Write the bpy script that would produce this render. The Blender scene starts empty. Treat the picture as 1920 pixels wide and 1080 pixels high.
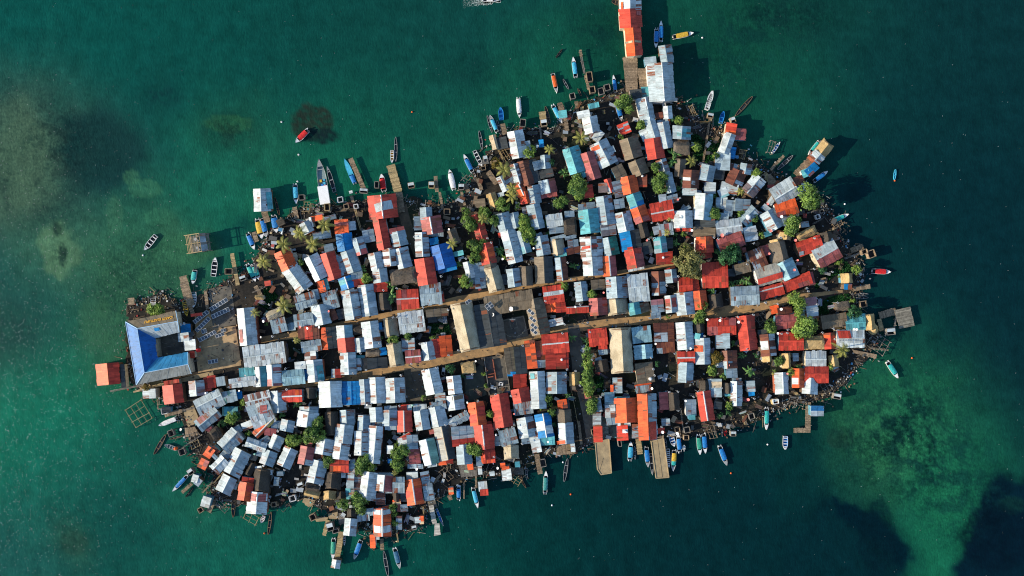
import bpy, bmesh, math, random
from mathutils import Vector, Matrix
random.seed(7)
R = random.Random(11)
scene = bpy.context.scene
COL = scene.collection
CAM_H = 220.0
GZ = 0.5          # level of the island's soil above the water
DATA = """G 1181 17.5 1183 50.8 19.7 20.3 R
P 1193 28 1202 28 7 1 P
G 1181 -12 1181.5 17 19 20 W
P 1167 4 1167.5 18 3 1 O
solar 1180 1 13 5 0
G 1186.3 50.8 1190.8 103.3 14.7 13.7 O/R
P 1172 80 1202 78 2 2 L
G 1246.7 85.8 1251.7 117.5 11.3 11.3 G
G 1241.2 118.7 1246.2 188 27.5 18.7 W
A 1218.7 107.5 1220.3 120.8 10.3 10.3 G L
A 1211.7 163.3 1212.5 185 8.7 8.7 T L
S 1055 207.5 1056.7 220 7.5 6.3 T L
G 964.2 246.7 973.3 295 12.5 15.8 W
S 985 265.8 990 295 7.5 7.5 G R
G 924.2 254.2 930.8 278.3 6.3 3 L
S 939.2 258.3 943.3 278.3 9.2 9.2 K L
G 980.8 302.5 991.7 345.8 10.8 10 N
S 996.7 300 1005 341.7 9.2 7.5 K R
G 964.2 308.3 975 344.2 8.3 5.8 WN
S 950.8 330.8 960 345 10 10 GN R
S 1008.3 301.7 1012.5 316.7 10 6.7 G R
G 1020.8 291.7 1022.5 315 5.8 9.2 G
S 1023.3 318.3 1026.7 331.7 15 11.7 K L
G 1026.7 337.5 1031.7 360 16.7 12.5 G/P
A 1028.1 361.2 1029.4 368.8 14.4 15 P D
G 1067.5 278.3 1081.7 323.3 12.5 17.5 T
A 1087.5 323.3 1093.3 333.3 14.2 10 T L
G 1100 286.7 1115 335 12.5 12.5 P
G 1122.5 266.7 1143.3 308.3 18.3 15.8 W
P 1109 281 1123 276 4 4 O
P 1143.3 275 1148.3 286.7 7.5 7.5 GN R
G 1105.8 220 1111.7 248.3 14.2 12.5 W
A 1111.7 246.7 1126.7 258.3 10 10 W D
S 1093.3 208.3 1095.8 220 10.8 10.8 W L
S 1111.7 194.2 1113.3 201.7 9.2 10 T U
G 938.3 331.7 950 356.7 7.5 3.3 W
A 938.3 361.7 940 367.5 5 5 W L
G 973.3 346.7 981.7 365 10 7.5 OR
S 1014.2 262.5 1015.8 275 3.7 3.7 B L
G 1210 183.3 1218.3 221.7 17.5 9.2 W
A 1191.7 168.3 1193.3 185 10 10 K L
P 1218.3 199.2 1220.8 220 7.5 6.7 G R
G 1218.3 224.2 1229.2 260 10 7.5 W
A 1205 243.3 1213.3 261.7 6.7 6.7 W L
G 1225 260 1230.8 296.7 15.8 15.8 R
G 1242.5 230 1251.7 276.7 11.7 10 W
A 1241.7 225 1243.3 235 10 13.3 G U
S 1235 211.7 1236.7 221.7 5.8 6.7 N L
G 1251.7 200 1253.3 221.7 7.5 6.7 W
G 1279.2 237.5 1277.5 260 16.7 15.8 GT
S 1277.5 260 1277.5 290 15 15 H D
G 1176.7 260 1187.5 295.8 15 18.3 D
G 1191.7 301.7 1201.7 326.7 14.2 15.8 D
S 1155.8 311.7 1166.7 333.3 10 10 D R
G 1275.8 298.3 1273.3 330 8.3 10 H
S 1166.7 231.7 1174.2 250 10 10 RG L
G 1370.8 251.7 1358.3 286.7 10 8.3 W
A 1375.8 276.7 1371.7 296.7 4.2 4.2 B R
S 1355.8 286.7 1354.2 318.3 13.3 13.3 G L
S 1388.3 241.7 1386.7 261.7 8.3 10 P R
S 1371.7 231.7 1368.3 250 8.3 10 OR L
G 1330 310.8 1324.2 338.3 13.3 11.7 G
A 1350 318.3 1346.7 335 9.2 9.2 K R
S 1331.7 342.5 1330.8 361.7 9.2 10 W L
G 1296.7 320 1295 351.7 14.2 14.2 NW
G 1385.8 320.8 1374.2 346.7 15 15 NW2
A 1377.5 308.3 1375 320 10 8.3 GN U
S 1370 344.2 1365.8 361.7 15.8 15 W L
G 1400 308.3 1396.7 325 10 10 GN
G 1425 333.3 1401.7 361.7 12.5 13.3 WN
G 1240 300 1248.3 326.7 10 8.3 WN
G 1250 326.7 1258.3 360 5 9.2 G
G 1138.3 336.7 1146.7 360 5 6.7 RG
G 1176.7 331.7 1183.3 361.7 13.3 15 O
A 1203.3 328.3 1203.3 350 8.3 9.2 NR L
G 1555 268.3 1538.3 289.2 12.5 10 HL
G 1538.3 289.2 1528.3 300.8 12.5 10 W
S 1530.8 309.2 1513.3 325 6.7 7.5 B R
S 1516.7 321.7 1505 326.7 6.7 6.7 T L
S 657.5 358.3 658.3 361.7 2.3 2.3 W L
S 528.3 433.3 529.2 433.5 5 5 W L
S 523.3 411.7 528.3 421.7 5.8 5.8 D R
G 488.3 355 490 395 12.5 17.5 W
P 503.3 360 506.7 391.7 4.2 5 T R
G 570.8 417.5 580 435 10 8.3 W
G 582.5 408.3 586.7 424.2 2.5 0.8 W
S 593.3 405 595 413.3 10.3 10.3 O L
S 616.7 405 618.3 411.7 11.7 11.7 GN R
S 603.3 435 605 446.7 16.7 15 G R
S 639.2 412.5 640.8 437.5 11.7 12.5 OP L
G 642.5 439.2 646.7 469.2 12.5 15 B
S 659.2 415.8 660.8 430.8 5.8 5.8 W R
S 689.2 431.7 693.3 453.3 10 10 G R
G 668.3 446.7 676.7 476.7 8.3 11.7 GR2
G 526.7 471.7 540.8 503.3 12.5 16.7 OPR
A 550 475 553.3 491.7 6.7 5 L R
G 540.8 503.3 570 543.3 13.3 18.3 W
P 571.2 533.8 572.5 538.8 3.1 3.8 G R
G 580 481.7 600 523.3 9.2 16.7 W
G 611.7 475 626.7 522.5 10.8 14.2 RWP
A 615.8 458.3 619.2 476.7 8.3 7.5 G R
S 633.3 478.3 646.7 518.3 10 10 G R
G 649.2 471.7 662.5 509.2 10 15 G
A 668.3 508.3 670 524.2 10 10 G R
G 646.7 520 653.3 540 12.5 12.5 BT
A 670 524.2 671.7 536.7 10 10 R R
A 650 542.5 651.2 546.2 11.2 12.5 G U
G 714.2 366.7 718.3 408.3 25 27.5 R
P 704 391.5 736 383 8 8 W
G 708.3 405 720 466.7 10 12.5 R
A 732.5 440 733.3 446.7 3.3 3.3 N R
G 745 435 750.8 460 13.3 13.3 G
A 746.7 426.7 748.3 435 16.7 10 P R
A 742.5 460 743.3 465 8.3 6.7 O L
G 748.3 466.7 756.7 501.7 9.2 15.8 WG
G 730 466.7 733.3 497.5 13.3 9.2 WN
G 701.7 475 707.5 504.2 10.8 11.7 W
G 710.8 505 714.2 528.3 12.5 13.3 W
G 732.5 520.8 778.3 514.2 13.3 14.2 H
G 798.3 390 800 410 10 10 G
G 805.8 407.5 810.8 437.5 16.7 19.2 PP
A 815.8 436.7 815.8 442.5 15.8 15 G D
A 784.2 406.7 785 430.8 7.5 7.5 G R
G 790.8 436.7 793.3 480 12.5 11.7 WN
S 812.5 446.7 815 457.5 7.5 7.5 B R
G 822.5 460 834.2 501.7 15.8 20.8 E
A 838.3 501.7 840 508.3 16.7 16.7 B D
A 858.3 471.7 860 479.2 9.2 9.2 TH L
G 795 485 802.5 532.5 17.5 16.7 R
G 843.3 431.7 853.3 456.7 4.2 10.8 H
S 864.2 482.5 865 485 5 5 W L
G 891.7 403.3 905 450 10 10 R
G 910 456.7 918.3 493.3 15 12.5 RO
G 920 363.3 928.3 388.3 8.3 8.3 HL
S 903.3 373.3 905 387.5 13.3 5 D L
G 940.8 400.8 948.3 431.7 11.7 13.3 G
G 962.5 400 968.3 426.7 8.3 8.3 GW
S 935 398.3 935 405 10 10 H U
G 951.7 431.7 966.7 491.7 13.3 13.3 WG
A 937.5 436.7 940 443.3 3.3 3.3 R L
G 975 433.3 986.7 473.3 8.3 10 GT
G 984.2 360 989.2 380 11.7 6.7 OR
G 876.7 491.7 883.3 520 7.5 6.7 W
S 886.7 520 889.2 540 6.7 6.7 G R
S 896.7 493.3 901.7 540 9.2 9.2 G R
G 920 501.7 931.7 545 14.2 14.2 HC
S 926.7 488.3 928.3 498.3 20 3.3 H R
G 960.8 505 965 536.7 10.8 11.7 G
A 946.7 515 948.3 533.3 5 5 K L
S 985.8 500 987.5 535 12.5 11.7 H L
P 988.3 500.8 989.2 503.3 5.8 5.8 W L
G 998.8 348.8 1003.8 380 9.4 10.6 G
S 1102.5 347.5 1105 370 7.5 7.5 R2 R
S 1130 343.8 1131.2 360 7.5 7.5 GN L
S 1155 340 1162.5 368.8 7.5 7.5 GN R
S 1160 373.8 1162.5 390 8.8 8.8 G R
G 1001.2 383.8 1011.2 427.5 13.8 10 G
A 983.1 388.8 985 400.6 3.8 3.8 W R
G 1053.8 411.2 1025.6 415.6 11.2 11.2 W
S 1049.4 426.2 1050 436.2 6.9 6.9 G R
S 1036.2 427.5 1037.5 437.5 6.2 6.2 GN R
S 1067.5 396.2 1068.1 406.2 8.1 8.1 G R
S 1068.8 407.5 1070 438.8 11.2 10.6 HK D
G 1101.9 393.8 1107.5 436.2 17.5 17.5 T
A 1093.8 383.8 1093.8 392.5 8.8 8.8 GN R
A 1107.5 380 1108.8 391.2 7.5 7.5 GN R
G 1131.2 368.8 1138.8 420 13.8 14.4 G
S 1138.8 421.2 1141.2 441.2 12.5 14.4 WN R
G 1166.9 398.8 1174.4 432.5 14.4 13.8 WG
P 1182.5 420 1183.8 426.2 3.8 5 G R
S 1170 435 1176.2 470 8.8 10 BR L
S 1187.5 431.2 1192.5 466.2 10 10 K R
G 1140 446.2 1146.2 477.5 10.6 15 G/V
G 1107.5 445 1109.4 483.8 19.4 20.6 WN
P 1091 465.5 1121 460.5 2.5 2.5 R
A 1073.8 465 1076.2 475 11.2 12.5 NR R
S 1068.8 442.5 1070 447.5 9.4 10.6 G R
S 1075 450 1076.2 462.5 10 7.5 GN R
G 1041.2 448.8 1046.2 477.5 8.8 13.8 HC2
A 1060 465 1062.5 472.5 6.2 5 B R
A 1050 476.2 1051.2 481.2 10 11.2 T D
S 1046.2 442.5 1047.5 447.5 13.8 13.8 G U
G 1012.5 443.8 1018.8 477.5 11.2 13.8 G
A 1010 437.5 1012.5 443.8 5 5 G R
G 1186.9 364.4 1195.5 389 12.5 13.8 TB
G 1195.5 389.5 1205 415 13 13.8 OP
A 1213.8 392.5 1216.2 413.8 5 3.8 R L
G 1261.9 393.8 1221.9 401.2 18.8 15 R
A 1260 366.2 1263.8 380 8.8 8.8 G R
A 1242.5 365 1243.8 378.8 6.2 5.6 W R
G 1322.5 363.8 1318.8 411.2 17.5 13.8 W/I
A 1293.3 351.7 1293.3 365 12.5 12.5 W L
G 1284.4 396.2 1285 426.2 20 13.1 W
A 1270 427.5 1271.2 433.1 4.4 3.8 R L
A 1286.2 426.2 1286.2 433.1 6.9 8.8 RW D
A 1277.5 392.5 1280 397.5 12.5 16.2 G U
S 1321.2 413.1 1322.5 426.2 18.8 18.8 K L
S 1321.2 426.9 1320 443.8 20 20 D L
G 1322.5 445 1323.8 472.5 17.5 13.1 OR2
A 1322.5 471.2 1325 483.8 9.4 10 R R
S 1352.5 355 1358.8 368.8 7.5 8.8 WT L
S 1357.5 371.2 1357.5 391.2 5.6 5.6 WC L
S 1348.8 371.2 1348.8 390 5 3.8 G L
S 1372.5 376.2 1371.2 393.8 10 10 G R
S 1392.5 373.8 1391.2 395 12.5 13.8 G R
S 1365 391.2 1365 405 6.2 6.9 G R
G 1390 422.5 1343.8 428.8 13.8 13.8 WS
A 1353.8 400 1352.5 412.5 8.8 12.5 G D
G 1415 391.2 1391.2 415 7.5 11.2 G
A 1403.8 415 1405 423.8 5 5 T R
S 1403.8 426.2 1408.8 451.2 10 12.5 WC R
G 1391.2 442.5 1347.5 458.8 10 16.2 P
S 1395 465 1396.2 472.5 2.5 2.5 P R
G 1202.5 417.5 1210 443.8 8.8 8.1 HK
G 1237.5 445 1241.2 472.5 12.5 10 TG
A 1255 446.2 1256.2 465 6.2 5 K R
S 1228.8 425 1232.5 438.8 5 5 W R
S 1250 420 1252.5 440 15 10 GP U
G 1492.5 350 1453.8 373.8 21.2 15 W2
A 1490 340 1506.7 335 6.7 8.3 N R
A 1500 351.2 1498.8 358.8 6.2 5 B R
A 1442.5 373.8 1450 378.8 7.5 7.5 W L
S 1510 346.2 1506.2 356.2 6.2 7.5 W R
G 1493.8 386.2 1456.2 397.5 13.8 12.5 OP2
G 1440 396.2 1457.5 427.5 16.2 13.8 W3
A 1440 387.5 1435 393.8 7.5 7.5 W R
A 1437.5 435 1440 442.5 5 7.5 T R
S 1481.2 403.8 1485 420 15 15 G R
S 1508.8 416.2 1510 425 6.2 6.2 G R
S 1475 436.2 1473.8 448.8 8.8 7.5 HL R
G 1530 430 1497.5 446.2 7.5 7.5 HL
S 1548.8 436.2 1551.2 452.5 11.2 10 HK R
S 1456.2 448.8 1457.5 455 8.8 7.5 HL R
G 1018.8 482.5 1021.2 530 16.2 16.2 D/K
G 1050 483.8 1055 525 9.4 10 G/N
G 1110 483.1 1111.9 515.6 16.9 18.1 W
G 1141.9 481.2 1145 516.2 12.5 11.2 O/P
G 1186.9 467.5 1193.8 501.2 16.2 15 R/P
A 1208.8 455 1215 475 8.8 10 K L
A 1191.2 500 1192.5 506.2 13.8 15 W D
P 1196.2 465 1196.2 475 7.5 6.2 R R
G 1055.6 550 1020 555 16.2 15 R
P 1019 551.7 1056 546.2 3 3.6 W
S 1050.6 568.1 1051.9 585 8.8 8.8 R R
G 1088.8 529.4 1093.1 563.1 11.9 10 G
S 1121.2 525 1122.5 542.5 12.5 11.9 D R
G 1155 520 1157.5 557.5 18.8 20 GRb
G 1215 536.2 1178.8 540 23.8 26.9 WB
G 1153.8 559.4 1157.5 588.8 15.6 20.6 HC2
G 1120 560 1121.9 590 15 16.2 PR2
G 1102.5 573.8 1062.5 576.2 0 11.2 R4
G 1187.5 568.8 1191.2 588.8 9.4 10 T
S 1203.8 568.8 1208.8 585 7.5 11.2 D R
S 1246.2 472.5 1247.5 495 15 13.8 R R
P 1233.8 476.2 1234.4 480.6 5.6 5.6 G L
G 1258.8 506.2 1261.2 528.8 11.9 8.1 GR3
A 1256.2 502.5 1257.5 506.2 8.8 8.8 NR R
G 1234.4 510 1236.2 552.5 12.5 11.9 NG
G 1297.5 535 1273.8 536.2 15 11.2 R3
S 1301.2 522.5 1303.8 545 7.5 6.9 R R
G 1363.8 517.5 1317.5 518.8 25.6 20.6 R5
A 1367.5 505 1368.8 517.5 7.5 8.8 K R
G 1405 497.5 1378.8 503.8 6.2 11.2 D
G 1433.8 481.2 1410 491.2 20 15 NW3
A 1402.5 473.8 1407.5 492.5 4.4 4.4 G L
A 1431.2 461.2 1436.2 478.8 7.5 8.8 P R
G 1422.5 552.5 1371.2 555 16.2 17.5 G4
G 1283.1 549.4 1287.5 588.8 17.5 15.6 W
A 1306.2 585 1307.5 587.5 5 5 L D
G 1311.2 546.2 1315 578.8 11.2 11.2 OB
G 1341.2 552.5 1343.8 576.2 12.5 11.9 HK2
G 1256.9 555 1260 585 10 8.8 WR
S 1230 562.5 1232.5 585 9.4 12.5 GRw R
S 1228.8 586.2 1230 596.2 7.5 8.8 G R
G 1538.3 448.3 1495 463.3 7.5 18.3 R6
P 1501.7 471.7 1503.3 478.3 4.2 4.2 G D
G 1570 465 1531.7 486.7 19.2 18.3 W/P
S 1458.3 453.3 1466.7 488.3 14.2 12.5 H R
G 1467.5 491.7 1481.7 521.7 11.7 18.3 T3
G 1463.3 510 1420.8 522.5 18.3 15 L
P 1420 529 1466 515 5.5 5.5 R
G 1518.3 515 1470 530.8 5 16.7 RP2
A 1518.3 511.7 1523.3 533.3 5 5 P R
G 1466.7 535.8 1425 546.7 5 15 R7
S 1520 558.3 1525 596.7 10 10 WP2 R
S 1506.7 563.3 1510.8 596.7 8.3 6.7 GN R
G 1493.3 601.7 1455.8 605 12.5 11.7 P4
S 1451.7 573.3 1455 586.7 7.5 6.7 OB L
S 1470 576.7 1471.7 588.3 11.7 13.3 N R
G 1586.7 598.3 1541.7 605 11.7 11.7 D
G 1621.7 604.2 1586.7 605.8 15 13.3 T
S 1628.3 590 1631.7 618.3 8.3 10 HL R
G 1593.3 573.3 1568.3 576.7 8.3 6.7 H
A 1562.5 572.5 1563.3 575 3.3 3.3 W L
S 1588.3 513.3 1589.2 530 7.5 9.2 HL R
S 1590 533.3 1590 541.7 6.7 6.7 B D
G 457.5 578.8 463.8 646.2 12.5 18.8 W
P 452.5 617.5 455 642.5 5 2.5 P L
G 591.2 560 555 570 13.8 11.2 G5
A 588.8 543.8 592.5 561.2 3.8 6.2 G R
G 631.2 558.8 607.5 566.2 15.6 15.6 G
A 621.2 580 628.8 598.8 5 5 N L
G 598.8 572.5 606.2 607.5 15 13.8 W
G 586.2 597.5 552.5 602.5 11.2 11.2 G
G 535 606.2 510 612.5 11.2 13.8 G
A 543.8 606.2 545 618.8 7.5 8.8 G D
A 541.2 596.2 543.8 605 7.5 6.2 K R
G 527.5 582.5 500 595 7.5 8.8 HC
G 655 545 663.8 597.5 15 13.8 WG
A 638.8 580 642.5 597.5 7.5 7.5 K R
S 600 527.5 605 547.5 6.2 6.2 OL L
S 607.5 523.8 612.5 542.5 3.8 5 T R
S 576.2 611.2 577.5 635 17.5 21.2 NR D
S 607.5 615 608.8 655 5 5.6 O L
S 620 613.8 625 652.5 8.8 8.8 K R
S 501.2 527.5 502.5 535 5 5 RG L
S 478.8 556.2 492.5 556.2 2.5 5 HL U
G 685 535 693.1 591.2 13.8 15 WG2
A 713.8 528.8 715 546.2 12.5 11.2 R9 R
G 717.5 550 720 580 9.4 13.8 HK2
G 783.8 558.8 745 561.2 16.2 18.8 RP3
G 826.2 548.8 788.8 552.5 18.8 20 GB
A 826.2 547.5 828.8 565 3.8 3.8 RG R
G 726.2 597.5 730.6 631.2 7.5 16.9 HC
G 795 603.8 749.4 610 22.5 16.2 W4
G 678.8 616.2 662.5 618.8 7.5 8.8 HK3
S 818.8 580 820 592.5 20 20 D R
S 810 593.8 811.2 603.8 7.5 7.5 K R
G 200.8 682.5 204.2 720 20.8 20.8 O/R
S 347.5 608.3 348.3 623.3 8.3 8.3 B R
S 343.3 625 345 639.2 9.2 9.2 W L
S 355 637.5 356.7 655.8 10 10 W L
S 359.2 659.2 360 670.8 4.2 4.2 R L
S 356.7 624.2 359.2 630 4.2 4.2 K R
S 368.3 588.3 368.7 591.7 10 10 R U
G 862.5 568.8 881.9 656.2 17.5 21.9 HC
G 912.5 570 925.6 648.8 23.8 23.8 KW
G 998.8 560.6 910 575 17.5 16.2 DN
G 1000 561.2 1012.5 626.2 15 18.8 DE
A 1029.4 568.8 1030.6 585 7.5 11.2 O L
S 1041.2 598.1 1043.8 610 12.5 12.5 W5 L
G 1065 641.9 1017.5 646.2 17.5 17.5 R10
S 1042.5 661.2 1043.1 691.2 18.8 17.5 R11 R
S 1062.5 662.5 1063.1 691.2 2.5 2.5 R R
G 1137.5 631.2 1105 635 16.2 14.4 R12
A 1130 646.2 1130.6 655 7.5 7.5 R D
S 1130.6 656.9 1131.2 663.8 7.5 7.5 G D
S 1126.2 676.2 1130 696.2 11.2 12.5 HK R
S 1121.2 671.2 1123.8 677.5 5 5 GN R
G 1165 616.2 1169.4 698.8 21.9 17.5 HC3
G 1220 627.5 1186.9 631.2 16.2 12.5 T4
G 1208.8 647.5 1211.2 671.2 20 12.5 T5
S 1242.5 606.2 1243.8 640 16.2 20 NW4 R
S 1246.2 642.5 1247.5 661.2 15 17.5 NG2 D
G 1283.8 605 1288.1 653.8 16.2 13.1 W6
A 1307.5 625 1308.1 637.5 7.5 10 B L
G 1301.9 670.6 1271.2 671.2 10.6 10 R13
A 1287.5 657.5 1287.8 660 16.2 10 K R
G 1287.5 681.2 1286.2 716.2 13.8 12.5 G
G 1378.8 611.2 1327.5 611.9 14.4 15.6 RP4
G 1320 635 1321.2 681.9 16.2 10 W
P 1302 653.5 1317 653.5 6 6 O
P 1303 629 1312 631 5 6 T
S 1356.2 626.2 1356.9 652.5 13.8 11.2 G L
G 1311.9 603.8 1313.8 623.8 11.2 7.5 HK
G 1398.8 592.5 1406.2 655 17.5 13.8 R14
G 1440 627.5 1443.8 666.2 15 11.2 NW5
A 1428.8 618.8 1430 627.5 7.5 7.5 K L
S 1440 666.2 1441.2 677.5 10 10 HL L
G 1363.1 658.8 1364.4 690 7.5 17.5 NB
A 1357.5 678.8 1358.1 687.5 15 15 W L
A 1371.9 690 1372.5 707.5 9.4 9.4 G R
G 1505.6 639.1 1461.1 639.1 16 16.8 R15
G 1547.2 638.3 1509.3 638.3 7.3 16 HL3
G 1556.7 625.2 1558.9 652.9 11.7 7.3 RO2
G 1619.4 634 1569.8 634 14.6 16.8 W
P 1570 627 1594 627 7 7 R
S 1476.5 663.1 1477.9 689.4 10.2 8 HL4 L
S 1491.8 663.1 1492.5 676.3 4.4 4.4 G R
G 1547.9 673.3 1511.5 673.3 14.6 15.3 W7
G 1562.5 667.5 1565.4 687.9 8.8 7.3 HT
A 1564 687.9 1568.3 695.2 4.4 5.8 GN R
G 1552.3 701 1510 701 13.1 16 R16
G 1520.9 709.8 1518.8 737.5 14.6 12.4 W8
G 1467.7 699.6 1469.2 737.5 14.6 8.8 W9
G 1498.3 692.3 1498.3 725.8 13.1 9.5 OW
S 228.8 683.8 231.9 726.2 3.1 3.1 K R
S 279.4 730 280 746.2 11.2 11.2 W L
G 323.8 722.5 327.5 755 18.8 16.2 R17
A 321.2 713.8 322.5 722.5 13.8 13.8 R U
G 366.2 715 368.8 741.2 11.9 15 WPk
A 387.5 708.8 391.2 732.5 5.6 5 RW L
G 533.1 660 457.5 670 18.8 18.8 W10
A 461.9 690 463.8 705 13.8 13.8 T U
G 478.8 712.5 430.6 718.8 6.9 8.8 W11
G 486.2 688.8 488.8 723.8 7.5 12.5 W/T
G 509.4 685 511.2 722.5 8.8 16.2 WP3
G 570 705 530 709.4 13.1 13.1 T6
A 571.9 693.8 573.1 712.5 2.5 3.1 B R
A 562.5 678.8 563.8 691.2 9.4 9.4 W L
G 587.5 676.2 591.2 715 12.5 15.6 WG4
A 581.2 658.8 582.5 676.2 10 10 WN3 L
P 600 685 603.8 712.5 6.2 5 T R
G 601.2 646.2 566.2 651.2 9.4 9.4 G6
S 412.5 707.5 415 722.5 7.5 7.5 G D
S 395 705 396.9 726.2 6.2 7.5 RB R
G 442.5 741.2 417.5 746.2 10 10 GA
A 447.5 735 448.8 747.5 3.8 5 B R
G 506.2 743.8 461.2 755 12.5 10 WN4
G 565 742.5 530 743.8 11.2 10 RO3
A 565 731.2 565 745 2.5 2.5 G R
S 580 728.8 580 746.2 8.8 11.2 HK R
G 645 611.2 646.9 635 13.8 15 W/I
G 646.9 635 649.4 659.4 13.8 16.2 R18
G 673.8 635 676.2 658.8 8.8 8.8 WG5
G 693.8 603.8 700 651.2 16.2 13.8 W13
A 710 606.2 711.2 617.5 3.8 5 B R
A 673.8 631.2 675 633.8 10 10 D U
G 651.9 662.5 653.8 701.2 13.8 13.8 WG6
A 671.2 672.5 671.9 693.8 5 5 W L
A 633.8 692.5 634.4 707.5 5 5 R R
S 682.5 672.5 683.1 692.5 5.6 5.6 K R
G 712.5 660 686.2 661.2 8.1 7.5 HP
A 677.5 667.5 677.5 671.2 8.8 8.8 T U
S 717.5 652.5 718.8 665 5 5 B R
S 707.5 671.2 708.8 690 18.8 17.5 K R
G 736.2 643.8 742.5 686.2 11.2 15 HC
S 765 635 766.2 657.5 11.2 11.2 GN4 L
G 787.5 667.5 761.2 670 11.2 11.2 P3
G 800 642.5 805 673.8 10 11.2 W14
A 788.8 660 791.2 676.2 3.1 3.8 G R
S 817.5 636.2 821.2 670 7.5 8.8 R19 R
S 832.5 630 836.2 667.5 8.8 12.5 O3 R
S 626.2 692.5 626.2 707.5 3.8 3.8 G L
G 618.8 716.2 620.6 762.5 21.2 20 W15
G 657.5 716.2 658.8 757.5 17.5 17.5 B2
G 682.5 712.5 685 757.5 7.5 8.8 G
G 703.8 708.8 706.2 755 11.9 16.2 W16
G 738.8 710 741.2 753.8 16.2 18.1 W17
G 805 692.5 815 737.5 14.4 15.6 W18
A 825 737.5 826.2 755 8.8 8.8 GN L
G 890 687.5 866.2 691.2 10 10 HL5
S 953.8 652.5 961.2 700 8.8 10 D R
S 972.5 651.2 977.5 700 8.8 11.2 KB R
S 961.2 698.1 961.2 704.4 9.4 9.4 B D
S 993.8 638.8 1000 690 10 7.5 OB2 L
S 1010 640 1015 677.5 8.8 8.8 NP R
P 1008.8 640 1008.8 647.5 9.4 8.8 P2 U
S 1013.8 676.2 1015 688.8 8.8 8.8 G R
S 973.8 702.5 975 726.2 11.2 11.9 R20 R
G 972.5 730 977.5 753.8 13.8 17.5 R22
G 1007.5 697.5 1011.2 765 13.8 12.5 W19
P 997.5 700 998.8 710 3.8 3.8 T L
G 848.8 706.2 852.5 737.5 10.6 13.8 W20
G 850 742.5 853.8 767.5 12.5 17.5 W21
P 857.5 741.2 858.8 748.8 10 10 D U
G 835 757.5 807.5 761.2 5 7.5 G
G 1043.8 698.8 1044.4 736.9 18.8 17.5 G7
G 1076.9 699.4 1078.1 722.5 8.8 9.4 HB
S 1078.8 723.8 1080 730 8.8 7.5 HK R
S 1052.5 750 1055 766.2 7.5 8.8 OB3 L
S 1061.2 752.5 1062.5 766.2 5 5 K R
S 1120 772.5 1120 798.8 7.5 6.2 WN6 L
S 1120 747.5 1123.8 771.2 6.2 5 G L
G 1173.8 747.5 1175.6 791.2 21.2 20.6 O4
A 1143.1 736.2 1143.8 757.5 8.8 8.1 T7 R
A 1142.5 760 1143.8 782.5 7.5 10 WN7 L
A 1146.2 783.8 1147.5 795.6 9.4 9.4 G D
A 1166.2 745 1166.2 748.1 13.8 13.8 T U
A 1170 791.2 1170 797.5 11.2 11.2 W D
G 1213.1 739.4 1216.2 823.8 17.5 15.6 O/G
P 1223 790 1224 824 7 7.5 R
A 1193.3 795.8 1193.3 820.8 7 7 GN L
S 1206.2 723.8 1207.5 735 13.8 13.8 GN6 D
S 1205 718.8 1206.2 723.1 14.4 14.4 O U
S 1157.5 708.8 1158.1 736.2 8.1 8.1 GL L
S 1206.2 681.2 1211.2 717.5 15 16.2 D R
S 1147.5 722.5 1147.5 733.8 1.9 1.9 O L
S 1101.2 735 1102.5 746.2 5 5 P L
S 1243.8 736.2 1245.6 767.5 7.5 7.5 P R
G 1262.5 737.5 1265 768.8 9.4 9.4 HK5
G 1322.5 715 1322.5 733.8 8.8 6.9 HK
A 1331.2 711.2 1333.8 735 2.5 2.5 W L
G 1318.8 735 1326.9 787.5 11.9 12.5 R25
S 1343.1 711.2 1343.1 743.8 9.4 9.4 GL L
S 1364.4 718.8 1365 737.5 6.2 6.2 HK R
G 1381.2 716.2 1381.2 760 10 9.4 W22
A 1365 736.9 1365 741.9 5 5 T D
A 1381.2 710 1381.2 716.2 8.1 8.1 G U
S 1295 750 1296.2 778.8 8.8 8.8 G R
S 1296.9 778.8 1297.5 786.2 5.6 5.6 T D
S 1407.5 715 1408.8 733.8 6.9 6.9 G L
S 1408.8 735 1409.4 741.2 5 5 B D
S 1248.1 786.2 1248.8 797.5 6.9 6.9 G L
S 1346.2 753.8 1345 766.2 6.2 7.5 K R
S 1532.5 761.9 1532.5 779.4 11.2 11.2 WBT R
G 413.8 741.2 368.8 763.8 12.5 18.8 W23
G 407.5 771.2 372.5 800 12.5 11.2 GP
A 385 801.2 393.8 806.2 6.2 3.8 P R
A 410 787.5 410 788.8 6.2 5 P R
S 431.2 763.8 431.2 778.8 13.8 13.8 TA U
G 443.8 811.2 417.5 838.8 12.5 17.5 W/GN
A 442.5 800 450 810 5 5 G R
S 406.2 841.2 397.5 851.2 7.5 7.5 N R
G 407.5 805 393.8 815 6.2 13.8 HK
S 311.2 763.8 311.2 772.5 7.5 7.5 K R
G 507.5 766.2 468.8 781.2 21.2 25 GW2
A 465 790 470 802.5 13.8 13.8 W L
A 520 790 520 802.5 11.2 10 G R
P 495.6 758.8 497.5 773.8 6.9 6.9 P R
G 520 733.8 522.5 772.5 12.5 13.8 W26
G 515 782.5 480 817.5 8.8 5 OY
A 507.5 803.8 506.2 816.2 10 10 P R
G 540 788.8 536.2 807.5 11.2 12.5 GS
G 578.8 773.8 575 800 18.8 18.8 W28
G 580 763.8 580 773.8 17.5 16.2 G
G 620 773.8 621.2 816.2 10 12.5 HK2
G 648.8 770 650 796.2 10.6 14.4 G
G 703.8 765 705 790 10 12.5 W32
G 681.2 780 680 807.5 8.8 12.5 G8
A 705 791.2 706.2 798.8 11.9 11.9 G U
G 730 770 730 797.5 11.9 13.8 G9
A 732.5 762.5 732.5 770 11.2 11.2 G U
A 732.5 797.5 732.5 805 10 10 G D
G 756.9 771.2 758.1 808.8 12.5 13.8 RF
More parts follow.
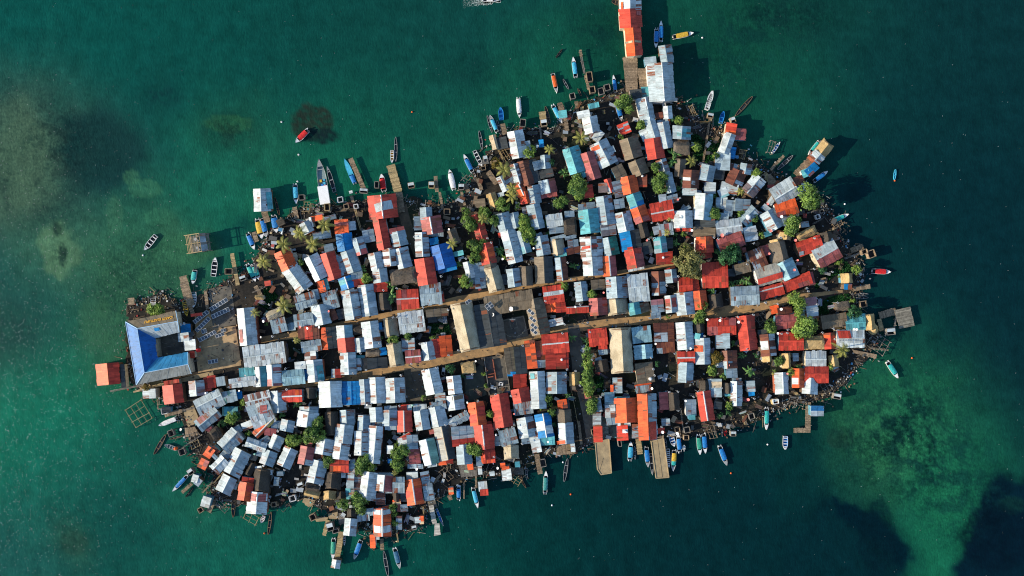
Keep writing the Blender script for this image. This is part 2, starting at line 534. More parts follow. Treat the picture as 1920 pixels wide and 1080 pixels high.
A 757.5 760 758.1 770 11.2 13.8 RG2 U
S 756.2 817.5 758.8 822.5 11.2 12.5 R D
G 787.5 771.2 792.5 805 11.2 13.8 W35
A 787.5 758.8 787.5 771.2 11.9 11.9 W U
G 815 763.8 822.5 798.8 11.2 17.5 W36
G 877.5 777.5 842.5 795 7.5 7.5 GW3
G 891.2 755 896.9 796.2 13.8 15 OR4
G 903.8 798.1 908.8 841.2 15 18.8 R26
A 910 792.5 911.2 797.5 10 10 R R
G 907.5 841.2 910 861.2 2.5 18.8 R27
S 866.9 800 868.1 816.2 20.6 20.6 GS2 R
S 868.1 816.9 870 835 20.6 20.6 RS R
G 935.6 740 945 800 16.2 16.2 R21
A 927.5 795 927.5 806.2 1.9 2.5 P R
A 961.2 788.8 962.5 797.5 2.5 2.5 W R
S 979.4 753.8 982.5 776.2 16.9 17.5 GN5 D
G 985 783.8 991.2 818.8 16.2 13.8 W37
A 987.5 818.8 988.8 831.2 9.4 9.4 G R
P 996.2 790 998.8 802.5 7.5 7.5 NS2 R
S 998.8 805 1007.5 847.5 8.1 8.1 W L
G 967.5 816.2 938.8 823.8 15 13.8 GN7
A 933.8 818.8 935 835 6.2 6.2 G L
G 957.5 836.2 958.8 860 12.5 13.8 HC
G 1018.1 776.9 1025 818.8 15 13.1 BW
S 1025 817.5 1026.2 833.8 13.1 13.8 T8 D
G 1059.4 793.8 1061.9 831.2 12.5 14.4 W/G
P 1051.2 826.2 1052.5 832.5 7.5 7.5 O L
S 1057.5 768.8 1058.8 791.9 12.5 12.5 H R
S 1073.8 832.5 1075 846.2 3.1 3.1 W L
S 1120.8 800 1121.7 828.3 7.5 7.5 R24 L
S 1166.7 798.3 1168.3 825 10 9.2 RWd L
S 1239.2 803.3 1240 811.7 5.8 5.8 R R
G 452.5 845 431.2 887.5 12.5 18.8 W25
A 425 850 417.5 858.8 7.5 8.8 G R
A 476.2 852.5 473.8 862.5 5 5 K R
G 431.2 895 417.5 922.5 13.8 13.8 WS2
A 440 906.2 437.5 916.2 5 5 G R
G 420 860 400 880 7.5 12.5 W24
S 401.2 858.8 405 855 5 5 G R
S 397.5 841.2 387.5 856.2 7.5 6.2 O L
S 385 862.5 377.5 877.5 7.5 7.5 OP4 L
G 497.5 841.2 462.5 828.8 8.8 7.5 W38
A 493.8 821.2 500 830 10 8.8 G R
G 506.2 846.2 497.5 870 11.2 13.8 GS4
A 488.8 846.2 486.2 855 5.6 6.2 G R
G 520 817.5 510 840 7.5 13.8 W27
G 545 841.2 530 873.8 11.2 13.8 W29
G 472.5 870 462.5 890 3.8 7.5 HK
G 462.5 906.2 457.5 937.5 12.5 12.5 OR5
S 467.5 896.2 466.2 905 12.5 8.8 R R
G 488.8 881.2 483.8 921.2 11.2 18.8 HK6
A 483.8 875 485 882.5 5.6 5.6 W L
A 505 881.2 503.8 888.8 6.2 6.2 W R
S 518.8 895 517.5 910 3.8 3.8 G R
S 525 885 525 891.2 5 5 G R
S 367.5 891.2 363.8 903.8 5 5 W L
S 375 898.8 367.5 908.8 5 5 W R
G 646.2 797.5 642.5 830 15 16.2 W39
G 640 832.5 636.2 860 12.5 15 W30
G 610 823.8 605 851.2 15 16.2 W40
A 597.5 851.2 597.5 860 7.5 7.5 N D
S 661.2 862.5 661.2 873.8 3.8 3.8 G L
G 678.1 809.4 677.5 852.5 12.5 15 W34
G 706.2 800 700 867.5 13.8 11.2 W33
G 576.2 838.8 570 870 11.2 13.8 PWK
A 578.8 830 577.5 837.5 6.2 6.2 P L
G 597.5 865 588.8 905 12.5 16.2 W41
A 593.8 861.2 593.8 867.5 10 10 GN U
G 652.5 872.5 620 872.5 11.9 11.9 RO4
A 656.2 870 658.8 887.5 6.2 6.2 WN9 L
S 585 908.8 583.8 920 11.2 13.8 HK7 D
S 586.2 921.2 583.8 931.2 13.8 13.8 HL6 D
G 622.5 887.5 620 916.2 10 17.5 HKb
A 643.8 887.5 643.8 895 3.1 3.1 W L
G 616.2 922.5 616.2 936.2 8.8 12.5 HL6
G 638.8 923.8 638.8 935 6.2 7.5 HK
S 657.5 887.5 656.2 915 6.2 6.2 GN8 L
S 652.5 916.2 653.8 935 3.8 3.8 T L
S 658.8 918.8 658.8 931.2 5 5 WN8 L
G 692.5 886.2 686.2 936.2 12.5 16.2 W42
A 671.2 890 670 917.5 6.9 6.9 GN9 R
A 668.8 920 668.8 926.2 5 5 GN R
A 713.3 925 714.2 945.8 8.3 7.5 GN R
G 721.2 892.5 718.8 920 13.8 15 W/P
A 722.5 887.5 722.5 893.8 13.8 13.8 G U
A 722.5 921.2 722.5 923.8 12.5 12.5 G D
G 757.5 905 737.5 905 10 18.8 G9
S 731.2 836.2 731.2 850 5 5 W L
S 731.2 861.2 731.2 867.5 3.1 3.1 B L
G 798.8 825 808.8 870 12.5 15 W/A
A 806.2 865 807.5 875 5 11.2 W D
G 827.5 801.2 840 861.2 13.8 14.4 L/K
A 810 806.2 811.2 812.5 5 5 P L
A 828.8 857.5 830 871.2 6.2 6.9 O L
A 843.1 856.2 843.1 868.1 5.6 5.6 R R
G 868.8 835 871.2 869.4 12.5 13.8 G10
A 881.2 868.8 882.5 880 4.4 4.4 OL L
S 755 821.2 757.5 835 9.4 7.5 WP5 L
S 772.5 816.2 773.8 841.2 9.4 9.4 G R
S 776.2 841.2 778.8 868.8 10 9.4 P R
S 778.8 871.2 778.8 877.5 13.8 13.8 G D
G 772.5 900 778.8 945 13.8 15 OR6
A 772.5 886.2 773.1 898.8 10 10 WC L
A 758.3 923.3 758.3 940 6.7 6.7 K R
S 795 885 800 910 6.9 7.5 G R
S 800 907.5 805 937.5 7.5 8.8 G R
S 915 855 916.2 867.5 12.5 11.9 RO5 D
S 898.8 856.2 900 872.5 5.6 5 G R
S 899.4 875 900.6 888.8 3.1 3.1 W L
S 948.8 880 951.2 900 8.1 8.1 W L
S 904.4 903.8 906.2 920 7.5 7.5 WC D
S 907.5 918.8 908.1 928.1 6.9 6.9 R D
S 845 915 846.2 926.2 3.8 3.8 OL L
S 922.5 885 923.1 891.2 3.8 3.8 W L
S 942.5 868.8 943.1 875 3.8 3.8 O L
S 947.5 875 948.1 879.4 6.2 6.2 OL L
S 970 866.2 970.6 875 3.8 3.8 T R
G 482.5 923.8 480 962.5 17.5 18.8 W43
P 485 925 483.8 938.8 14.4 14.4 P D
S 388.8 932.5 383.8 950 7.5 7.5 WC L
G 657.5 973.3 655 1003.3 10 11.7 W44
A 681.7 966.7 682.5 975.8 11.7 10 W D
G 716.7 955 717 1004.7 15.8 15.3 O
P 701 960 732 959 4.5 4.5 W
P 701 992 732 991 6.5 6.5 W
S 720 950.8 720.8 955 10 10 O U
S 706.7 1000 706.7 1010.8 4 4 W L
S 698.3 1003.3 699.2 1026.7 4.2 4.2 OR7 L
S 686.7 955 688.3 966.7 15 13.3 G D
G 658.3 955 658.3 970 6.7 10 HK
A 660 948.3 660 957.5 4.2 4.2 W L
S 743.3 925 744.2 940 7.5 7.5 HK R
S 743.3 937.5 744.2 945 6.7 6.7 OL L
S 747.5 968.3 747.5 992.5 4.2 5 GN R
S 750 946.7 750 958.3 4.2 4.2 P R
S 757.5 946.7 758.3 958.3 5.8 5.8 GN R
S 782.5 970 783.3 980 4.7 4.7 W L
S 790 968.3 790.8 981.7 3.3 3.3 OL L
G 630.8 1050.8 628.3 1064.2 6.7 7.5 W
deck 1167.5,106.7 1195,106.7 1195.8,180 1175,180 wood
deck 1195,128.3 1212.5,128.3 1216.7,161.7 1200,165 wood
b 1165 7 1147.3 1.7 10 canoe brown
b 1239.2 76.7 1239.2 39.2 8.7 can blue
b 1230.8 55 1229.7 90 9.2 can blue
b 1261.7 70 1300.8 61.7 10.3 can yellow
b 1154.2 173.3 1149.7 140.8 7.5 can blue
b 1324.2 205.8 1336.7 170.8 9.7 ribs teal
b 1189.2 112 1172 115.3 7.5 skiff grey
u 1125.8 174.2 10 11.7 -15
u 1137 167.5 10 10.8 -15
buoy 1316.7 70.8
j 1178.3 130 1178.3 176.7 5
b 905.8 -0.8 939.2 -1.3 9.2 speed white
b 1042.5 107.5 1054.2 91.7 3 canoe dark
b 1079.2 144.2 1074.2 106.7 9.2 can lightblue
b 1036.3 138.3 1044.2 174.2 9.2 can orange
b 1066.2 166.7 1055.8 148.3 4.7 canoe grey
j 1088 93.3 1090 106.7 4.7
j 1090 106.7 1095.8 138.3 4.2
u 1104.2 147.5 10 17.5 -8
j 1097.5 140 1104.2 168.3 5.3
u 1109.2 171.7 10 11.7 -10
b 1083.3 165.8 1090 180 4.2 canoe brown
b 971.7 185 974.2 220.8 10 cov white
b 940.3 225 938.3 200.8 10.3 blueopen blue
b 931.7 247.5 918.3 215.8 8.3 can lightblue
b 922.5 248.3 913.3 216.7 5 canoe grey
b 939.2 253.3 931.7 225 5.3 canoe grey
b 904.2 280 898.3 245 6.3 canoe grey
b 885.8 322.5 869.2 289.2 9.2 can blue
b 889.2 282.5 904.2 312.5 8.7 skiff grey
b 850.8 355 842.5 317.5 11.7 cov white
b 1036.7 198.3 1054.2 231.7 9.2 can lightblue
b 1022.5 199.2 1030.8 233.3 7.5 canoe wood
j 942.5 231.7 946.7 253.3 9.2
j 1016.7 209.2 1018.3 225 12.5
u 1019.2 233.3 10.8 11.7 -8 W
j 1049.2 192.5 1053.3 206.7 10
j 1060 221.7 1063.3 245 7.5
u 980 233.3 10 13.3 5
u 910.8 300 7.5 11.7 -12
u 906.7 317.5 8.3 6.7 -12
x 941.7 281.7 955 303.3 10
j 915 321.7 931.7 345 10
j 906.7 295 910 313.3 4.2
j 1080 190 1086.7 230 5.8
j 1090.8 200 1093.3 218.3 6.7
u 1072.5 183.3 9.2 10 -15
j 871.7 344.2 878.3 360 7.5
u 865.8 351.7 10 10 0
j 816.7 330 819.2 360 6.7
u 810.3 348.3 10 11.7 0
tank 1007.5 274.2 3
j 1012.5 238.3 1015 261.7 3.3
j 895 335 903.3 356.7 6.7
j 916.7 320 926.7 335 5
t 945 318.3 17.5 palm
t 1089.2 258.3 15.8 palm
t 1030.8 280 11.7 palm
t 994.2 286.7 11.7 light
t 1059.2 324.2 10 banana
t 1080 343.3 16.7 broad
t 1083.3 356.7 15 broad
t 1035 305 7.5 dark
t 961.7 354.2 15 palm
t 931.7 306.7 10 shrub
j 933.3 278.3 945 303.3 3.3
t 1170.8 192.5 15.8 broad
t 1178.3 205 10 broad
t 1200.8 236.7 10 light
t 1164.2 256.7 6.7 light
t 1271.7 225.8 9.2 light
t 1263.3 223.3 6.7 dark
t 1306.7 275 10 light
t 1342.5 290.8 7.5 light
t 1296.7 301.7 12.5 palmy
t 1230 315.8 10.8 broad
t 1235 335 15.8 broad
t 1236.7 351.7 11.7 broad
t 1418.3 325 9.2 light
t 1263.3 286.7 11.7 banana
t 1261.7 303.3 11.7 banana
t 1280 343.3 6.7 dark
t 1389.2 358.3 9.2 palmy
b 1156.7 195 1165.8 227.5 10 can blue
b 1325.8 205 1335 170 9.7 ribs teal
b 1350.8 230.8 1356.7 208.3 9.2 blueopen blue
b 1379.2 216.7 1410.8 180.8 7.5 canoe wood
u 1329.2 219.2 10 8.3 10
j 1330.8 223.3 1318.3 303.3 3.7
u 1370.8 227.5 8.3 10 -20
x 1393.3 281.7 1390 296.7 11.7
tank 1167.5 333 2.3
tank 1205.8 328.8 2.3
gr 1320,263.3 1360,253.3 1340,296.7 1333.3,306.7 1311.7,306.7 1296.7,286.7 1296.7,251.7 1308.3,251.7
x 1295 198.3 1303.3 216.7 6.7
j 1300 195 1298.3 210 4.2
b 1535.8 265 1515.8 290 8.3 can teal
b 1525.8 340 1551.7 320.8 8.7 can blue
b 1486.7 291.7 1457.5 318.3 7.5 canoe grey
b 1679.7 317.5 1677.5 336.7 5.3 canoe teal
buoy 1677.5 338.7
b 1448.3 286.7 1462.5 265.8 5.8 skiff blue
x 1450 265 1443.3 286.7 10
j 1523.3 300 1493.3 330 18.3
j 1470 291.7 1445 318.3 5
deck 1440,326.7 1445,326.7 1458.3,342.5 1440,351.7 wood
b 577.5 244.2 554.2 267.5 11.3 can red
b 741.7 256.7 742 302.5 6.3 canoe grey
b 735 281.7 735 305.8 7 skiff yellow
b 611.7 386.7 598 298.3 19.2 big grey
b 627.5 360 613.3 311.7 8.3 open black
b 665 343.3 645.8 297.5 10.3 can2 blue
b 720 358.3 715 325.8 12 can red
b 553.3 346.7 555.8 382.5 10.3 can lightblue
j 732.5 309.2 746.7 360.8 15.8
j 657 297 683 356 9
j 748 361 753 398 13
u 684.2 359.2 14.2 8.3 5
u 708.3 348.3 7.5 11.7 0
u 772.5 349.2 10.8 10 -10
buoy 560 290
buoy 558 340.3
buoy 528 228.8
buoy 772.8 210
b 292.5 441.7 270.8 469.2 11.3 skiff white
b 400 518.3 404.2 482.5 11.7 skiff white
b 365.8 506.7 361.7 532.5 10.3 can teal
b 465 438.3 477.5 468.3 10.3 can blue
b 465 496.7 480 528.3 10.3 can teal
b 475.8 496.7 486.7 525 10.3 can teal
hut 380 458.3
j 435 475 445.8 535 7.5
u 433.3 509.2 13.3 10 0
u 460 521.7 10.8 8.3 -20
j 342.5 517.5 358.3 573.3 14.2
j 475.8 435 481.7 453.3 8.3
buoy 268.3 478.7
b 483.3 411.7 491.7 448.3 13.7 can yellow
b 490.8 410 500 445 12 can blue
b 513.3 405 519.2 436.7 13.3 can blue
b 515 370 523.3 403.3 5.3 canoe brown
j 494.2 393.3 501.7 416.7 11.7
j 551.7 388.3 556.7 410 8.3
u 569.2 371.7 10 9.2 -5
u 616.7 390 9.2 12.5 -5
u 640.8 375.8 9.2 9.2 -10
u 651.7 388.3 8.3 8.3 -10
u 670 388.3 7.5 7.5 -10
j 658.3 366.7 666.7 395 5.8
j 666.7 395 676.7 431.7 4.2
x 576.7 380 573.3 398.3 11.7
x 583.3 383.3 585 393.3 6.7
t 562.5 436.7 17.5 palm
t 531.7 458.3 17.5 palm
t 586.7 458.3 19.2 palm
t 608.3 421.7 17.5 palm
t 495 490 18.3 palm
t 563.3 490.8 7.5 broad
t 689.2 521.7 10.8 light
t 679.2 503.3 8.3 banana
x 890 375 891.7 390 10
u 839.2 398.3 10.8 10 0
j 824.2 360 830 391.7 5
j 865 360 871.7 385 5
t 881.7 421.7 15.8 broad
t 875 395.8 8.3 broad
t 910 401.7 14.2 broad
t 906.7 410 12.5 palmy
t 925 415 11.7 broad
t 893.3 463.3 15 broad
t 890 481.7 11.7 broad
t 905 458.3 10 broad
t 871.7 530 12.5 light
t 847.5 456.7 12.5 palm
t 940 385 13.3 broad
t 970 385.8 6.7 broad
t 980 421.7 15 light
t 991.7 438.3 15 light
t 960 368.3 14.2 palm
t 938.3 470 10 banana
t 858.3 495 8.3 banana
t 946.7 483.3 6.7 light
tank 942.5 485.8 2.3
tank 841.7 430 1.7
sp 873.3 485
sp 862.5 488.3
sp 776.7 444.2
sp 826.7 517.5
sp 914.2 446.7
sp 920.8 455
sp 976.7 480.8
t 1050 377.5 13.8 broad
t 1078.8 351.2 15 broad
t 1083.8 366.2 8.8 light
t 983.8 417.5 13.8 light
t 996.2 435 11.2 light
t 996.2 452.5 8.8 light
t 1022.5 417.5 7.5 banana
t 1027.5 438.8 6.2 banana
t 1111.2 371.2 6.9 banana
t 970.6 386.2 5.6 broad
t 1077.5 360 10 dark
j 1085 385 1092.5 392.5 3.1
j 1097.5 442.5 1102.5 436.2 3.1
j 1115 436.2 1121.2 441.2 3.1
t 1236.2 346.2 13.8 broad
t 1340 397.5 13.8 broad
t 1388.8 398.8 7.5 broad
t 1282.5 438.8 5.6 broad
t 1255 411.2 5 palmy
t 1251.2 436.2 9.4 palmy
t 1266.2 455 8.1 banana
t 1265 438.8 6.2 banana
t 1287.5 467.5 10 light
t 1376.2 472.5 15 dark
t 1347.5 470 7.5 banana
t 1353.8 447.5 7.5 banana
t 1222.5 440 6.2 banana
t 1341.2 367.5 6.2 banana
t 1390 358.8 5 palmy
t 1272.5 352.5 5 banana
tank 1271.2 374.4 2.2 pink
tank 1297.5 431.9 2.5
tank 1354.4 441.2 3.5 pink
tank 1213.1 450.6 2 pink
tank 1403.8 406.9 5
sp 1374.4 371.2
sp 1222.5 417.5
sp 1233.8 419.4
sp 1216.2 448.1
sp 1226.9 446.9
sp 1338.8 445.6
sp 1346.9 447.5
sp 1298.1 455.6
sp 1413.8 456.2
sp 1275 371.2
u 1425.6 333.8 6.2 6.2 35
j 1431.2 326.2 1453.8 345 11.2
b 1556.2 416.2 1591.2 401.2 9.4 can teal
t 1515 373.8 23.8 broad
t 1487.5 422.5 18.8 broad
t 1416.2 327.5 8.8 light
t 1416.2 410 7.5 broad
t 1428.8 441.2 6.2 light
u 1528.8 407.5 7.5 7.5 -20
u 1535.6 397.5 7.5 5 -20
j 1512.5 400 1545 391.2 2.5
j 1523.8 420 1542.5 410 2.5
j 1552.5 432.5 1565 431.2 2.2
tank 1440 382.5 2.5 pink
tank 1465.6 406.2 2.8
tank 1445.6 433.1 2.8 pink
tank 1491.9 450.6 2.8 pink
tank 1403.8 406.2 4.4
buoy 1583.8 382.5
sp 1527.5 446.2
sp 1463.8 445.6
x 1578.8 417.5 1562.5 425 7.5
t 1058.8 537.5 8.8 light
t 1108.8 552.5 9.4 light
t 1075.6 498.8 8.1 banana
t 1140 478.8 5 light
tank 1183.1 483.1 2.5
tank 1139.4 526.9 2.5 pink
tank 1131.9 548.8 2 pink
tank 1078.8 575.6 2
tank 1000.6 465.6 2
sp 1064.4 492.5
sp 1070.6 523.8
sp 1087.5 571.2
sp 1022.5 564.4
t 1292.5 493.8 25 olive
t 1286.2 470 12.5 olive
t 1272.5 487.5 12.5 olive
t 1307.5 512.5 11.2 olive
t 1371.2 480 20.6 dark
t 1316.2 576.2 10 broad
t 1310 591.2 8.8 light
t 1337.5 545 10.6 banana
t 1400 526.2 10 banana
t 1386.2 530 7.5 banana
t 1371.2 532.5 7.5 banana
t 1345 471.2 6.2 banana
t 1375 537.5 6.2 banana
tank 1245 482.5 2.5
sp 1271.9 518.1
sp 1250 535
sp 1401.2 495.6
sp 1383.8 574.4
sp 1436.2 567.5
sp 1412.5 590
x 1433.3 590 1436.7 611.7 25
b 1635 508.3 1670 510 10.8 can red
b 1603.3 551.7 1628.3 551.7 5.3 canoe grey
b 1605 559.2 1628.3 557.5 4.7 canoe grey
b 1535 591.7 1555 591.7 6.7 canoe teal
j 1600 541.7 1631.7 536.7 8.3
u 1614.2 472.5 10 7.5 -20
u 1627.5 476.7 13.3 13.3 -20
j 1595 470 1618.3 461.7 10
j 1583.3 485 1620 471.7 3.3
u 1613.3 570 11.7 10.8 -10
deck 1676.7,581.7 1706.7,575 1715,610.8 1686.7,616.7 stone
j 1648.3 591.7 1680 583.3 13.3
j 1648.3 598.3 1653.3 620 8.3
j 1680 593.3 1676.7 615 3
deck 1620,590 1638.3,590 1641.7,620 1623.3,620 wood
t 1491.7 566.7 17.5 light
t 1496.7 588.3 10 light
t 1605 505 10 light
t 1510 610 19.2 light
t 1445 610 10.8 broad
t 1601.7 583.3 13.3 dark
t 1571.7 491.7 5.8 light
t 1578.3 490 4.2 light
t 1575 516.7 5 light
t 1598.3 564.2 5.8 light
t 1540 506.7 8.3 dark
tank 1491.7 450.8 2.3 pink
tank 1465 580 2.7
tank 1489.7 506.3 2.7 pink
tank 1495.8 488 2 pink
tank 1442.5 475.8 2.3 pink
tank 1605 617.5 2.7
sp 1527.5 446.7
sp 1560.8 509.7
sp 1515.8 546.2
sp 1435 567.5
sp 1458.3 570
sp 1570.8 567.5
sp 1532.5 570.8
sp 1526.7 504.2
sp 1470 490
sp 1464.2 445
gr 1526.7,533.3 1546.7,518.3 1586.7,490 1600,506.7 1578.3,511.7 1563.3,518.3 1530,543.3
gr 1533.3,573.3 1553.3,556.7 1590,550 1600,563.3 1561.7,571.7 1553.3,588.3 1536.7,590
t 532.5 573.8 18.8 palm
t 477.5 586.2 11.2 palm
t 556.2 637.5 8.8 palmy
t 500 607.5 4.4 broad
gr 493.8,542.5 505,537.5 515,547.5 522.5,555 510,570 500,580 485,572.5 485,567.5 493.8,561.2
gr 510,587.5 497.5,587.5 498.8,580 505,578.8 510,582.5 510,585
j 478.8 536.2 490 555 7.5
j 472.5 548.8 497.5 537.5 2.5
tank 493.8 602.5 2.8
tank 576.2 615.6 2.5
tank 598.1 613.8 2.2
tank 616.2 583.8 2.2 pink
tank 606.2 605 2.5
tank 562.5 613.8 2.8 pink
sp 510.6 630.6
sp 555.6 550
sp 577.5 543.1
sp 504.4 571.2
solar 828.8 583.8 9.4 6.2 -5
solar 834.4 600 7.5 12.5 -5
solar 877.5 565.6 9.4 6.2 -35
sp 793.1 576.2
sp 840 581.2
sp 736.9 595
sp 745.6 595
sp 718.8 544.4
sp 743.8 540.6
sp 827.5 518.8
sp 802.5 524.4
t 735 556.2 13.8 bananatall
t 731.2 535 10 banana
t 736.2 632.5 7.5 light
t 763.8 630 7.5 broad
t 811.2 632.5 5 light
gr 803.8,607.5 841.2,603.8 846.2,625 822.5,630 807.5,625
school
b 287 558.7 287.5 590 11.3 ribs white
b 363.3 547.5 363.3 576.7 11.3 ribs teal
b 345 563.3 351.7 593.3 9.2 ribs wood
j 385 545 389.2 580 5.8
j 245.8 558.3 246.7 571.7 11.7
j 343.3 530 351.7 561.7 12.5
j 351.7 561.7 361.7 588.3 7.5
t 293.3 583.3 15.8 shrublight
deck 391.7,541.7 433.3,535 443.3,608.3 398.3,616.7 asphalt
deck 361.7,620 441.7,610.8 452.5,685 371.7,699.2 brown
deck 365,590 393.3,581.7 400,616.7 366.7,620 brown
solar 410.8 570.8 36.7 8 -32
solar 414.2 586.7 35.8 8.3 -25
solar 377.5 594.2 33.3 7.5 -38
solar 380.8 608.3 35 7.5 -45
solar 389.2 630 35.8 7.5 -28
solar 412.5 628.3 16.7 6.7 -20
solar 383.3 620.8 10 8.3 -20
solar 400 677.5 18.3 7.5 -10
solar 419.2 619.2 9.2 5.8 -10
tank 369.2 657.5 3.7 red
tank 345.8 606.7 3
tank 340 608.3 3
j 361.7 676.7 371.7 675.8 3
court 938.8,600 982.5,591.2 991.2,630 946.2,640
solar 917.5 573.8 13.8 11.2 -40
solar 995.6 585 13.8 6.2 40
solar 998.8 598.8 13.8 6.2 40
solar 1001.2 611.9 13.8 6.2 40
solar 1001.2 621.2 13.8 6.2 40
solar 878.1 566.2 10.6 5.6 -40
dish 958.5 579.4 4.4
dish 923.8 590 3.5
sp 1022.5 564.4
sp 840 580.9
sp 980 648.1
t 1071.2 633.8 9.4 banana
t 1099.4 638.8 9.4 banana
t 1101.2 653.8 8.1 banana
t 1102.5 666.2 10 broad
t 1102.5 681.2 11.2 light
t 1103.8 692.5 10 banana
t 1232.5 682.5 6.2 dark
tank 1037.5 645 2 pink
tank 1053.8 675 2.5
tank 1078.8 575.6 2.2
tank 1229.4 645 2
b 1248.8 678.1 1257.5 675 5.2 kayak orange
solar 1197.5 613.8 10 5 -25
sp 1054.4 625
sp 1101.9 605
sp 1106.2 622.5
sp 1058.8 608.1
sp 1087.5 571.2
sp 1225 691.9
sp 1220.6 671.2
sp 1110 674.4
sp 1237.5 596.9
sp 1218.1 596.2
sp 1063.1 693.1
x 1423.8 590 1442.5 613.8 21.2
t 1310 597.5 10 light
t 1317.5 587.5 10 broad
t 1342.5 667.5 13.8 orangelight
t 1336.2 695 11.2 light
t 1356.2 706.2 6.9 broad
t 1406.2 696.2 11.2 banana
t 1391.2 666.2 7.5 banana
t 1417.5 667.5 6.2 dark
t 1446.2 615 10 broad
t 1376.2 643.8 6.2 banana
t 1252.5 593.8 5 light
t 1461.2 677.5 8.8 broad
tank 1326.2 599.4 2.2
tank 1350 601.2 2.5
tank 1385 603.8 2.8
tank 1295 653.8 2.5
tank 1366.2 685 2.2 pink
tank 1458.8 625 2.2
sp 1351.9 596.2
sp 1383.8 594.4
sp 1413.1 590
sp 1400.6 654.4
sp 1361.2 655
sp 1288.1 657.5
sp 1265.6 663.1
sp 1269.4 638.1
sp 1321.2 630
b 1248.8 676.9 1256.9 675 5 kayak orange
x 1620.8 626.7 1663.1 654.4 29.2
deck 1599,655.8 1644.2,664.6 1642.7,672.6 1600.4,661.7 wood
deck 1599,626.7 1622.3,625.2 1623.8,650 1617.9,650 wood
b 1663.9 679.2 1683.5 709.1 9.9 can teal
u 1663.9 620.8 15.3 11.7 -5
t 1580 655.8 19 palm
t 1510 616.5 21.9 broad
t 1447.3 615 10.2 broad
t 1460.4 677.7 10.2 broad
t 1485.2 696.7 8.8 light
t 1498.3 687.9 8.8 banana
t 1555.9 688.6 7.3 light
t 1451.7 698.1 5.8 light
tank 1459 625.2 2.3
tank 1606.3 617.6 2.3
tank 1476.5 701 2 pink
sp 1477.9 618.6
sp 1476.5 624.5
sp 1465.5 625.9
sp 1542.1 623.5
sp 1565.4 636.1
sp 1563.2 616.5
tarp 1632.5,615 1625.2,616.5 1640.5,620.8
buoy 1709.8 671.1
j 1631 652.2 1666 656.6 2.9
j 206.2 733.8 272.5 721.2 3.1
b 332.5 785 298.8 796.2 8.8 cov white
j 308.8 778.8 341.2 770 7.5
j 341.2 770 365 763.8 3.1
j 295.6 747.5 296.2 766.2 2.5
j 295.6 766.9 308.8 766.9 2.2
x 250 760 270 792.5 35
u 313.8 768.8 10 10 -10
t 273.8 727.5 7.5 orangelight
deck 260,722.5 280,720 285,727.5 263.8,732.5 sand
t 456.2 752.5 7.5 light
t 556.2 752.5 5 light
t 525 695 5 banana
tank 385 737.5 2.2
tank 589.4 676.2 2.2 pink
tank 488.8 632.5 1.8
tank 448.1 733.1 1.8
sp 510.6 631.2
sp 428.8 725.6
sp 476.9 723.8
sp 503.1 735
sp 536.9 730.6
sp 535 691.2
sp 600.6 714.4
sp 594.4 657.5
t 737.5 635 9.4 light
t 763.8 631.2 7.5 broad
t 812.5 632.5 3.8 light
t 713.8 633.8 5 banana
tank 722.5 713.1 2 teal
sp 675.6 662.5
sp 686.2 693.8
sp 771.2 682.5
sp 795 693.8
sp 751.9 703.8
sp 805 673.8
sp 661.9 700
sp 786.9 645
sp 711.2 643.8
ruin 907.5,670 943.8,666.2 956.2,733.8 917.5,740
pond 870,705 905,680 912.5,740 875,755
tank 876.2 755 2
tank 891.9 677.5 1.5
u 832.5 695 5 13.8 8
t 867.5 705 5.6 dark
t 906.9 701.2 5 light
t 911.2 723.8 5 light
t 1030 746.2 8.8 broad
t 846.2 690 8.8 dark
sp 859.4 656.9
sp 841.2 666.2
sp 885.6 701.9
sp 928.8 739.4
sp 958.1 742.5
sp 896.2 752.5
sp 980 648.1
sp 818.1 689.4
t 1105 687.5 11.2 banana
t 1102.5 702.5 11.9 broad
t 1103.8 717.5 15 broad
t 1112.5 760 15 broad
t 1105 733.8 10 light
t 1028.8 742.5 7.5 dark
t 1030 757.5 6.2 broad
t 1062.5 741.2 7.5 banana
t 1033.8 775 8.8 broad
t 1037.5 796.2 6.2 dark
t 1016.2 766.2 5 light
tank 1220.6 711.2 3.2
tank 1222.5 728.8 2.5
tank 1172.5 810 2.5
j 1071.2 730 1085 802.5 1.8
gr 1112.5,705 1131.2,705 1132.5,737.5 1120,740
solar 1210.6 712.5 7.5 13.8 -35
sp 1063.1 692.5
sp 1061.2 703.8
sp 1079.4 695.6
sp 1126.2 744.4
sp 1227.5 703.8
sp 1225 692.5
sp 1087.5 723.1
u 1267.5 803.1 8.8 9.4 -10
u 1285.6 803.8 10.6 10 -15
u 1371.2 810.6 9.4 8.8 0
u 1405 778.1 10 10 -15
u 1448.8 750.6 11.2 8.8 -15
j 1393.1 780 1396.2 796.2 2.2
j 1398.8 780 1398.8 796.2 2.2
j 1276.2 765 1281.2 811.2 2.5
j 1338.1 790 1340.6 815 2.5
j 1372.5 778.8 1370 787.5 1.8
b 1296.2 809.4 1290 790 4.4 canoe grey
b 1353.8 800 1354.4 818.8 3.8 canoe grey
b 1360 796.2 1360 817.5 5 canoe red
b 1436.9 765 1436.9 805.6 9.4 can teal
b 1416.9 772.5 1414.4 757.5 3.8 canoe wood
t 1368.8 760 8.8 light
t 1371.2 748.8 6.2 broad
t 1366.2 773.8 6.2 dark
t 1350 778.8 6.2 dark
t 1407.5 698.8 7.5 banana
tank 1285.6 751.9 2.2
tank 1323.1 733.8 2.2 teal
tank 1403.1 749.4 2.8 pink
tank 1270 813.1 3
sp 1255 735
sp 1271.2 734.4
sp 1308.8 734.4
sp 1300.6 744.4
sp 1353.1 727.5
sp 1414.4 747.5
sp 1240.6 800.6
j 1515.6 753.8 1514.4 811.2 10
j 1488.1 806.9 1510 806.9 8.8
u 1449.4 750.6 10 8.1 -5
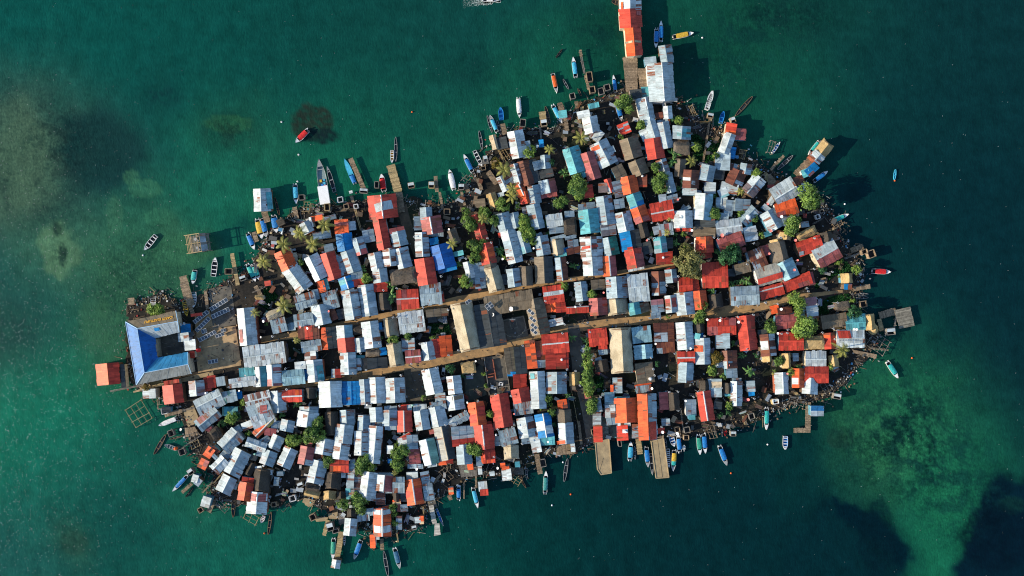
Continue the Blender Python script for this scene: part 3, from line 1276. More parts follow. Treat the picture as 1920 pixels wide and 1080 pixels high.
u 1564.4 741.2 13.1 9.4 10
x 1542.5 730 1555 721.2 18.8
x 1480 747.5 1507.5 756.2 12.5
j 1478.8 723.8 1502.5 747.5 5.6
deck 343.8,771.2 362.5,760 375,790 352.5,801.2 sand
deck 346.2,802.5 365,800 375,815 347.5,820 wood
deck 395,840 403.8,832.5 410,841.2 390,856.2 plank
b 331.2 784.4 297.5 798.1 9.4 cov white
b 288.1 851.9 310.6 815 7.5 canoe wood
b 331.9 842.5 308.8 833.8 8.1 skiff clear
b 350 856.2 370 843.1 3.5 canoe wood
b 377.5 845 388.8 836.2 2.8 canoe grey
b 317.5 823.8 342.5 817.5 3.8 canoe wood
j 312.5 813.8 332.5 803.8 2
u 326.2 810 10 11.2 -20
u 346.2 845 11.2 11.2 -20
j 341.2 840 378.8 815 2.5
x 347.5 822.5 365 817.5 12.5
x 357.5 837.5 372.5 830 11.2
t 435 783.8 12.5 light
t 445 781.2 7.5 dark
t 456.2 756.2 6.2 light
t 451.2 765 4.4 light
t 465 813.8 5 light
t 417.5 792.5 7.5 dark
tank 338.8 805.6 2.8
tank 385 737.5 2
tank 326.2 842.5 3 orange
t 587.5 812.5 18.8 broad
t 593.8 797.5 15 broad
t 576.2 822.5 10 broad
t 548.8 823.8 14.4 light
t 556.2 757.5 9.4 banana
t 526.2 777.5 8.8 banana
t 466.2 812.5 6.2 light
t 662.5 825 4.4 light
t 442.5 780 7.5 dark
tank 456.2 746.2 1.8
sp 537.5 730
sp 500 735
sp 553.8 800
sp 521.2 807.5
t 793.8 746.2 6.2 light
t 662.5 825 4.4 light
t 742.5 833.8 6.2 light
sp 803.8 764.4
sp 845 780
sp 835 796.9
sp 757.5 813.8
sp 748.8 761.2
sp 872.5 770.6
sp 751.2 703.8
tank 687.5 759.4 1.8
tank 722.5 713.1 1.8 teal
tank 772.5 761.2 1.8 teal
deck 1042.5,835 1077.5,832.5 1078.8,850 1045,853.8 wood
t 918.8 775 8.1 light
t 887.5 845 15.6 broad
tank 930 816.9 2.2
tank 963.8 776.2 1.8 pink
tank 1027.5 828.8 2.2
tank 876.2 755 1.8
sp 929.4 739.4
sp 958.1 742.5
sp 933.1 805
sp 960.6 801.2
sp 873.1 770.6
sp 978.8 832.5
pier 1115.8,830 1141.7,821.7 1146.7,886.7 1126.7,890 1120,880
pier 1220.8,827.5 1244.2,821.7 1254.2,895 1230,896.7
deck 1126.7,780 1140,780 1141.7,823.3 1128.3,828.3 stone
deck 1220,820 1233.3,820 1245,815 1244.2,822.5 wood
b 1180.8 861.7 1183 827.5 10.3 can lightblue
b 1190.8 861.7 1190 836.7 5 canoe grey
b 1211.7 838.3 1215 875.8 9.7 can blue
b 1220 850 1223.3 890 7 open grey
b 1247.5 822.5 1249.2 846.7 5.3 canoe grey
b 1252.5 841.7 1254.2 876.7 7 ribs grey
b 1264.2 844.2 1261.7 883.3 10 can tealyellow
b 1274.2 846.7 1270.8 811.7 9.2 can blue
b 1256.7 813.3 1264.2 837.5 10.3 skiff blue
b 1309.2 815.8 1312.5 852.5 10 can green
b 1319.2 813.3 1322.5 850 9.7 can blue
b 1282.5 843.3 1282.5 834.2 5.8 skiff grey
b 1064.2 860 1057.5 903.3 7.5 canoe grey
b 1349.2 836.7 1362.5 872.5 10.3 can blue
u 1110.8 807.5 5.8 10 -10
u 1284.2 818.3 9.2 8.3 0
u 1160 828.3 5.8 11.7 -8
j 1085 790 1090 833.3 5
j 1196.7 823.3 1200 851.7 10
x 1330 796.7 1338.3 820 13.3
tank 1242.5 810.8 3
tank 1172.5 810 2.3
deck 1141.7,796.7 1156.7,796.7 1160,820 1143.3,821.7 asphalt
deck 1176.7,798.3 1186.7,796.7 1186.7,820 1178.3,823.3 asphalt
buoy 1070 926.7
b 1472.6 817.8 1471.9 843 10.4 skiff blue
u 1448.9 751.1 8.9 7.4 -15
buoy 1370.4 887
buoy 1439 833.3
b 351.2 891.9 323.8 921.2 7.8 can blue
b 530 898.8 523.8 915 5.6 skiff white
u 363.1 881.2 10 10.6 -35
j 360 906.2 341.2 923.8 6.2
j 400 902.5 380 923.8 2.5
j 418.8 885 400 906.2 2.2
tank 491.9 875 2
tank 391.2 875.6 1.5 teal
tank 475 853.1 1.8 teal
sp 520.6 808.8
sp 456.2 835
sp 533.1 881.2
b 361.2 915 347.5 932.5 3.5 canoe dark
t 616.2 861.2 13.8 broad
t 678.8 866.2 15 broad
t 673.8 881.2 11.2 broad
t 697.5 875 10 broad
t 693.8 872.5 6.2 light
t 712.5 860 6.9 dark
t 748.8 845 16.2 broad
t 748.8 870 13.8 broad
t 740 886.2 7.5 palmy
t 706.2 925 5 dark
t 668.8 933.8 5 light
u 566.2 906.2 10 8.8 -20
sp 655.6 853.8
sp 600 910
sp 654.4 861.9
deck 858.8,871.2 893.8,870 895,892.5 865,895 planks
j 837.5 871.2 838.8 885 2.5
j 845 870 845 880 1.8
j 892.5 892.5 893.1 915 3.5
x 827.5 880 845 897.5 12.5
j 812.5 906.2 826.2 890 5
tank 933.1 878.1 2.5
tank 781.2 880 2.8
sp 926.2 856.9
j 1006.2 851.2 1013.1 888.8 9.4
u 1017.5 865.6 10 13.8 -12
b 1021.9 923.8 1023.8 882.5 9.4 can tealdark
b 987.5 900 987.5 866.2 4.5 canoe grey
b 972.5 891.2 986.2 915 4 canoe wood
b 976.2 890 980 907.5 3.8 canoe wood
deck 956.2,875 981.2,877.5 982.5,890 960,890 asphalt
x 958.8 895 975 905 11.2
buoy 1070 926.9
buoy 1055.6 866.5
buoy 1035 947.2
j 925 873.8 911.2 893.8 2
j 913.8 875 911.2 887.5 1.5
gr2 925,876.2 940,882.5 942.5,900 918.8,901.2
u 380.6 953.1 8.8 8.8 -30
deck 398.8,937.5 406.2,936.2 395,962.5 386.2,957.5 wood
b 437.5 928.8 436.9 970 8.1 canoe wood
b 502.5 1002.5 508.1 960 6.2 canoe wood
b 535 920 523.8 952.5 6 canoe grey
b 495 967.5 490 980 7.8 skiff orange
u 516.9 943.1 8.8 7.5 -5
u 551.9 931.2 11.2 10 -15
buoy 496 999.8
x 407.5 942.5 425 957.5 11.2
j 390 912.5 400 898.8 2
j 443.8 950 460 940 2
x 460 965 482.5 977.5 15
deck 567.5,936.2 580,940 582.5,950 572.5,947.5 sand
u 778.3 985 8.3 7.5 -15
j 640 996.7 631.7 1051.7 10.3
j 615 975 607.5 1004.2 7.5
j 701.7 1011.7 699.2 1028.3 7.5
j 715.8 1010 716.7 1031.7 6.7
b 625.8 1010 624.2 1048.3 10 can green
b 676.7 1013.3 664.2 1048.3 10 can blue
b 719.2 1033.3 727.5 1080 7.5 canoe grey
b 740 1028.3 750 1065.8 10 can bluedark
b 645 1001.7 645.8 1022.5 4.3 skiff white
b 686.7 1016.7 701.7 1031.7 4.3 canoe wood
b 762.5 980 764.2 999.2 4.7 canoe grey
u 622.5 983.3 11.7 14.2 -15
u 590 965.8 10.8 10.8 -25
u 632.5 991.7 11.7 6.7 -15
t 641.7 946.7 13.3 broad
t 670 941.7 16.7 broad
t 676.7 953.3 11.7 broad
t 738.3 953.3 9.2 broad
t 739.2 965 6.7 light
t 739.2 980 7.5 broad
j 590 940 581.7 958.3 2
j 743.3 993.3 746.7 1016.7 2.3
j 793.3 950 795 973.3 2.3
deck 615,963.3 633.3,960 631.7,973.3 616.7,973.3 sand
deck 570,933.3 591.7,938.3 583.3,950 566.7,941.7 sand
deck 588.3,970 615,970 613.3,976.7 593.3,978.3 sand
b 631.7 990 635.8 995.8 6.7 skiff teal
deck 635,961.7 646.7,961.7 646.7,983.3 635,981.7 planks
b 860 936.2 860 906.9 8.5 can blue
b 886.9 915 896.2 952.5 8.8 can lightblue
b 818.1 953.8 831.2 986.2 5.2 open bluered
pier2 808.1 947.5 815 982.5 8.8
deck 815,981.2 823.8,981.2 826.2,1002.5 813.8,1005 pale
deck 800,940 815,935 820,951.2 803.8,950 asphalt
j 870 905 870 935 2.5
j 842.5 928.8 845.6 937.5 6.9
u 777.5 985 8.1 6.9 -15
buoy 856.2 902.5"""

# ------------------------------------------------------------------ basics
def at(px, py, z=0.0):
    k = (CAM_H - z) / CAM_H / 6.0
    return Vector(((px - 960) * k, (540 - py) * k, z))

class MB:
    def __init__(s):
        s.v = []; s.f = []; s.m = []; s.t = []; s.uv = []
    def face(s, pts, mat=0, tone=(.5, 0, 0), uv=None):
        b = len(s.v); s.v += [tuple(p) for p in pts]
        s.f.append(tuple(range(b, b + len(pts)))); s.m.append(mat); s.t.append(tone)
        s.uv.append(uv if uv else [(p[0], p[1]) for p in pts])
    def hexa(s, lo, hi, mat=0, tone=(.5, 0, 0), bottom=True):
        n = len(lo)
        s.face(hi, mat, tone)
        if bottom: s.face(lo[::-1], mat, tone)
        for i in range(n):
            j = (i + 1) % n
            w = (Vector(lo[j]) - Vector(lo[i])).length; h = hi[i][2] - lo[i][2]
            s.face([lo[i], lo[j], hi[j], hi[i]], mat, tone, [(0, 0), (w, 0), (w, h), (0, h)])
    def box(s, c, size, rz=0, mat=0, tone=(.5, 0, 0), rx=0):
        x, y, z = size[0] / 2, size[1] / 2, size[2] / 2
        M = Matrix.Translation(c) @ Matrix.Rotation(rz, 4, 'Z') @ Matrix.Rotation(rx, 4, 'X')
        P = lambda a, b, d: M @ Vector((a * x, b * y, d * z))
        s.hexa([P(-1, -1, -1), P(1, -1, -1), P(1, 1, -1), P(-1, 1, -1)],
               [P(-1, -1, 1), P(1, -1, 1), P(1, 1, 1), P(-1, 1, 1)], mat, tone)
    def bar(s, a, b, w, h=None, mat=0, tone=(.5, 0, 0)):
        a = Vector(a); b = Vector(b); d = b - a
        if d.length < 1e-4: return
        h = h or w
        up = Vector((0, 0, 1)) if abs(d.normalized().z) < .9 else Vector((1, 0, 0))
        sx = d.cross(up).normalized() * w / 2; sy = sx.cross(d).normalized() * h / 2
        q = [a - sx - sy, a + sx - sy, a + sx + sy, a - sx + sy]
        r = [p + d for p in q]
        s.face(q[::-1], mat, tone); s.face(r, mat, tone)
        for i in range(4):
            j = (i + 1) % 4
            s.face([q[i], q[j], r[j], r[i]], mat, tone, [(0, 0), (w, 0), (w, d.length), (0, d.length)])
    def cyl(s, c, r0, r1, h, n=10, mat=0, tone=(.5, 0, 0)):
        c = Vector(c)
        lo = [c + Vector((math.cos(2 * math.pi * i / n) * r0, math.sin(2 * math.pi * i / n) * r0, 0)) for i in range(n)]
        hi = [c + Vector((math.cos(2 * math.pi * i / n) * r1, math.sin(2 * math.pi * i / n) * r1, h)) for i in range(n)]
        s.hexa(lo, hi, mat, tone)
    def build(s, name, mats, parent=None, base=None, smooth=False):
        if not isinstance(mats, (list, tuple)): mats = [mats]
        off = Vector(base) if base is not None else Vector((0, 0, 0))
        me = bpy.data.meshes.new(name)
        me.from_pydata([(v[0] - off.x, v[1] - off.y, v[2] - off.z) for v in s.v], [], s.f)
        for m in mats: me.materials.append(m)
        me.polygons.foreach_set('material_index', s.m)
        ca = me.color_attributes.new('tone', 'FLOAT_COLOR', 'CORNER')
        uvl = me.uv_layers.new(name='UVMap')
        ca_d = []; uv_d = []
        for t, u, f in zip(s.t, s.uv, s.f):
            for k in range(len(f)):
                ca_d += [t[0], t[1], t[2], 1.0]; uv_d += [u[k][0], u[k][1]]
        ca.data.foreach_set('color', ca_d); uvl.data.foreach_set('uv', uv_d)
        if smooth: me.polygons.foreach_set('use_smooth', [True] * len(me.polygons))
        me.update()
        o = bpy.data.objects.new(name, me); COL.objects.link(o)
        if parent is not None: o.parent = parent
        elif base is not None: o.location = base
        return o

def empty(name, loc, rz=0.0):
    o = bpy.data.objects.new(name, None); o.location = loc; o.rotation_euler = (0, 0, rz)
    o.empty_display_size = .5; COL.objects.link(o); return o

THINGS = []     # every thing waiting for its label: (object, kind words, px, py, short words)
def thing(o, desc, cat, px, py, short, group=None):
    o['category'] = cat
    if group: o['group'] = group
    THINGS.append((o, desc, px, py, short)); return o
def structure(o): o['kind'] = 'structure'; return o
def stuff(o): o['kind'] = 'stuff'; return o

# ------------------------------------------------------------------ materials
def mat_new(name):
    m = bpy.data.materials.new(name); m.use_nodes = True
    nt = m.node_tree; b = nt.nodes['Principled BSDF']
    return m, nt, b
def N(nt, t, **k):
    n = nt.nodes.new(t)
    for a, v in k.items():
        if a in n.inputs: n.inputs[a].default_value = v
        else: setattr(n, a, v)
    return n
def mixc(nt, fac, a, b, mode='MIX'):
    n = nt.nodes.new('ShaderNodeMix'); n.data_type = 'RGBA'; n.blend_type = mode
    for sock, val in ((n.inputs[0], fac), (n.inputs[6], a), (n.inputs[7], b)):
        if hasattr(val, 'links') or hasattr(val, 'is_linked'): nt.links.new(val, sock)
        elif isinstance(val, (int, float)): sock.default_value = val
        else: sock.default_value = (*val[:3], 1)
    return n.outputs[2]
def ramp(nt, fac, stops):
    n = nt.nodes.new('ShaderNodeValToRGB'); e = n.color_ramp.elements
    while len(e) < len(stops): e.new(.5)
    for i, (p, c) in enumerate(stops):
        e[i].position = p; e[i].color = (c, c, c, 1) if isinstance(c, (int, float)) else (*c, 1)
    nt.links.new(fac, n.inputs[0]); return n.outputs[0]
def math_n(nt, op, a, b=None):
    n = nt.nodes.new('ShaderNodeMath'); n.operation = op
    for i, v in enumerate((a, b)):
        if v is None: continue
        if isinstance(v, (int, float)): n.inputs[i].default_value = v
        else: nt.links.new(v, n.inputs[i])
    return n.outputs[0]

BASE = {'W': (.61, .68, .69), 'G': (.33, .43, .48), 'R': (.62, .065, .036), 'O': (.76, .115, .028), 'B': (.006, .22, .54), 'E': (.010, .13, .44), 'I': (.27, .47, .54),
        'T': (.11, .41, .45), 'N': (.16, .050, .030), 'P': (.42, .11, .10), 'K': (.050, .060, .063), 'D': (.20, .155, .10),
        'L': (.56, .43, .26), 'A': (.26, .48, .38), 'S': (.55, .56, .56), 'Y': (.62, .42, .12), 'C': (.50, .49, .44), 'V': (.03, .21, .15)}
WORD = {'W': 'white', 'G': 'grey', 'R': 'red', 'O': 'orange', 'B': 'blue', 'E': 'deep blue', 'I': 'icy blue', 'T': 'turquoise', 'N': 'rusty brown', 'P': 'faded pink',
        'K': 'charcoal', 'D': 'weathered brown', 'L': 'cream', 'A': 'pale green', 'S': 'silver', 'Y': 'mustard', 'C': 'buff', 'V': 'dark green'}
_tin = {}
def tin(c1, c2):
    """corrugated roofing sheets: base colour, second colour mixed in sheet by sheet, rust and dirt of their own shapes"""
    key = c1 + c2
    if key in _tin: return _tin[key]
    m, nt, b = mat_new('tin_%s_%s' % (WORD[c1].replace(' ', '_'), WORD[c2].replace(' ', '_')))
    at_ = N(nt, 'ShaderNodeAttribute', attribute_name='tone')
    sep = N(nt, 'ShaderNodeSeparateColor'); nt.links.new(at_.outputs['Color'], sep.inputs[0])
    tc = N(nt, 'ShaderNodeTexCoord'); geo = N(nt, 'ShaderNodeNewGeometry')
    n1 = N(nt, 'ShaderNodeTexNoise', Scale=.55, Detail=7, Roughness=.65); nt.links.new(geo.outputs['Position'], n1.inputs['Vector'])
    mp = N(nt, 'ShaderNodeMapping'); mp.inputs['Scale'].default_value = (3.2, .45, 1); nt.links.new(tc.outputs['UV'], mp.inputs[0])
    add = N(nt, 'ShaderNodeVectorMath', operation='ADD'); nt.links.new(mp.outputs[0], add.inputs[0])
    oi = N(nt, 'ShaderNodeObjectInfo')
    sc = N(nt, 'ShaderNodeVectorMath', operation='SCALE'); sc.inputs[0].default_value = (37, 91, 13); nt.links.new(oi.outputs['Random'], sc.inputs['Scale'])
    nt.links.new(sc.outputs[0], add.inputs[1])
    n2 = N(nt, 'ShaderNodeTexNoise', Scale=1.0, Detail=5, Roughness=.6); nt.links.new(add.outputs[0], n2.inputs['Vector'])
    col = mixc(nt, sep.outputs[2], BASE[c1], BASE[c2])
    tone = math_n(nt, 'ADD', math_n(nt, 'MULTIPLY', sep.outputs[0], .6), .66)
    cc = N(nt, 'ShaderNodeCombineColor')
    for i in range(3): nt.links.new(tone, cc.inputs[i])
    col = mixc(nt, 1.0, col, cc.outputs[0], 'MULTIPLY')
    if c1 in 'WGSCL':
        wx = ramp(nt, oi.outputs['Random'], [(.0, .0), (.35, .15), (.75, .55), (1.0, .80)])
        col = mixc(nt, wx, col, mixc(nt, .75, col, (.27, .37, .42)))
    dirt = ramp(nt, n1.outputs['Fac'], [(.30, (.55, .53, .49)), (.60, (1, 1, 1))])
    col = mixc(nt, .75, col, dirt, 'MULTIPLY')
    streak = ramp(nt, n2.outputs['Fac'], [(.36, (.55, .54, .52)), (.54, (1, 1, 1))])
    col = mixc(nt, .6, col, streak, 'MULTIPLY')
    thr = math_n(nt, 'ADD', math_n(nt, 'MULTIPLY', sep.outputs[1], .55), n2.outputs['Fac'])
    rust = ramp(nt, thr, [(.74, 0.0), (.86, 1.0)])
    col = mixc(nt, rust, col, (.19, .060, .026))
    nt.links.new(col, b.inputs['Base Color'])
    b.inputs['Roughness'].default_value = .55; b.inputs['Specular IOR Level'].default_value = .3
    su = N(nt, 'ShaderNodeSeparateXYZ'); nt.links.new(tc.outputs['UV'], su.inputs[0])
    wv = math_n(nt, 'SINE', math_n(nt, 'MULTIPLY', su.outputs[0], 24.0))
    bp = N(nt, 'ShaderNodeBump', Strength=.35, Distance=.02); nt.links.new(wv, bp.inputs['Height'])
    nt.links.new(bp.outputs[0], b.inputs['Normal'])
    _tin[key] = m; return m

def simple(name, c, rough=.7, noise=0.35, scale=1.2, c2=None, usetone=True, bump=0.0, spec=.3):
    m, nt, b = mat_new(name)
    geo = N(nt, 'ShaderNodeNewGeometry')
    n1 = N(nt, 'ShaderNodeTexNoise', Scale=scale, Detail=6, Roughness=.62); nt.links.new(geo.outputs['Position'], n1.inputs['Vector'])
    if c2 is None: c2 = tuple(x * (1 - noise) for x in c)
    f = ramp(nt, n1.outputs['Fac'], [(.36, 0.0), (.62, 1.0)])
    col = mixc(nt, f, c2, c)
    if usetone:
        at_ = N(nt, 'ShaderNodeAttribute', attribute_name='tone')
        sep = N(nt, 'ShaderNodeSeparateColor'); nt.links.new(at_.outputs['Color'], sep.inputs[0])
        tone = math_n(nt, 'ADD', math_n(nt, 'MULTIPLY', sep.outputs[0], 1.0), .5)
        cc = N(nt, 'ShaderNodeCombineColor')
        for i in range(3): nt.links.new(tone, cc.inputs[i])
        col = mixc(nt, 1.0, col, cc.outputs[0], 'MULTIPLY')
    nt.links.new(col, b.inputs['Base Color'])
    b.inputs['Roughness'].default_value = rough; b.inputs['Specular IOR Level'].default_value = spec
    if bump:
        bp = N(nt, 'ShaderNodeBump', Strength=bump, Distance=.1)
        n3 = N(nt, 'ShaderNodeTexNoise', Scale=scale * 5, Detail=4); nt.links.new(geo.outputs['Position'], n3.inputs['Vector'])
        nt.links.new(n3.outputs['Fac'], bp.inputs['Height']); nt.links.new(bp.outputs[0], b.inputs['Normal'])
    return m

def attr_colour(name, rough=.7, spec=.25, bump=0.0):
    """surface colour read from the mesh's own colour attribute (mixed litter, leaves)"""
    m, nt, b = mat_new(name)
    at_ = N(nt, 'ShaderNodeAttribute', attribute_name='tone')
    nt.links.new(at_.outputs['Color'], b.inputs['Base Color'])
    b.inputs['Roughness'].default_value = rough; b.inputs['Specular IOR Level'].default_value = spec
    return m

def leaf_mat(name, dark, light):
    m, nt, b = mat_new(name)
    at_ = N(nt, 'ShaderNodeAttribute', attribute_name='tone')
    sep = N(nt, 'ShaderNodeSeparateColor'); nt.links.new(at_.outputs['Color'], sep.inputs[0])
    oi = N(nt, 'ShaderNodeObjectInfo')
    f = math_n(nt, 'ADD', sep.outputs[0], math_n(nt, 'MULTIPLY', math_n(nt, 'SUBTRACT', oi.outputs['Random'], .5), .25))
    col = mixc(nt, ramp(nt, f, [(.05, 0.0), (.95, 1.0)]), dark, light)
    nt.links.new(col, b.inputs['Base Color']); b.inputs['Roughness'].default_value = .5; b.inputs['Specular IOR Level'].default_value = .25
    tr = N(nt, 'ShaderNodeBsdfTranslucent'); nt.links.new(col, tr.inputs[0])
    mx = N(nt, 'ShaderNodeMixShader'); mx.inputs[0].default_value = .3
    nt.links.new(b.outputs[0], mx.inputs[1]); nt.links.new(tr.outputs[0], mx.inputs[2])
    nt.links.new(mx.outputs[0], nt.nodes['Material Output'].inputs[0])
    return m

def thatch_mat(name, c, c2):
    m, nt, b = mat_new(name)
    tc = N(nt, 'ShaderNodeTexCoord'); geo = N(nt, 'ShaderNodeNewGeometry')
    mp = N(nt, 'ShaderNodeMapping'); mp.inputs['Scale'].default_value = (6, 1.2, 1); nt.links.new(tc.outputs['UV'], mp.inputs[0])
    n1 = N(nt, 'ShaderNodeTexNoise', Scale=1.6, Detail=8, Roughness=.75); nt.links.new(mp.outputs[0], n1.inputs['Vector'])
    n2 = N(nt, 'ShaderNodeTexNoise', Scale=.35, Detail=4); nt.links.new(geo.outputs['Position'], n2.inputs['Vector'])
    col = mixc(nt, ramp(nt, n1.outputs['Fac'], [(.35, 0.0), (.65, 1.0)]), c2, c)
    col = mixc(nt, .7, col, ramp(nt, n2.outputs['Fac'], [(.35, (.6, .57, .52)), (.6, (1, 1, 1))]), 'MULTIPLY')
    nt.links.new(col, b.inputs['Base Color']); b.inputs['Roughness'].default_value = .9; b.inputs['Specular IOR Level'].default_value = .05
    bp = N(nt, 'ShaderNodeBump', Strength=.9, Distance=.12); nt.links.new(n1.outputs['Fac'], bp.inputs['Height'])
    nt.links.new(bp.outputs[0], b.inputs['Normal'])
    return m

M = {}
M['thatch'] = thatch_mat('thatch_grey', (.23, .19, .145), (.10, .085, .07))
M['thatch_light'] = thatch_mat('thatch_straw', (.62, .45, .22), (.30, .20, .09))
M['thatch_pale'] = thatch_mat('thatch_bleached', (.55, .48, .345), (.29, .25, .18))
M['thatch_dark'] = thatch_mat('thatch_charred', (.10, .085, .07), (.045, .04, .035))
M['ridge_white'] = simple('ridge_cap_white', (.62, .62, .60), .5, .3, 2)
M['wall_wood'] = simple('wall_planks', (.16, .105, .065), .85, .45, 2.5)
M['wall_blue'] = simple('wall_blue_paint', (.10, .28, .38), .7, .4, 1.5)
M['wall_cream'] = simple('wall_cream_paint', (.55, .47, .33), .7, .35, 1.5)
M['wall_white'] = simple('wall_white_paint', (.62, .60, .56), .7, .35, 1.5)
M['wall_red'] = simple('wall_brick_red', (.36, .11, .06), .8, .4, 1.5)
M['plank'] = simple('weathered_planks', (.30, .22, .14), .85, .5, 2.2)
M['plank_grey'] = simple('grey_planks', (.22, .20, .17), .9, .45, 2.2)
M['bamboo'] = simple('yellow_bamboo', (.42, .31, .15), .7, .4, 3)
M['stone'] = simple('grey_stone', (.25, .23, .18), .9, .5, .9, bump=.4)
M['sandy'] = simple('sandy_concrete', (.40, .30, .165), .9, .35, .5, c2=(.27, .205, .12), bump=.25)
M['pale_conc'] = simple('pale_concrete', (.50, .47, .40), .9, .3, .8)
M['concrete'] = simple('dark_concrete', (.15, .135, .105), .9, .45, .45, c2=(.075, .07, .06))
M['white'] = simple('white_gelcoat', (.72, .72, .70), .35, .12, 2)
M['hull_grey'] = simple('grey_hull', (.30, .31, .31), .5, .35, 2)
M['hull_dark'] = simple('dark_dugout_wood', (.075, .06, .048), .8, .4, 2)
M['hull_wood'] = simple('brown_boat_wood', (.22, .14, .08), .75, .45, 2)
M['inside_dark'] = simple('dark_bilge', (.035, .04, .042), .6, .3, 2)
M['black'] = simple('black_plastic', (.02, .021, .022), .45, .2, 3)
M['metal'] = simple('grey_metal', (.32, .33, .34), .45, .25, 2)
M['panel'] = simple('solar_cells', (.055, .075, .10), .18, .25, 1.5, spec=.5)
M['frame_white'] = simple('white_frame', (.62, .62, .60), .5, .15, 2)
M['pink'] = simple('red_pink_plastic', (.62, .17, .15), .5, .2, 2)
M['teal_plastic'] = simple('mint_plastic', (.30, .58, .46), .5, .2, 2)
M['trunk'] = simple('tree_bark', (.13, .10, .075), .9, .4, 4)
CANVAS = {'blue': (.015, .19, .50), 'lightblue': (.06, .42, .60), 'teal': (.03, .40, .36), 'tealdark': (.04, .24, .22), 'yellow': (.66, .40, .04),
          'red': (.62, .02, .02), 'orange': (.75, .12, .02), 'white': (.74, .74, .72), 'green': (.03, .30, .20), 'bluedark': (.04, .14, .24),
          'grey': (.32, .34, .35), 'brown': (.2, .13, .08), 'wood': (.22, .14, .08), 'dark': (.03, .03, .03), 'clear': (.22, .30, .30)}
for k, v in CANVAS.items(): M['cv_' + k] = simple('canvas_' + k, v, .6, .25, 2.2)
M['leaf'] = leaf_mat('leaf_broad', (.016, .058, .016), (.27, .42, .085))
M['leaf_light'] = leaf_mat('leaf_lime', (.035, .115, .02), (.34, .46, .09))
M['leaf_olive'] = leaf_mat('leaf_olive', (.04, .055, .02), (.30, .29, .10))
M['leaf_dark'] = leaf_mat('leaf_deep', (.010, .045, .018), (.06, .19, .065))
M['leaf_palm'] = leaf_mat('leaf_palm', (.05, .085, .02), (.46, .43, .11))
M['leaf_banana'] = leaf_mat('leaf_banana', (.02, .09, .03), (.20, .37, .09))
M['leaf_warm'] = leaf_mat('leaf_flame', (.05, .06, .012), (.34, .22, .035))
M['litter'] = attr_colour('litter_and_glints', .75)

# ------------------------------------------------------------------ parse
REC = {}
for line in DATA.strip().split('\n'):
    p = line.split(); REC.setdefault(p[0], []).append(p[1:])
SEQ = [l.split() for l in DATA.strip().split('\n')]

def parse_code(c):
    c1 = c[0] if c[0] in BASE or c[0] == 'H' else 'G'
    sec = [k for k in c[1:] if k in BASE and k != c1]
    return c1, (sec[0] if sec else None)

def quad_px(v):
    x1, y1, x2, y2, a, b = v
    dx, dy = x2 - x1, y2 - y1; L = math.hypot(dx, dy) or 1
    nx, ny = dy / L, -dx / L
    if abs(dx) > abs(dy):
        if ny > 0: nx, ny = -nx, -ny
    elif nx > 0: nx, ny = -nx, -ny
    return (x1, y1), (x2, y2), (nx, ny)

# ------------------------------------------------------------------ roofs
def slope_sheets(mb, A, B, E, F, mats, tones, sheet=.92, lift=0.0, seed=0):
    """one roof slope laid as overlapping sheets: ridge A-B down to eave E-F"""
    r = random.Random(seed); sheet *= r.uniform(.68, 1.3); ph = r.uniform(0, 6.28); sag = r.uniform(.02, .13); rag = r.uniform(.04, .2)
    A, B, E, F = map(Vector, (A, B, E, F))
    L = ((B - A).length + (F - E).length) / 2; W = ((E - A).length + (F - B).length) / 2
    n = max(2, int(round(L / sheet))); rows = 1 if W < 2.9 else (2 if W < 6.5 else 3)
    nrm = (B - A).cross(E - A).normalized()
    if nrm.z < 0: nrm = -nrm
    for i in range(n):
        u0 = max(0, i / n - .015); u1 = min(1, (i + 1) / n + .015)
        for k in range(rows):
            v0 = max(0, k / rows - .03); v1 = (k + 1) / rows
            j = r.uniform(-rag, rag) / max(W, 1) if k == rows - 1 else 0
            dz = lift + .035 * (i % 2) + .03 * (rows - k) + r.uniform(0, .02)
            P = lambda u, v: (A.lerp(B, u)).lerp(E.lerp(F, u), v) + nrm * (dz - sag * math.sin(math.pi * u) * (1 - .4 * v) + .04 * math.sin(u * 9 + ph))
            tn = tones(i / n, k / rows, r)
            q = [P(u0, v0), P(u0, v1 + j), P(u1, v1 + j), P(u1, v0)]
            uv = [(u0 * L, v0 * W), (u0 * L, v1 * W), (u1 * L, v1 * W), (u1 * L, v0 * W)]
            mb.face(q, mats, tn, uv)

def tone_fn(sec, r, rusty, side=0):
    """which sheets carry the second colour: one patch with ragged edges, or scattered sheets"""
    a = r.uniform(-.1, .75); b = a + r.uniform(.2, .5); scatter = r.random() < (.5 if sec in 'NGS' else .12) if sec else False
    rowsel = r.choice((-1, -1, 0, 1))
    base = r.uniform(.25, .75)
    def f(u, v, q):
        s = 0.0
        if sec:
            if scatter: s = 1.0 if q.random() < .30 else 0.0
            elif a < u < b and (rowsel < 0 or (rowsel == 0) == (v < .4)): s = 1.0
        rust = 0.0
        if q.random() < rusty: rust = q.uniform(.25, .75)
        return (min(1, max(0, base + q.uniform(-.4, .4))), rust, s)
    return f
RUSTY = {'W': .16, 'G': .22, 'R': .08, 'N': .5, 'P': .25, 'T': .06, 'B': .04, 'L': .1, 'C': .15, 'S': .15, 'O': .08, 'E': 0.0, 'I': .06}

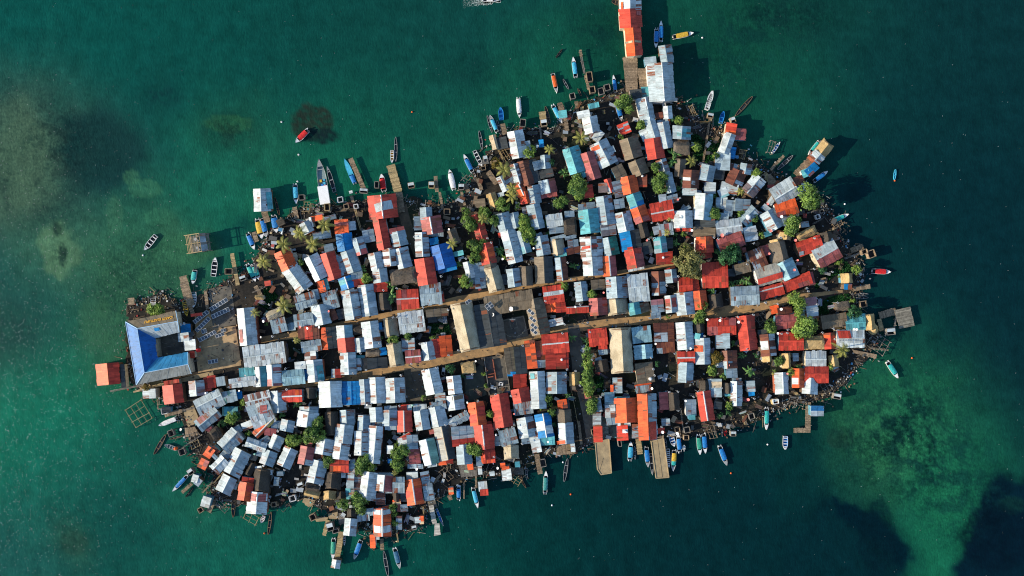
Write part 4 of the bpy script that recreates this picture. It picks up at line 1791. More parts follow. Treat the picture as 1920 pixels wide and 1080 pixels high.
def thatch_roof(mb, A, B, sides, rise, seed):
    """thick thatch: rounded ridge, ragged eaves, hipped ends, built as a fine jittered grid"""
    r = random.Random(seed)
    A, B = Vector(A), Vector(B); d = (B - A); L = d.length; dn = d / max(L, 1e-4)
    n = max(5, int(L / .55)); m = 7
    for (E, F) in sides:
        E, F = Vector(E), Vector(F)
        hip = min(.16, 1.0 / max(L, 1))
        grid = []
        for i in range(n + 1):
            u = i / n; row = []
            for k in range(m + 1):
                v = k / m
                p = A.lerp(B, u).lerp(E.lerp(F, u), v)
                sag = -.10 * math.sin(math.pi * v)
                edge = min(u, 1 - u)
                if edge < hip: p.z -= (1 - edge / hip) ** 1.5 * rise * .45 * (1 - v)
                p.z += sag + r.uniform(-.06, .06)
                if k == m: p += Vector((r.uniform(-.1, .1), r.uniform(-.1, .1), -.05))
                row.append(p)
            grid.append(row)
        W = (E - A).length
        for i in range(n):
            for k in range(m):
                q = [grid[i][k], grid[i][k + 1], grid[i + 1][k + 1], grid[i + 1][k]]
                mb.face(q, 0, (.5, 0, 0), [(i * L / n, k * W / m), (i * L / n, (k + 1) * W / m), ((i + 1) * L / n, (k + 1) * W / m), ((i + 1) * L / n, k * W / m)])
            a, b = grid[i][m], grid[i + 1][m]
            mb.face([a, a - Vector((0, 0, .28)), b - Vector((0, 0, .28)), b])

def wall_prism(mb, foot, z0, ztop, inset=.3):
    c = sum((Vector((p[0], p[1], 0)) for p in foot), Vector()) / len(foot)
    P = []
    for p in foot:
        v = Vector((p[0], p[1], 0)) - c; l = v.length
        P.append(c + v * max(.5, (l - inset) / max(l, .01)))
    lo = [Vector((p.x, p.y, z0)) for p in P]
    hi = [Vector((p.x, p.y, zt)) for p, zt in zip(P, ztop)]
    mb.hexa(lo, hi, 0, (R.uniform(.3, .7), 0, 0))

def grow(v, a, e):
    x1, y1, x2, y2, p, q = v; L = math.hypot(x2 - x1, y2 - y1) or 1; dx, dy = (x2 - x1) / L * e, (y2 - y1) / L * e
    return [x1 - dx, y1 - dy, x2 + dx, y2 + dy, p + a, q + a]
def dims(v):
    return math.hypot(v[2] - v[0], v[3] - v[1]), v[4] + v[5]

OVERRIDE = {'T3': ('I', None), 'T4': ('I', None), 'T5': ('I', None), 'T6': ('I', None), 'T7': ('I', None), 'WT2': ('W', 'I'), 'WB': ('W', None), 'GB': ('G', None), 'GRb': ('G', None), 'OS': ('O', None), 'B2': ('B', None), 'OB': ('O', None), 'OB2': ('O', 'N'), 'OB3': ('O', 'N'), 'KB': ('K', None), 'NB': ('N', 'G'), 'WS': ('W', 'S'), 'KW': ('K', None), 'DN': ('D', None), 'DE': ('D', None), 'R2': ('R', None), 'D2': ('D', None)}
def roof_words(c1, sec):
    if c1 == 'H': return 'thatched'
    w = WORD[c1] + ' tin-roofed'
    return w
ROOF_MAT_TH = {'HC': 'thatch_pale', 'HL': 'thatch_light', 'HK': 'thatch_dark', 'HB': 'thatch_light', 'HT': 'thatch_light', 'HP': 'thatch', 'HR': 'thatch', 'HD': 'thatch_dark'}

def gable(v, code, seed):
    r = random.Random(seed)
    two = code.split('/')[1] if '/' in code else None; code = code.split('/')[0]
    c1, sec = OVERRIDE.get(code, parse_code(code))
    thatch = code[0] == 'H'
    ext, wid = dims(v)
    big = ext * wid > 2600
    ze = GZ + (3.3 if big else 2.55) + r.uniform(-.25, .35)
    if thatch: ze = GZ + (2.6 if big else 1.9)
    (p1, p2, n) = quad_px(v); a, b = v[4], v[5]
    slope = .13 if code == 'B2' else .46 if not thatch else .85
    if c1 in 'KD' and big: slope = .16
    rise = max(.35, min(4.2, slope * (a + b) / 12.0))
    lo, hi = min(a, b), max(a, b)
    A = at(*p1, ze); B = at(*p2, ze); 
    E1 = at(p1[0] + n[0] * a, p1[1] + n[1] * a, ze); F1 = at(p2[0] + n[0] * a, p2[1] + n[1] * a, ze)
    E2 = at(p1[0] - n[0] * b, p1[1] - n[1] * b, ze); F2 = at(p2[0] - n[0] * b, p2[1] - n[1] * b, ze)
    k = (CAM_H - ze - rise) / (CAM_H - ze)
    Ar = Vector((A.x * k, A.y * k, ze + rise)); Br = Vector((B.x * k, B.y * k, ze + rise))
    c = (E1 + F1 + E2 + F2) / 4; base = Vector((c.x, c.y, GZ))
    px, py = (p1[0] + p2[0]) / 2 + n[0] * (a - b) / 2, (p1[1] + p2[1]) / 2 + n[1] * (a - b) / 2
    area = ext * wid
    size = 'large ' if area > 1700 else ('small ' if area < 480 else '')
    lng = 'long ' if max(ext, wid) / max(1, min(ext, wid)) > 2.3 else ''
    root = empty('thatched_house' if thatch else 'house', base)
    # walls: eaves box with gable ends
    mb = MB(); foot = [E1, (E1 + E2) / 2, E2, F2, (F1 + F2) / 2, F1]
    kk = lo / hi if hi else 1
    foot[1] = Vector((Ar.x, Ar.y, 0)); foot[4] = Vector((Br.x, Br.y, 0))
    zt = [ze - .12, ze + rise - .3, ze - .12, ze - .12, ze + rise - .3, ze - .12]
    wall_prism(mb, foot, GZ - .1, zt)
    wk = r.choices(['wall_wood', 'wall_blue', 'wall_cream', 'wall_white', 'wall_red'], [5, 1.5, 2, 2, 1])[0]
    if thatch: wk = 'wall_wood'
    mb.build('wall', M[wk], root, base)
    mb = MB()
    if thatch:
        mname = 'thatch'
        for kx, mn in ROOF_MAT_TH.items():
            if code.startswith(kx): mname = mn
        thatch_roof(mb, Ar, Br, [(E1, F1), (E2, F2)], rise, seed)
        mb.build('roof', M[mname], root, base, smooth=False)
        desc = size + lng + {'thatch': 'grey', 'thatch_light': 'straw-coloured', 'thatch_pale': 'pale', 'thatch_dark': 'dark'}[mname] + ' thatched house'
        sh = 'thatched house'; cat = 'thatched house'
    else:
        rusty = .5 if sec == 'N' else RUSTY.get(c1, .05)
        t1 = tone_fn(sec, r, rusty); t2 = tone_fn(sec, r, rusty)
        mt = tin(c1, sec or ('N' if c1 not in 'NKD' else 'G'))
        mt2 = mt
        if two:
            d1, dsec = parse_code(two); mt2 = tin(d1, dsec or ('N' if d1 not in 'NKD' else 'G')); t2 = tone_fn(dsec, r, .5 if dsec == 'N' else RUSTY.get(d1, .05))  # orange-and-red roofs: sunlit and shaded look of one roof coloured into its slopes
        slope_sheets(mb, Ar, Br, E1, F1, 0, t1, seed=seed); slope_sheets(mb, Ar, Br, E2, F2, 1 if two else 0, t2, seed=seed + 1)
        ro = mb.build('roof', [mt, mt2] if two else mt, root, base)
        mb = MB(); d = (Br - Ar).normalized(); s1 = (E1 - Ar).normalized() * .24; s2 = (E2 - Ar).normalized() * .24
        up = Vector((0, 0, .11))
        mb.face([Ar + up, Ar + s1 + up, Br + s1 + up, Br + up], 0, (r.random(), .2, 0)); mb.face([Ar + up, Br + up, Br + s2 + up, Ar + s2 + up], 0, (r.random(), .2, 0))
        white = 'ridge' in code or c1 in 'RPOB' and r.random() < .35
        rc = mb.build('ridge_cap', M['ridge_white'] if white else mt, ro, base)
        desc = size + lng + roof_words(c1, sec) + ' house'
        if two: desc = size + lng + 'house, one roof slope ' + WORD[c1] + ', the other ' + WORD[two[0]]
        elif sec: desc += ' with ' + WORD[sec] + ' sheets'
        sh = (WORD[c1] + '-and-' + WORD[two[0]] if two else WORD[c1]) + ' house'; cat = 'house'
    thing(root, desc, cat, px, py, sh, 'houses packed over the island')
    root['_px'] = 0; del root['_px']
    return dict(root=root, base=base, ze=ze, A=Ar, B=Br, E1=E1, F1=F1, E2=E2, F2=F2, v=v)

def mono_corners(v, d, ze, drop):
    (p1, p2, n) = quad_px(v); a, b = v[4], v[5]
    pts = [(p1[0] + n[0] * a, p1[1] + n[1] * a), (p2[0] + n[0] * a, p2[1] + n[1] * a), (p2[0] - n[0] * b, p2[1] - n[1] * b), (p1[0] - n[0] * b, p1[1] - n[1] * b)]
    cx = sum(p[0] for p in pts) / 4; cy = sum(p[1] for p in pts) / 4
    ax = {'L': (-1, 0), 'R': (1, 0), 'U': (0, -1), 'D': (0, 1)}[d]
    # the two corners furthest along the fall direction become the eave
    edges = [(i, (i + 1) % 4) for i in range(4)]
    best = max(edges, key=lambda e: sum((pts[k][0] - cx) * ax[0] + (pts[k][1] - cy) * ax[1] for k in e))
    i, j = best
    E, F = pts[i], pts[j]; A, B = pts[(i - 1) % 4], pts[(j + 1) % 4]
    return at(*A, ze + drop), at(*B, ze + drop), at(*E, ze), at(*F, ze), cx, cy

def mono(v, code, d, seed, parent=None, base=None, lower=0.0):
    r = random.Random(seed)
    c1, sec = OVERRIDE.get(code, parse_code(code)); thatch = code[0] == 'H'
    ext, wid = dims(v); area = ext * wid
    tiny = area < 70
    ze = GZ + (1.2 if tiny else 2.1) + r.uniform(-.2, .25) - lower
    dist = (ext if d in 'UD' and abs(v[3] - v[1]) > abs(v[2] - v[0]) else wid) / 6.0
    drop = max(.15, min(1.5, dist * (.17 if not thatch else .4)))
    A, B, E, F, cx, cy = mono_corners(v, d, ze, drop)
    own = parent is None
    if own:
        c = (A + B + E + F) / 4; base = Vector((c.x, c.y, GZ))
        root = empty('thatched_hut' if thatch else 'shed', base)
    else: root = parent
    mb = MB()
    if thatch:
        mid1 = (A + E) / 2; mid2 = (B + F) / 2; rz = Vector((0, 0, max(.6, dist * .32)))
        for q in (A, B): q.z = ze
        mname = 'thatch'
        for kx, mn in ROOF_MAT_TH.items():
            if code.startswith(kx): mname = mn
        thatch_roof(mb, mid1 + rz, mid2 + rz, [(A, B), (E, F)], rz.z, seed)
        ro = mb.build('roof' if own else 'annex_roof', M[mname], root, base)
    else:
        rusty = .5 if sec == 'N' else RUSTY.get(c1, .05)
        mt = tin(c1, sec or ('N' if c1 not in 'NKD' else 'G'))
        slope_sheets(mb, A, B, E, F, 0, tone_fn(sec, r, rusty), seed=seed, sheet=.8)
        mb.bar(A - Vector((0, 0, .08)), B - Vector((0, 0, .08)), .1, .1, 0, (.4, 0, 0)); mb.bar(E - Vector((0, 0, .08)), F - Vector((0, 0, .08)), .1, .1, 0, (.4, 0, 0))
        ro = mb.build('roof' if own else 'annex_roof', mt, root, base)
        if not own and c1: ro['label'] = WORD[c1] + ' tin annex roof' if not sec else WORD[c1] + ' and ' + WORD[sec] + ' tin annex roof'
    mb = MB(); wall_prism(mb, [A, B, F, E], GZ - .1, [A.z - .1, B.z - .1, F.z - .1, E.z - .1], .22)
    mb.build('wall' if own else 'annex_wall', M[r.choice(['wall_wood', 'wall_wood', 'wall_blue', 'wall_cream', 'wall_white'])], root if own else ro, base)
    if own:
        size = 'large ' if area > 900 else ('tiny ' if area < 90 else ('small ' if area < 260 else ''))
        lng = 'long ' if max(ext, wid) / max(1, min(ext, wid)) > 2.4 else ''
        if thatch: desc = size + lng + {'thatch': 'grey', 'thatch_light': 'straw-coloured', 'thatch_pale': 'pale', 'thatch_dark': 'dark'}[mname] + ' thatched hut'; sh = 'thatched hut'; cat = 'hut'
        else:
            desc = size + lng + roof_words(c1, sec) + ' shed' + (' with ' + WORD[sec] + ' sheets' if sec else ''); sh = WORD[c1] + ' shed'; cat = 'shed'
        thing(root, desc, cat, cx, cy, sh, 'thatched huts between the houses' if thatch else 'lean-to sheds between the houses')
    return root

def roof_patch(h, v, code):
    """a repair of odd sheets lying on a house's roof"""
    c1, sec = parse_code(code)
    (p1, p2, n) = quad_px(v); a, b = v[4], v[5]
    pts = [(p1[0] + n[0] * a, p1[1] + n[1] * a), (p2[0] + n[0] * a, p2[1] + n[1] * a), (p2[0] - n[0] * b, p2[1] - n[1] * b), (p1[0] - n[0] * b, p1[1] - n[1] * b)]
    # roof planes: project onto the slope under each point
    A, B, E1, E2 = h['A'], h['B'], h['E1'], h['E2']
    d = Vector((B.x - A.x, B.y - A.y)); d.normalize(); nn = Vector((-d.y, d.x))
    s1 = (Vector((E1.x - A.x, E1.y - A.y))).dot(nn); s2 = (Vector((E2.x - A.x, E2.y - A.y))).dot(nn)
    def z(p):
        s = (Vector((p.x - A.x, p.y - A.y))).dot(nn)
        t = s / s1 if s * s1 > 0 else s / s2
        return A.z + (h['ze'] - A.z) * max(0, min(1, t))
    mb = MB(); mt = tin(c1, sec or 'N'); r = random.Random(int(p1[0] * 10)); P = []
    nu, nv = 5, 5
    q = [at(*p, h['ze'] + .4) for p in pts]
    g = [[None] * (nv + 1) for _ in range(nu + 1)]
    for i in range(nu + 1):
        for k in range(nv + 1):
            p = q[0].lerp(q[1], i / nu).lerp(q[3].lerp(q[2], i / nu), k / nv); p.z = z(p) + .17; g[i][k] = p
    for i in range(nu):
        t = (r.random(), r.random() * .4, 0)
        for k in range(nv): mb.face([g[i][k], g[i + 1][k], g[i + 1][k + 1], g[i][k + 1]], 0, t)
    o = mb.build('roof_panel', mt, h['root'], h['base']); o['label'] = WORD[c1] + ' sheet panel on the roof'

# ------------------------------------------------------------------ houses, sheds, annexes
last = None; seed = 100
for p in SEQ:
    k = p[0]
    if k in 'GSAP' and len(k) == 1:
        seed += 7
        v = [float(x) for x in p[1:7]]; code = p[7]
        if k != 'P': v = grow(v, 1.1 if k == 'G' else .8, 1.4 if k == 'G' else .9)
        if k == 'G': last = gable(v, code, seed)
        elif k == 'S':
            last = None; mono(v, code, p[8] if len(p) > 8 else 'R', seed)
        elif k == 'A' and last: mono(v, code, p[8] if len(p) > 8 else 'R', seed, last['root'], last['base'], .15)
        elif k == 'P' and last: roof_patch(last, v, code)

# ------------------------------------------------------------------ the U-shaped blue school
def text_mesh(txt, size, mat, name, parent, M4):
    cu = bpy.data.curves.new(name, 'FONT'); cu.body = txt; cu.size = size; cu.extrude = .04; cu.align_x = 'CENTER'; cu.align_y = 'CENTER'; cu.offset = .025
    ob = bpy.data.objects.new(name + '_curve', cu); COL.objects.link(ob)
    bpy.context.view_layer.update()
    dg = bpy.context.evaluated_depsgraph_get()
    me = bpy.data.meshes.new_from_object(ob.evaluated_get(dg)); bpy.data.objects.remove(ob)
    me.materials.clear(); me.materials.append(mat)
    o = bpy.data.objects.new(name, me); COL.objects.link(o); o.parent = parent; o.matrix_local = M4
    return o
def school():
    ze, zr = GZ + 4.2, GZ + 6.1
    e = lambda x, y: at(x, y, ze); t = lambda x, y: at(x, y, zr)
    base = at(275, 660, GZ); root = empty('school_building', base)
    NW, SW = e(235.8, 603.3), e(256, 721.5); NE, SE = e(330, 582.5), e(359, 700.6)
    r1, r2, rN, rS = t(257.5, 615.8), t(271, 698.8), t(333.5, 602.3), t(353, 683)
    iN, iS, inE, isE = e(291, 634), e(295, 671), e(336.5, 623), e(352.5, 660)
    blue, cyan = tin('E', 'B'), tin('B', 'T')
    def panel(q, mt, name, sec, sheet=1.05, lab=None):
        mb = MB(); r = random.Random(name); slope_sheets(mb, q[0], q[1], q[2], q[3], 0, lambda u, v, w: (w.uniform(.42, .58), w.random() * .1, sec), sheet=sheet, seed=len(name))
        o = mb.build(name, mt, root, base)
        if lab: o['label'] = lab
        return o
    panel((r1, r2, NW, SW), blue, 'west_wing_roof', .35, lab='bright blue outer roof slope of the west wing')
    panel((r1, r2, iN, iS), blue, 'courtyard_roof', 0.0, lab='deep blue roof slope facing the courtyard')
    nr = panel((r1, rN, NW, NE), tin('D', 'L'), 'north_wing_roof', .12, lab='weathered brown roof slope with yellow lettering')
    panel((r1, rN, iN, inE), tin('G', 'S'), 'north_court_roof', .5, lab='mottled grey roof slope of the north wing')
    panel((r2, rS, iS, isE), cyan, 'south_court_roof', .25, lab='sky blue roof slope of the south wing')
    panel((r2, rS, SW, SE), tin('D', 'G'), 'south_wing_roof', .45, lab='grey brown roof slope of the south wing')
    mb = MB()
    for a, b in ((r1, r2), (r1, rN), (r2, rS), (r1, NW), (r2, SW), (NW, SW), (NE, rN), (rN, inE), (SE, rS), (rS, isE)):
        mb.bar(a + Vector((0, 0, .16)), b + Vector((0, 0, .16)), .16, .1, 0, (.7, 0, 0))
    mb.build('ridge_cap', simple('pale_blue_trim', (.30, .48, .66), .5, .2, 2), root, base)
    mb = MB()
    for foot in ([NW, SW, iS, iN], [NW, iN, inE, NE], [SW, SE, isE, iS]):
        wall_prism(mb, foot, GZ - .1, [ze - .1] * 4, .7)
    mb.build('wall', M['wall_cream'], root, base)
    # lettering lies on the north slope and reads from the sea
    c = (r1.lerp(rN, .60)).lerp(NW.lerp(NE, .60), .47)
    X = -(rN - r1).normalized(); up = (r1 - NW.lerp(NE, .25)); up = (NW.lerp(NE, .6) - r1.lerp(rN, .6)).normalized()
    up = (up - X * up.dot(X)).normalized(); Z = X.cross(-up); Y = -up
    if Z.z < 0: Z = -Z
    Y = Z.cross(X)
    M4 = Matrix((X, Y, Z)).transposed().to_4x4(); M4.translation = c - base + Z * .2
    text_mesh('CARTI SUGTUPU', 1.16, simple('yellow_lettering', (.90, .46, .05), .6, .1, 2, usetone=False), 'roof_lettering', root, M4)
    mb = MB(); c = r1.lerp(rN, .42).lerp(iN.lerp(inE, .35), .22)
    d = (rN - r1).normalized(); s = (iN - r1); s = (s - d * s.dot(d)).normalized()
    z = Vector((0, 0, .22)); mb.face([c + z - d * .8, c + z + d * .8, c + z + d * .8 + s * 1.1, c + z - d * .8 + s * 1.1], 0, (.6, 0, 0))
    o = mb.build('roof_panel', cyan, root, base); o['label'] = 'small sky blue patch on the grey slope'
    thing(root, 'U-shaped school with blue roof around a courtyard', 'school', 275, 655, 'blue-roofed school')
    # paved yard
    mb = MB(); q = [at(285, 630, GZ), at(350, 615, GZ), at(362, 670, GZ), at(290, 680, GZ)]
    mb.face([p + Vector((0, 0, .02)) for p in q[::-1]]); structure(mb.build('courtyard', M['concrete']))
school()

# ------------------------------------------------------------------ basketball court, ruin, yards
def poly_slab(pts, z, th, m, name):
    mb = MB(); top = [at(x, y, z) for x, y in pts]
    ar = sum(top[i].x * top[(i + 1) % len(top)].y - top[(i + 1) % len(top)].x * top[i].y for i in range(len(top)))
    if ar < 0: top = top[::-1]
    mb.hexa([p - Vector((0, 0, th)) for p in top], top, 0)
    return mb.build(name, m), top
def pts_of(p): return [tuple(map(float, s.split(','))) for s in p if ',' in s]
def kind_of(p): return [s for s in p if ',' not in s]
zl = [0]
def court():
    P = pts_of(REC['court'][0]); z = GZ + .05
    o, q = poly_slab(P, z, .1, M['concrete'], 'basketball_court'); structure(o)
    a, b, c, d = [at(x, y, z) for x, y in P]
    mb = MB(); U = lambda u, v: a.lerp(b, u).lerp(d.lerp(c, u), v) + Vector((0, 0, .012))
    def line(pts, w=.12):
        for s, t in zip(pts, pts[1:]):
            dd = (t - s).normalized(); n = Vector((-dd.y, dd.x, 0)) * w / 2
            mb.face([s - n, t - n, t + n, s + n])
    line([U(.03, .05), U(.97, .05), U(.97, .5)])
    line([U(.5 + .47 * math.cos(t), .45 + .45 * math.sin(t)) for t in [i * math.pi / 18 for i in range(19)]])
    line([U(.03, .05), U(.03, .45)])
    line([U(.36, .06), U(.36, .5), U(.62, .5), U(.62, .06)], .08)
    structure(mb.build('court_line_markings', simple('court_paint', (.42, .38, .28), .8, .4, 2)))
    base = U(.49, .0); root = empty('basketball_hoop', base)
    mb = MB(); mb.bar(base, base + Vector((0, 0, 3.3)), .18); mb.build('pole', M['metal'], root, base)
    mb = MB(); mb.box(base + Vector((.1, -.5, 3.2)), (1.7, .08, 1.05)); mb.build('backboard', M['white'], root, base)
    mb = MB()
    for i in range(10):
        s, t = 2 * math.pi * i / 10, 2 * math.pi * (i + 1) / 10; cc = base + Vector((.1, -.85, 2.95))
        mb.bar(cc + Vector((math.cos(s) * .25, math.sin(s) * .25, 0)), cc + Vector((math.cos(t) * .25, math.sin(t) * .25, 0)), .04)
    mb.build('rim', M['cv_orange'], root, base)
    thing(root, 'basketball hoop with white backboard at the court edge', 'basketball hoop', 960, 592, 'basketball hoop')
court()
def ruin():
    P = pts_of(REC['ruin'][0]); base = at(930, 700, GZ); root = empty('roofless_building', base)
    mb = MB(); top = [at(x, y, GZ + .35) for x, y in P][::-1]
    mb.hexa([p - Vector((0, 0, .4)) for p in top], top); mb.build('floor_slab', M['concrete'], root, base)
    red = M['wall_red']
    T = lambda x, y, z=.36: at(800 + x / 8, 630 + y / 8, GZ + z)
    mb = MB()
    for a, b in (((990, 350), (1040, 650)), ((880, 520), (920, 515)), ((900, 620), (1000, 605)), ((920, 575), (1010, 560)), ((890, 480), (895, 525))):
        mb.bar(T(*a, .75), T(*b, .75), .3, .8)
    mb.build('wall', M['wall_red'], root, base)['label'] = 'low red inner walls'
    mb = MB()
    for a, b in (((1055, 690), (1060, 790)), ((930, 770), (1060, 750)), ((1085, 770), (1240, 745)), ((860, 320), (940, 880)), ((1160, 290), (1250, 820)), ((960, 700), (965, 770))):
        mb.bar(T(*a, .8), T(*b, .8), .22, .9)
    mb.build('wall', M['plank_grey'], root, base)['label'] = 'low grey outer walls'
    thing(root, 'roofless concrete building with low red walls inside', 'ruin', 930, 705, 'roofless building')
    b2 = T(1115, 695, .36); mb = MB()
    mb.box(b2 + Vector((0, 0, .4)), (1.3, .25, .9), -.1); mb.box(b2 + Vector((-.55, -.4, .4)), (.3, 1.0, .9), -.1); mb.box(b2 + Vector((.5, -.4, .4)), (.3, 1.0, .9), -.1); mb.box(b2 + Vector((0, -.7, .3)), (1.3, .3, .7), -.1)
    o = mb.build('washing_trough', M['white'], None, b2)
    thing(o, 'white open washing trough on the roofless building slab', 'trough', 939, 717, 'white trough')
ruin()
FLAT = {'sand': 'sandy', 'asphalt': 'concrete', 'brown': 'brown_yard', 'pale': 'pale_conc'}
M['brown_yard'] = simple('brown_yard_concrete', (.50, .345, .18), .9, .5, .35, c2=(.27, .19, .105), bump=.2)
for p in REC.get('deck', []):
    P, kk = pts_of(p), kind_of(p); kd = kk[0] if kk else 'wood'
    cx = sum(a for a, b in P) / len(P); cy = sum(b for a, b in P) / len(P)
    if kd in FLAT and kd != 'pale':
        zl[0] += 1; o, _ = poly_slab(P, GZ + .06 + .006 * zl[0], .4, M[FLAT[kd]], 'courtyard'); structure(o); continue
    z = GZ + .55; base = at(cx, cy, 0)
    root = empty('wooden_platform' if kd != 'stone' and kd != 'pale' else 'stone_jetty', base)
    mb = MB(); q = [at(x, y, z) for x, y in P]; kkm = {'wood': 'plank', 'plank': 'bamboo', 'planks': 'plank_grey', 'stone': 'stone', 'pale': 'pale_conc'}[kd]
    a, b, c, d = q[0], q[1], q[2], q[3]
    if (b - a).length < (d - a).length: a, b, c, d = b, c, d, a
    n = max(3, int((b - a).length / .38))
    for i in range(n):
        u0, u1 = (i + .03) / n, (i + .97) / n; j = R.uniform(-.02, .02); j2 = R.uniform(-.02, .02); dz = Vector((0, 0, R.uniform(0, .03)))
        t = [a.lerp(b, u0).lerp(d.lerp(c, u0), j), a.lerp(b, u1).lerp(d.lerp(c, u1), j), a.lerp(b, u1).lerp(d.lerp(c, u1), 1 + j2), a.lerp(b, u0).lerp(d.lerp(c, u0), 1 + j2)]
        t = [x + dz for x in t]
        ar = (t[1] - t[0]).cross(t[2] - t[0]).z
        if ar < 0: t = t[::-1]
        mb.hexa([x - Vector((0, 0, .1)) for x in t], t, 0, (R.uniform(.2, .8), 0, 0))
    mb.build('deck', M[kkm], root, base)
    for x in q:
        mb = MB(); s = x.lerp((a + c) / 2, .06); mb.bar((s.x, s.y, -1), (s.x, s.y, z - .02), .22); mb.build('post', M['plank_grey'], root, base)
    thing(root, {'wood': 'weathered brown plank platform', 'plank': 'yellow plank platform', 'planks': 'grey plank platform', 'stone': 'grey slab jetty', 'pale': 'pale concrete landing'}[kd],
          'platform' if kd not in ('stone', 'pale') else 'jetty', cx, cy, 'plank platform', 'plank platforms along the shore')
for p in REC.get('pier', []):
    P = pts_of(p); cx = sum(a for a, b in P) / len(P); cy = sum(b for a, b in P) / len(P); base = at(cx, cy, 0); root = empty('pier', base)
    mb = MB(); top = [at(x, y, GZ + .75) for x, y in P][::-1]
    mb.hexa([x - Vector((0, 0, 1.0)) for x in top], top); mb.build('deck', M['sandy'], root, base)
    mb = MB()
    for i in range(len(top)):
        s, t = top[i], top[(i + 1) % len(top)]
        mb.bar(s + Vector((0, 0, .06)), t + Vector((0, 0, .06)), .22, .16, 0, (.75, 0, 0))
    mb.bar(top[0].lerp(top[1], .5) + Vector((0, 0, .03)), top[2].lerp(top[-1], .5) + Vector((0, 0, .03)), .06, .05, 0, (.1, 0, 0))
    mb.build('kerb', M['sandy'], root, base)
    thing(root, 'broad sandy concrete pier' + (' with chipped rounded corner' if cx < 1180 else ' with boats tied alongside'), 'pier', cx, cy, 'sandy pier', 'sandy piers on the south shore')
if 'pond' in REC:
    o, _ = poly_slab(pts_of(REC['pond'][0]), GZ + .03, .2, simple('muddy_yard', (.055, .06, .04), .35, .4, .6), 'flooded_ground'); structure(o)
# small thatch cone at the eastern landing
cpx, cpy = 1632.5, 617; base = at(cpx, cpy, GZ); root = empty('thatched_shelter', base)
mb = MB(); n = 12; apex = base + Vector((0, 0, 3.2))
for i in range(n):
    a, b = 2 * math.pi * i / n, 2 * math.pi * (i + 1) / n
    q = [base + Vector((math.cos(t) * (1.7 + R.uniform(-.1, .1)), math.sin(t) * 1.7, 1.5)) for t in (a, b)]
    mb.face([apex, q[0], q[1]], 0, (.5, 0, 0), [(i, 0), (i, 2), (i + 1, 2)])
mb.build('roof', M['thatch_light'], root, base)
for i in range(4):
    mb = MB(); t = i * math.pi / 2 + .5; s = base + Vector((math.cos(t) * 1.2, math.sin(t) * 1.2, 0)); mb.bar(s, s + Vector((0, 0, 1.7)), .12); mb.build('post', M['bamboo'], root, base)
thing(root, 'pointed straw-coloured thatched shelter at the eastern landing', 'shelter', cpx, cpy, 'thatched shelter')

# ------------------------------------------------------------------ jetties and walkways
def jetty(v, big=False):
    x1, y1, x2, y2, w = v; z = GZ + .45; a = at(x1, y1, z); b = at(x2, y2, z); L = (b - a).length; W = w / 6
    if L < .6: return
    base = at((x1 + x2) / 2, (y1 + y2) / 2, 0); d = (b - a).normalized(); s = Vector((-d.y, d.x, 0))
    walk = W > .75
    root = empty('plank_jetty' if walk else 'timber_walkway', base)
    mb = MB()
    if walk:
        n = max(3, int(L / .36)); bmat = 'plank' if R.random() < .7 else 'bamboo'
        if big: bmat = 'pale_conc'
        for i in range(n):
            c = a.lerp(b, (i + .5) / n); mb.box(c + Vector((0, 0, R.uniform(0, .03))) + s * R.uniform(-.06, .06), (W * R.uniform(.93, 1.05), L / n * .9, .07), math.atan2(s.y, s.x), 0, (R.uniform(.2, .8), 0, 0))
        for q in (-1, 1): mb.bar(a + s * q * W * .38 - Vector((0, 0, .09)), b + s * q * W * .38 - Vector((0, 0, .09)), .12, .12, 0, (.3, 0, 0))
    else:
        bmat = R.choice(['plank', 'plank_grey', 'bamboo', 'plank_grey'])
        for q in ((-.3, .3) if W > .35 else (0,)):
            mb.bar(a + s * q * W + Vector((0, 0, R.uniform(-.03, .05))), b + s * q * W * R.uniform(.6, 1.2), max(.12, W * .36), .1, 0, (R.uniform(.3, .7), 0, 0))
    mb.build('deck', M[bmat], root, base)
    k = max(2, min(6, int(L / 3.5)))
    for i in range(k):
        c = a.lerp(b, (i + .5) / k) + s * (W * .5 * (1 if i % 2 else -1))
        mb = MB(); mb.bar((c.x, c.y, -1), (c.x, c.y, z + R.uniform(.15, .7)), .14); mb.build('post', M['plank_grey'], root, base)
    desc = ('long ' if L > 9 else 'short ' if L < 3.5 else '') + ('broad ' if W > 2 else 'narrow ' if W < .75 else '') + ('pale concrete jetty' if big else {'plank': 'brown plank ', 'bamboo': 'yellow plank ', 'plank_grey': 'grey plank '}[bmat] + ('jetty' if walk else 'walkway'))
    thing(root, desc, 'jetty' if walk else 'walkway', (x1 + x2) / 2, (y1 + y2) / 2, 'plank jetty' if walk else 'plank walkway', 'plank jetties around the shore' if walk else 'narrow walkways along the shore')
for p in REC.get('j', []): jetty([float(x) for x in p[:5]])
for p in REC.get('pier2', []): jetty([float(x) for x in p[:5]], True)

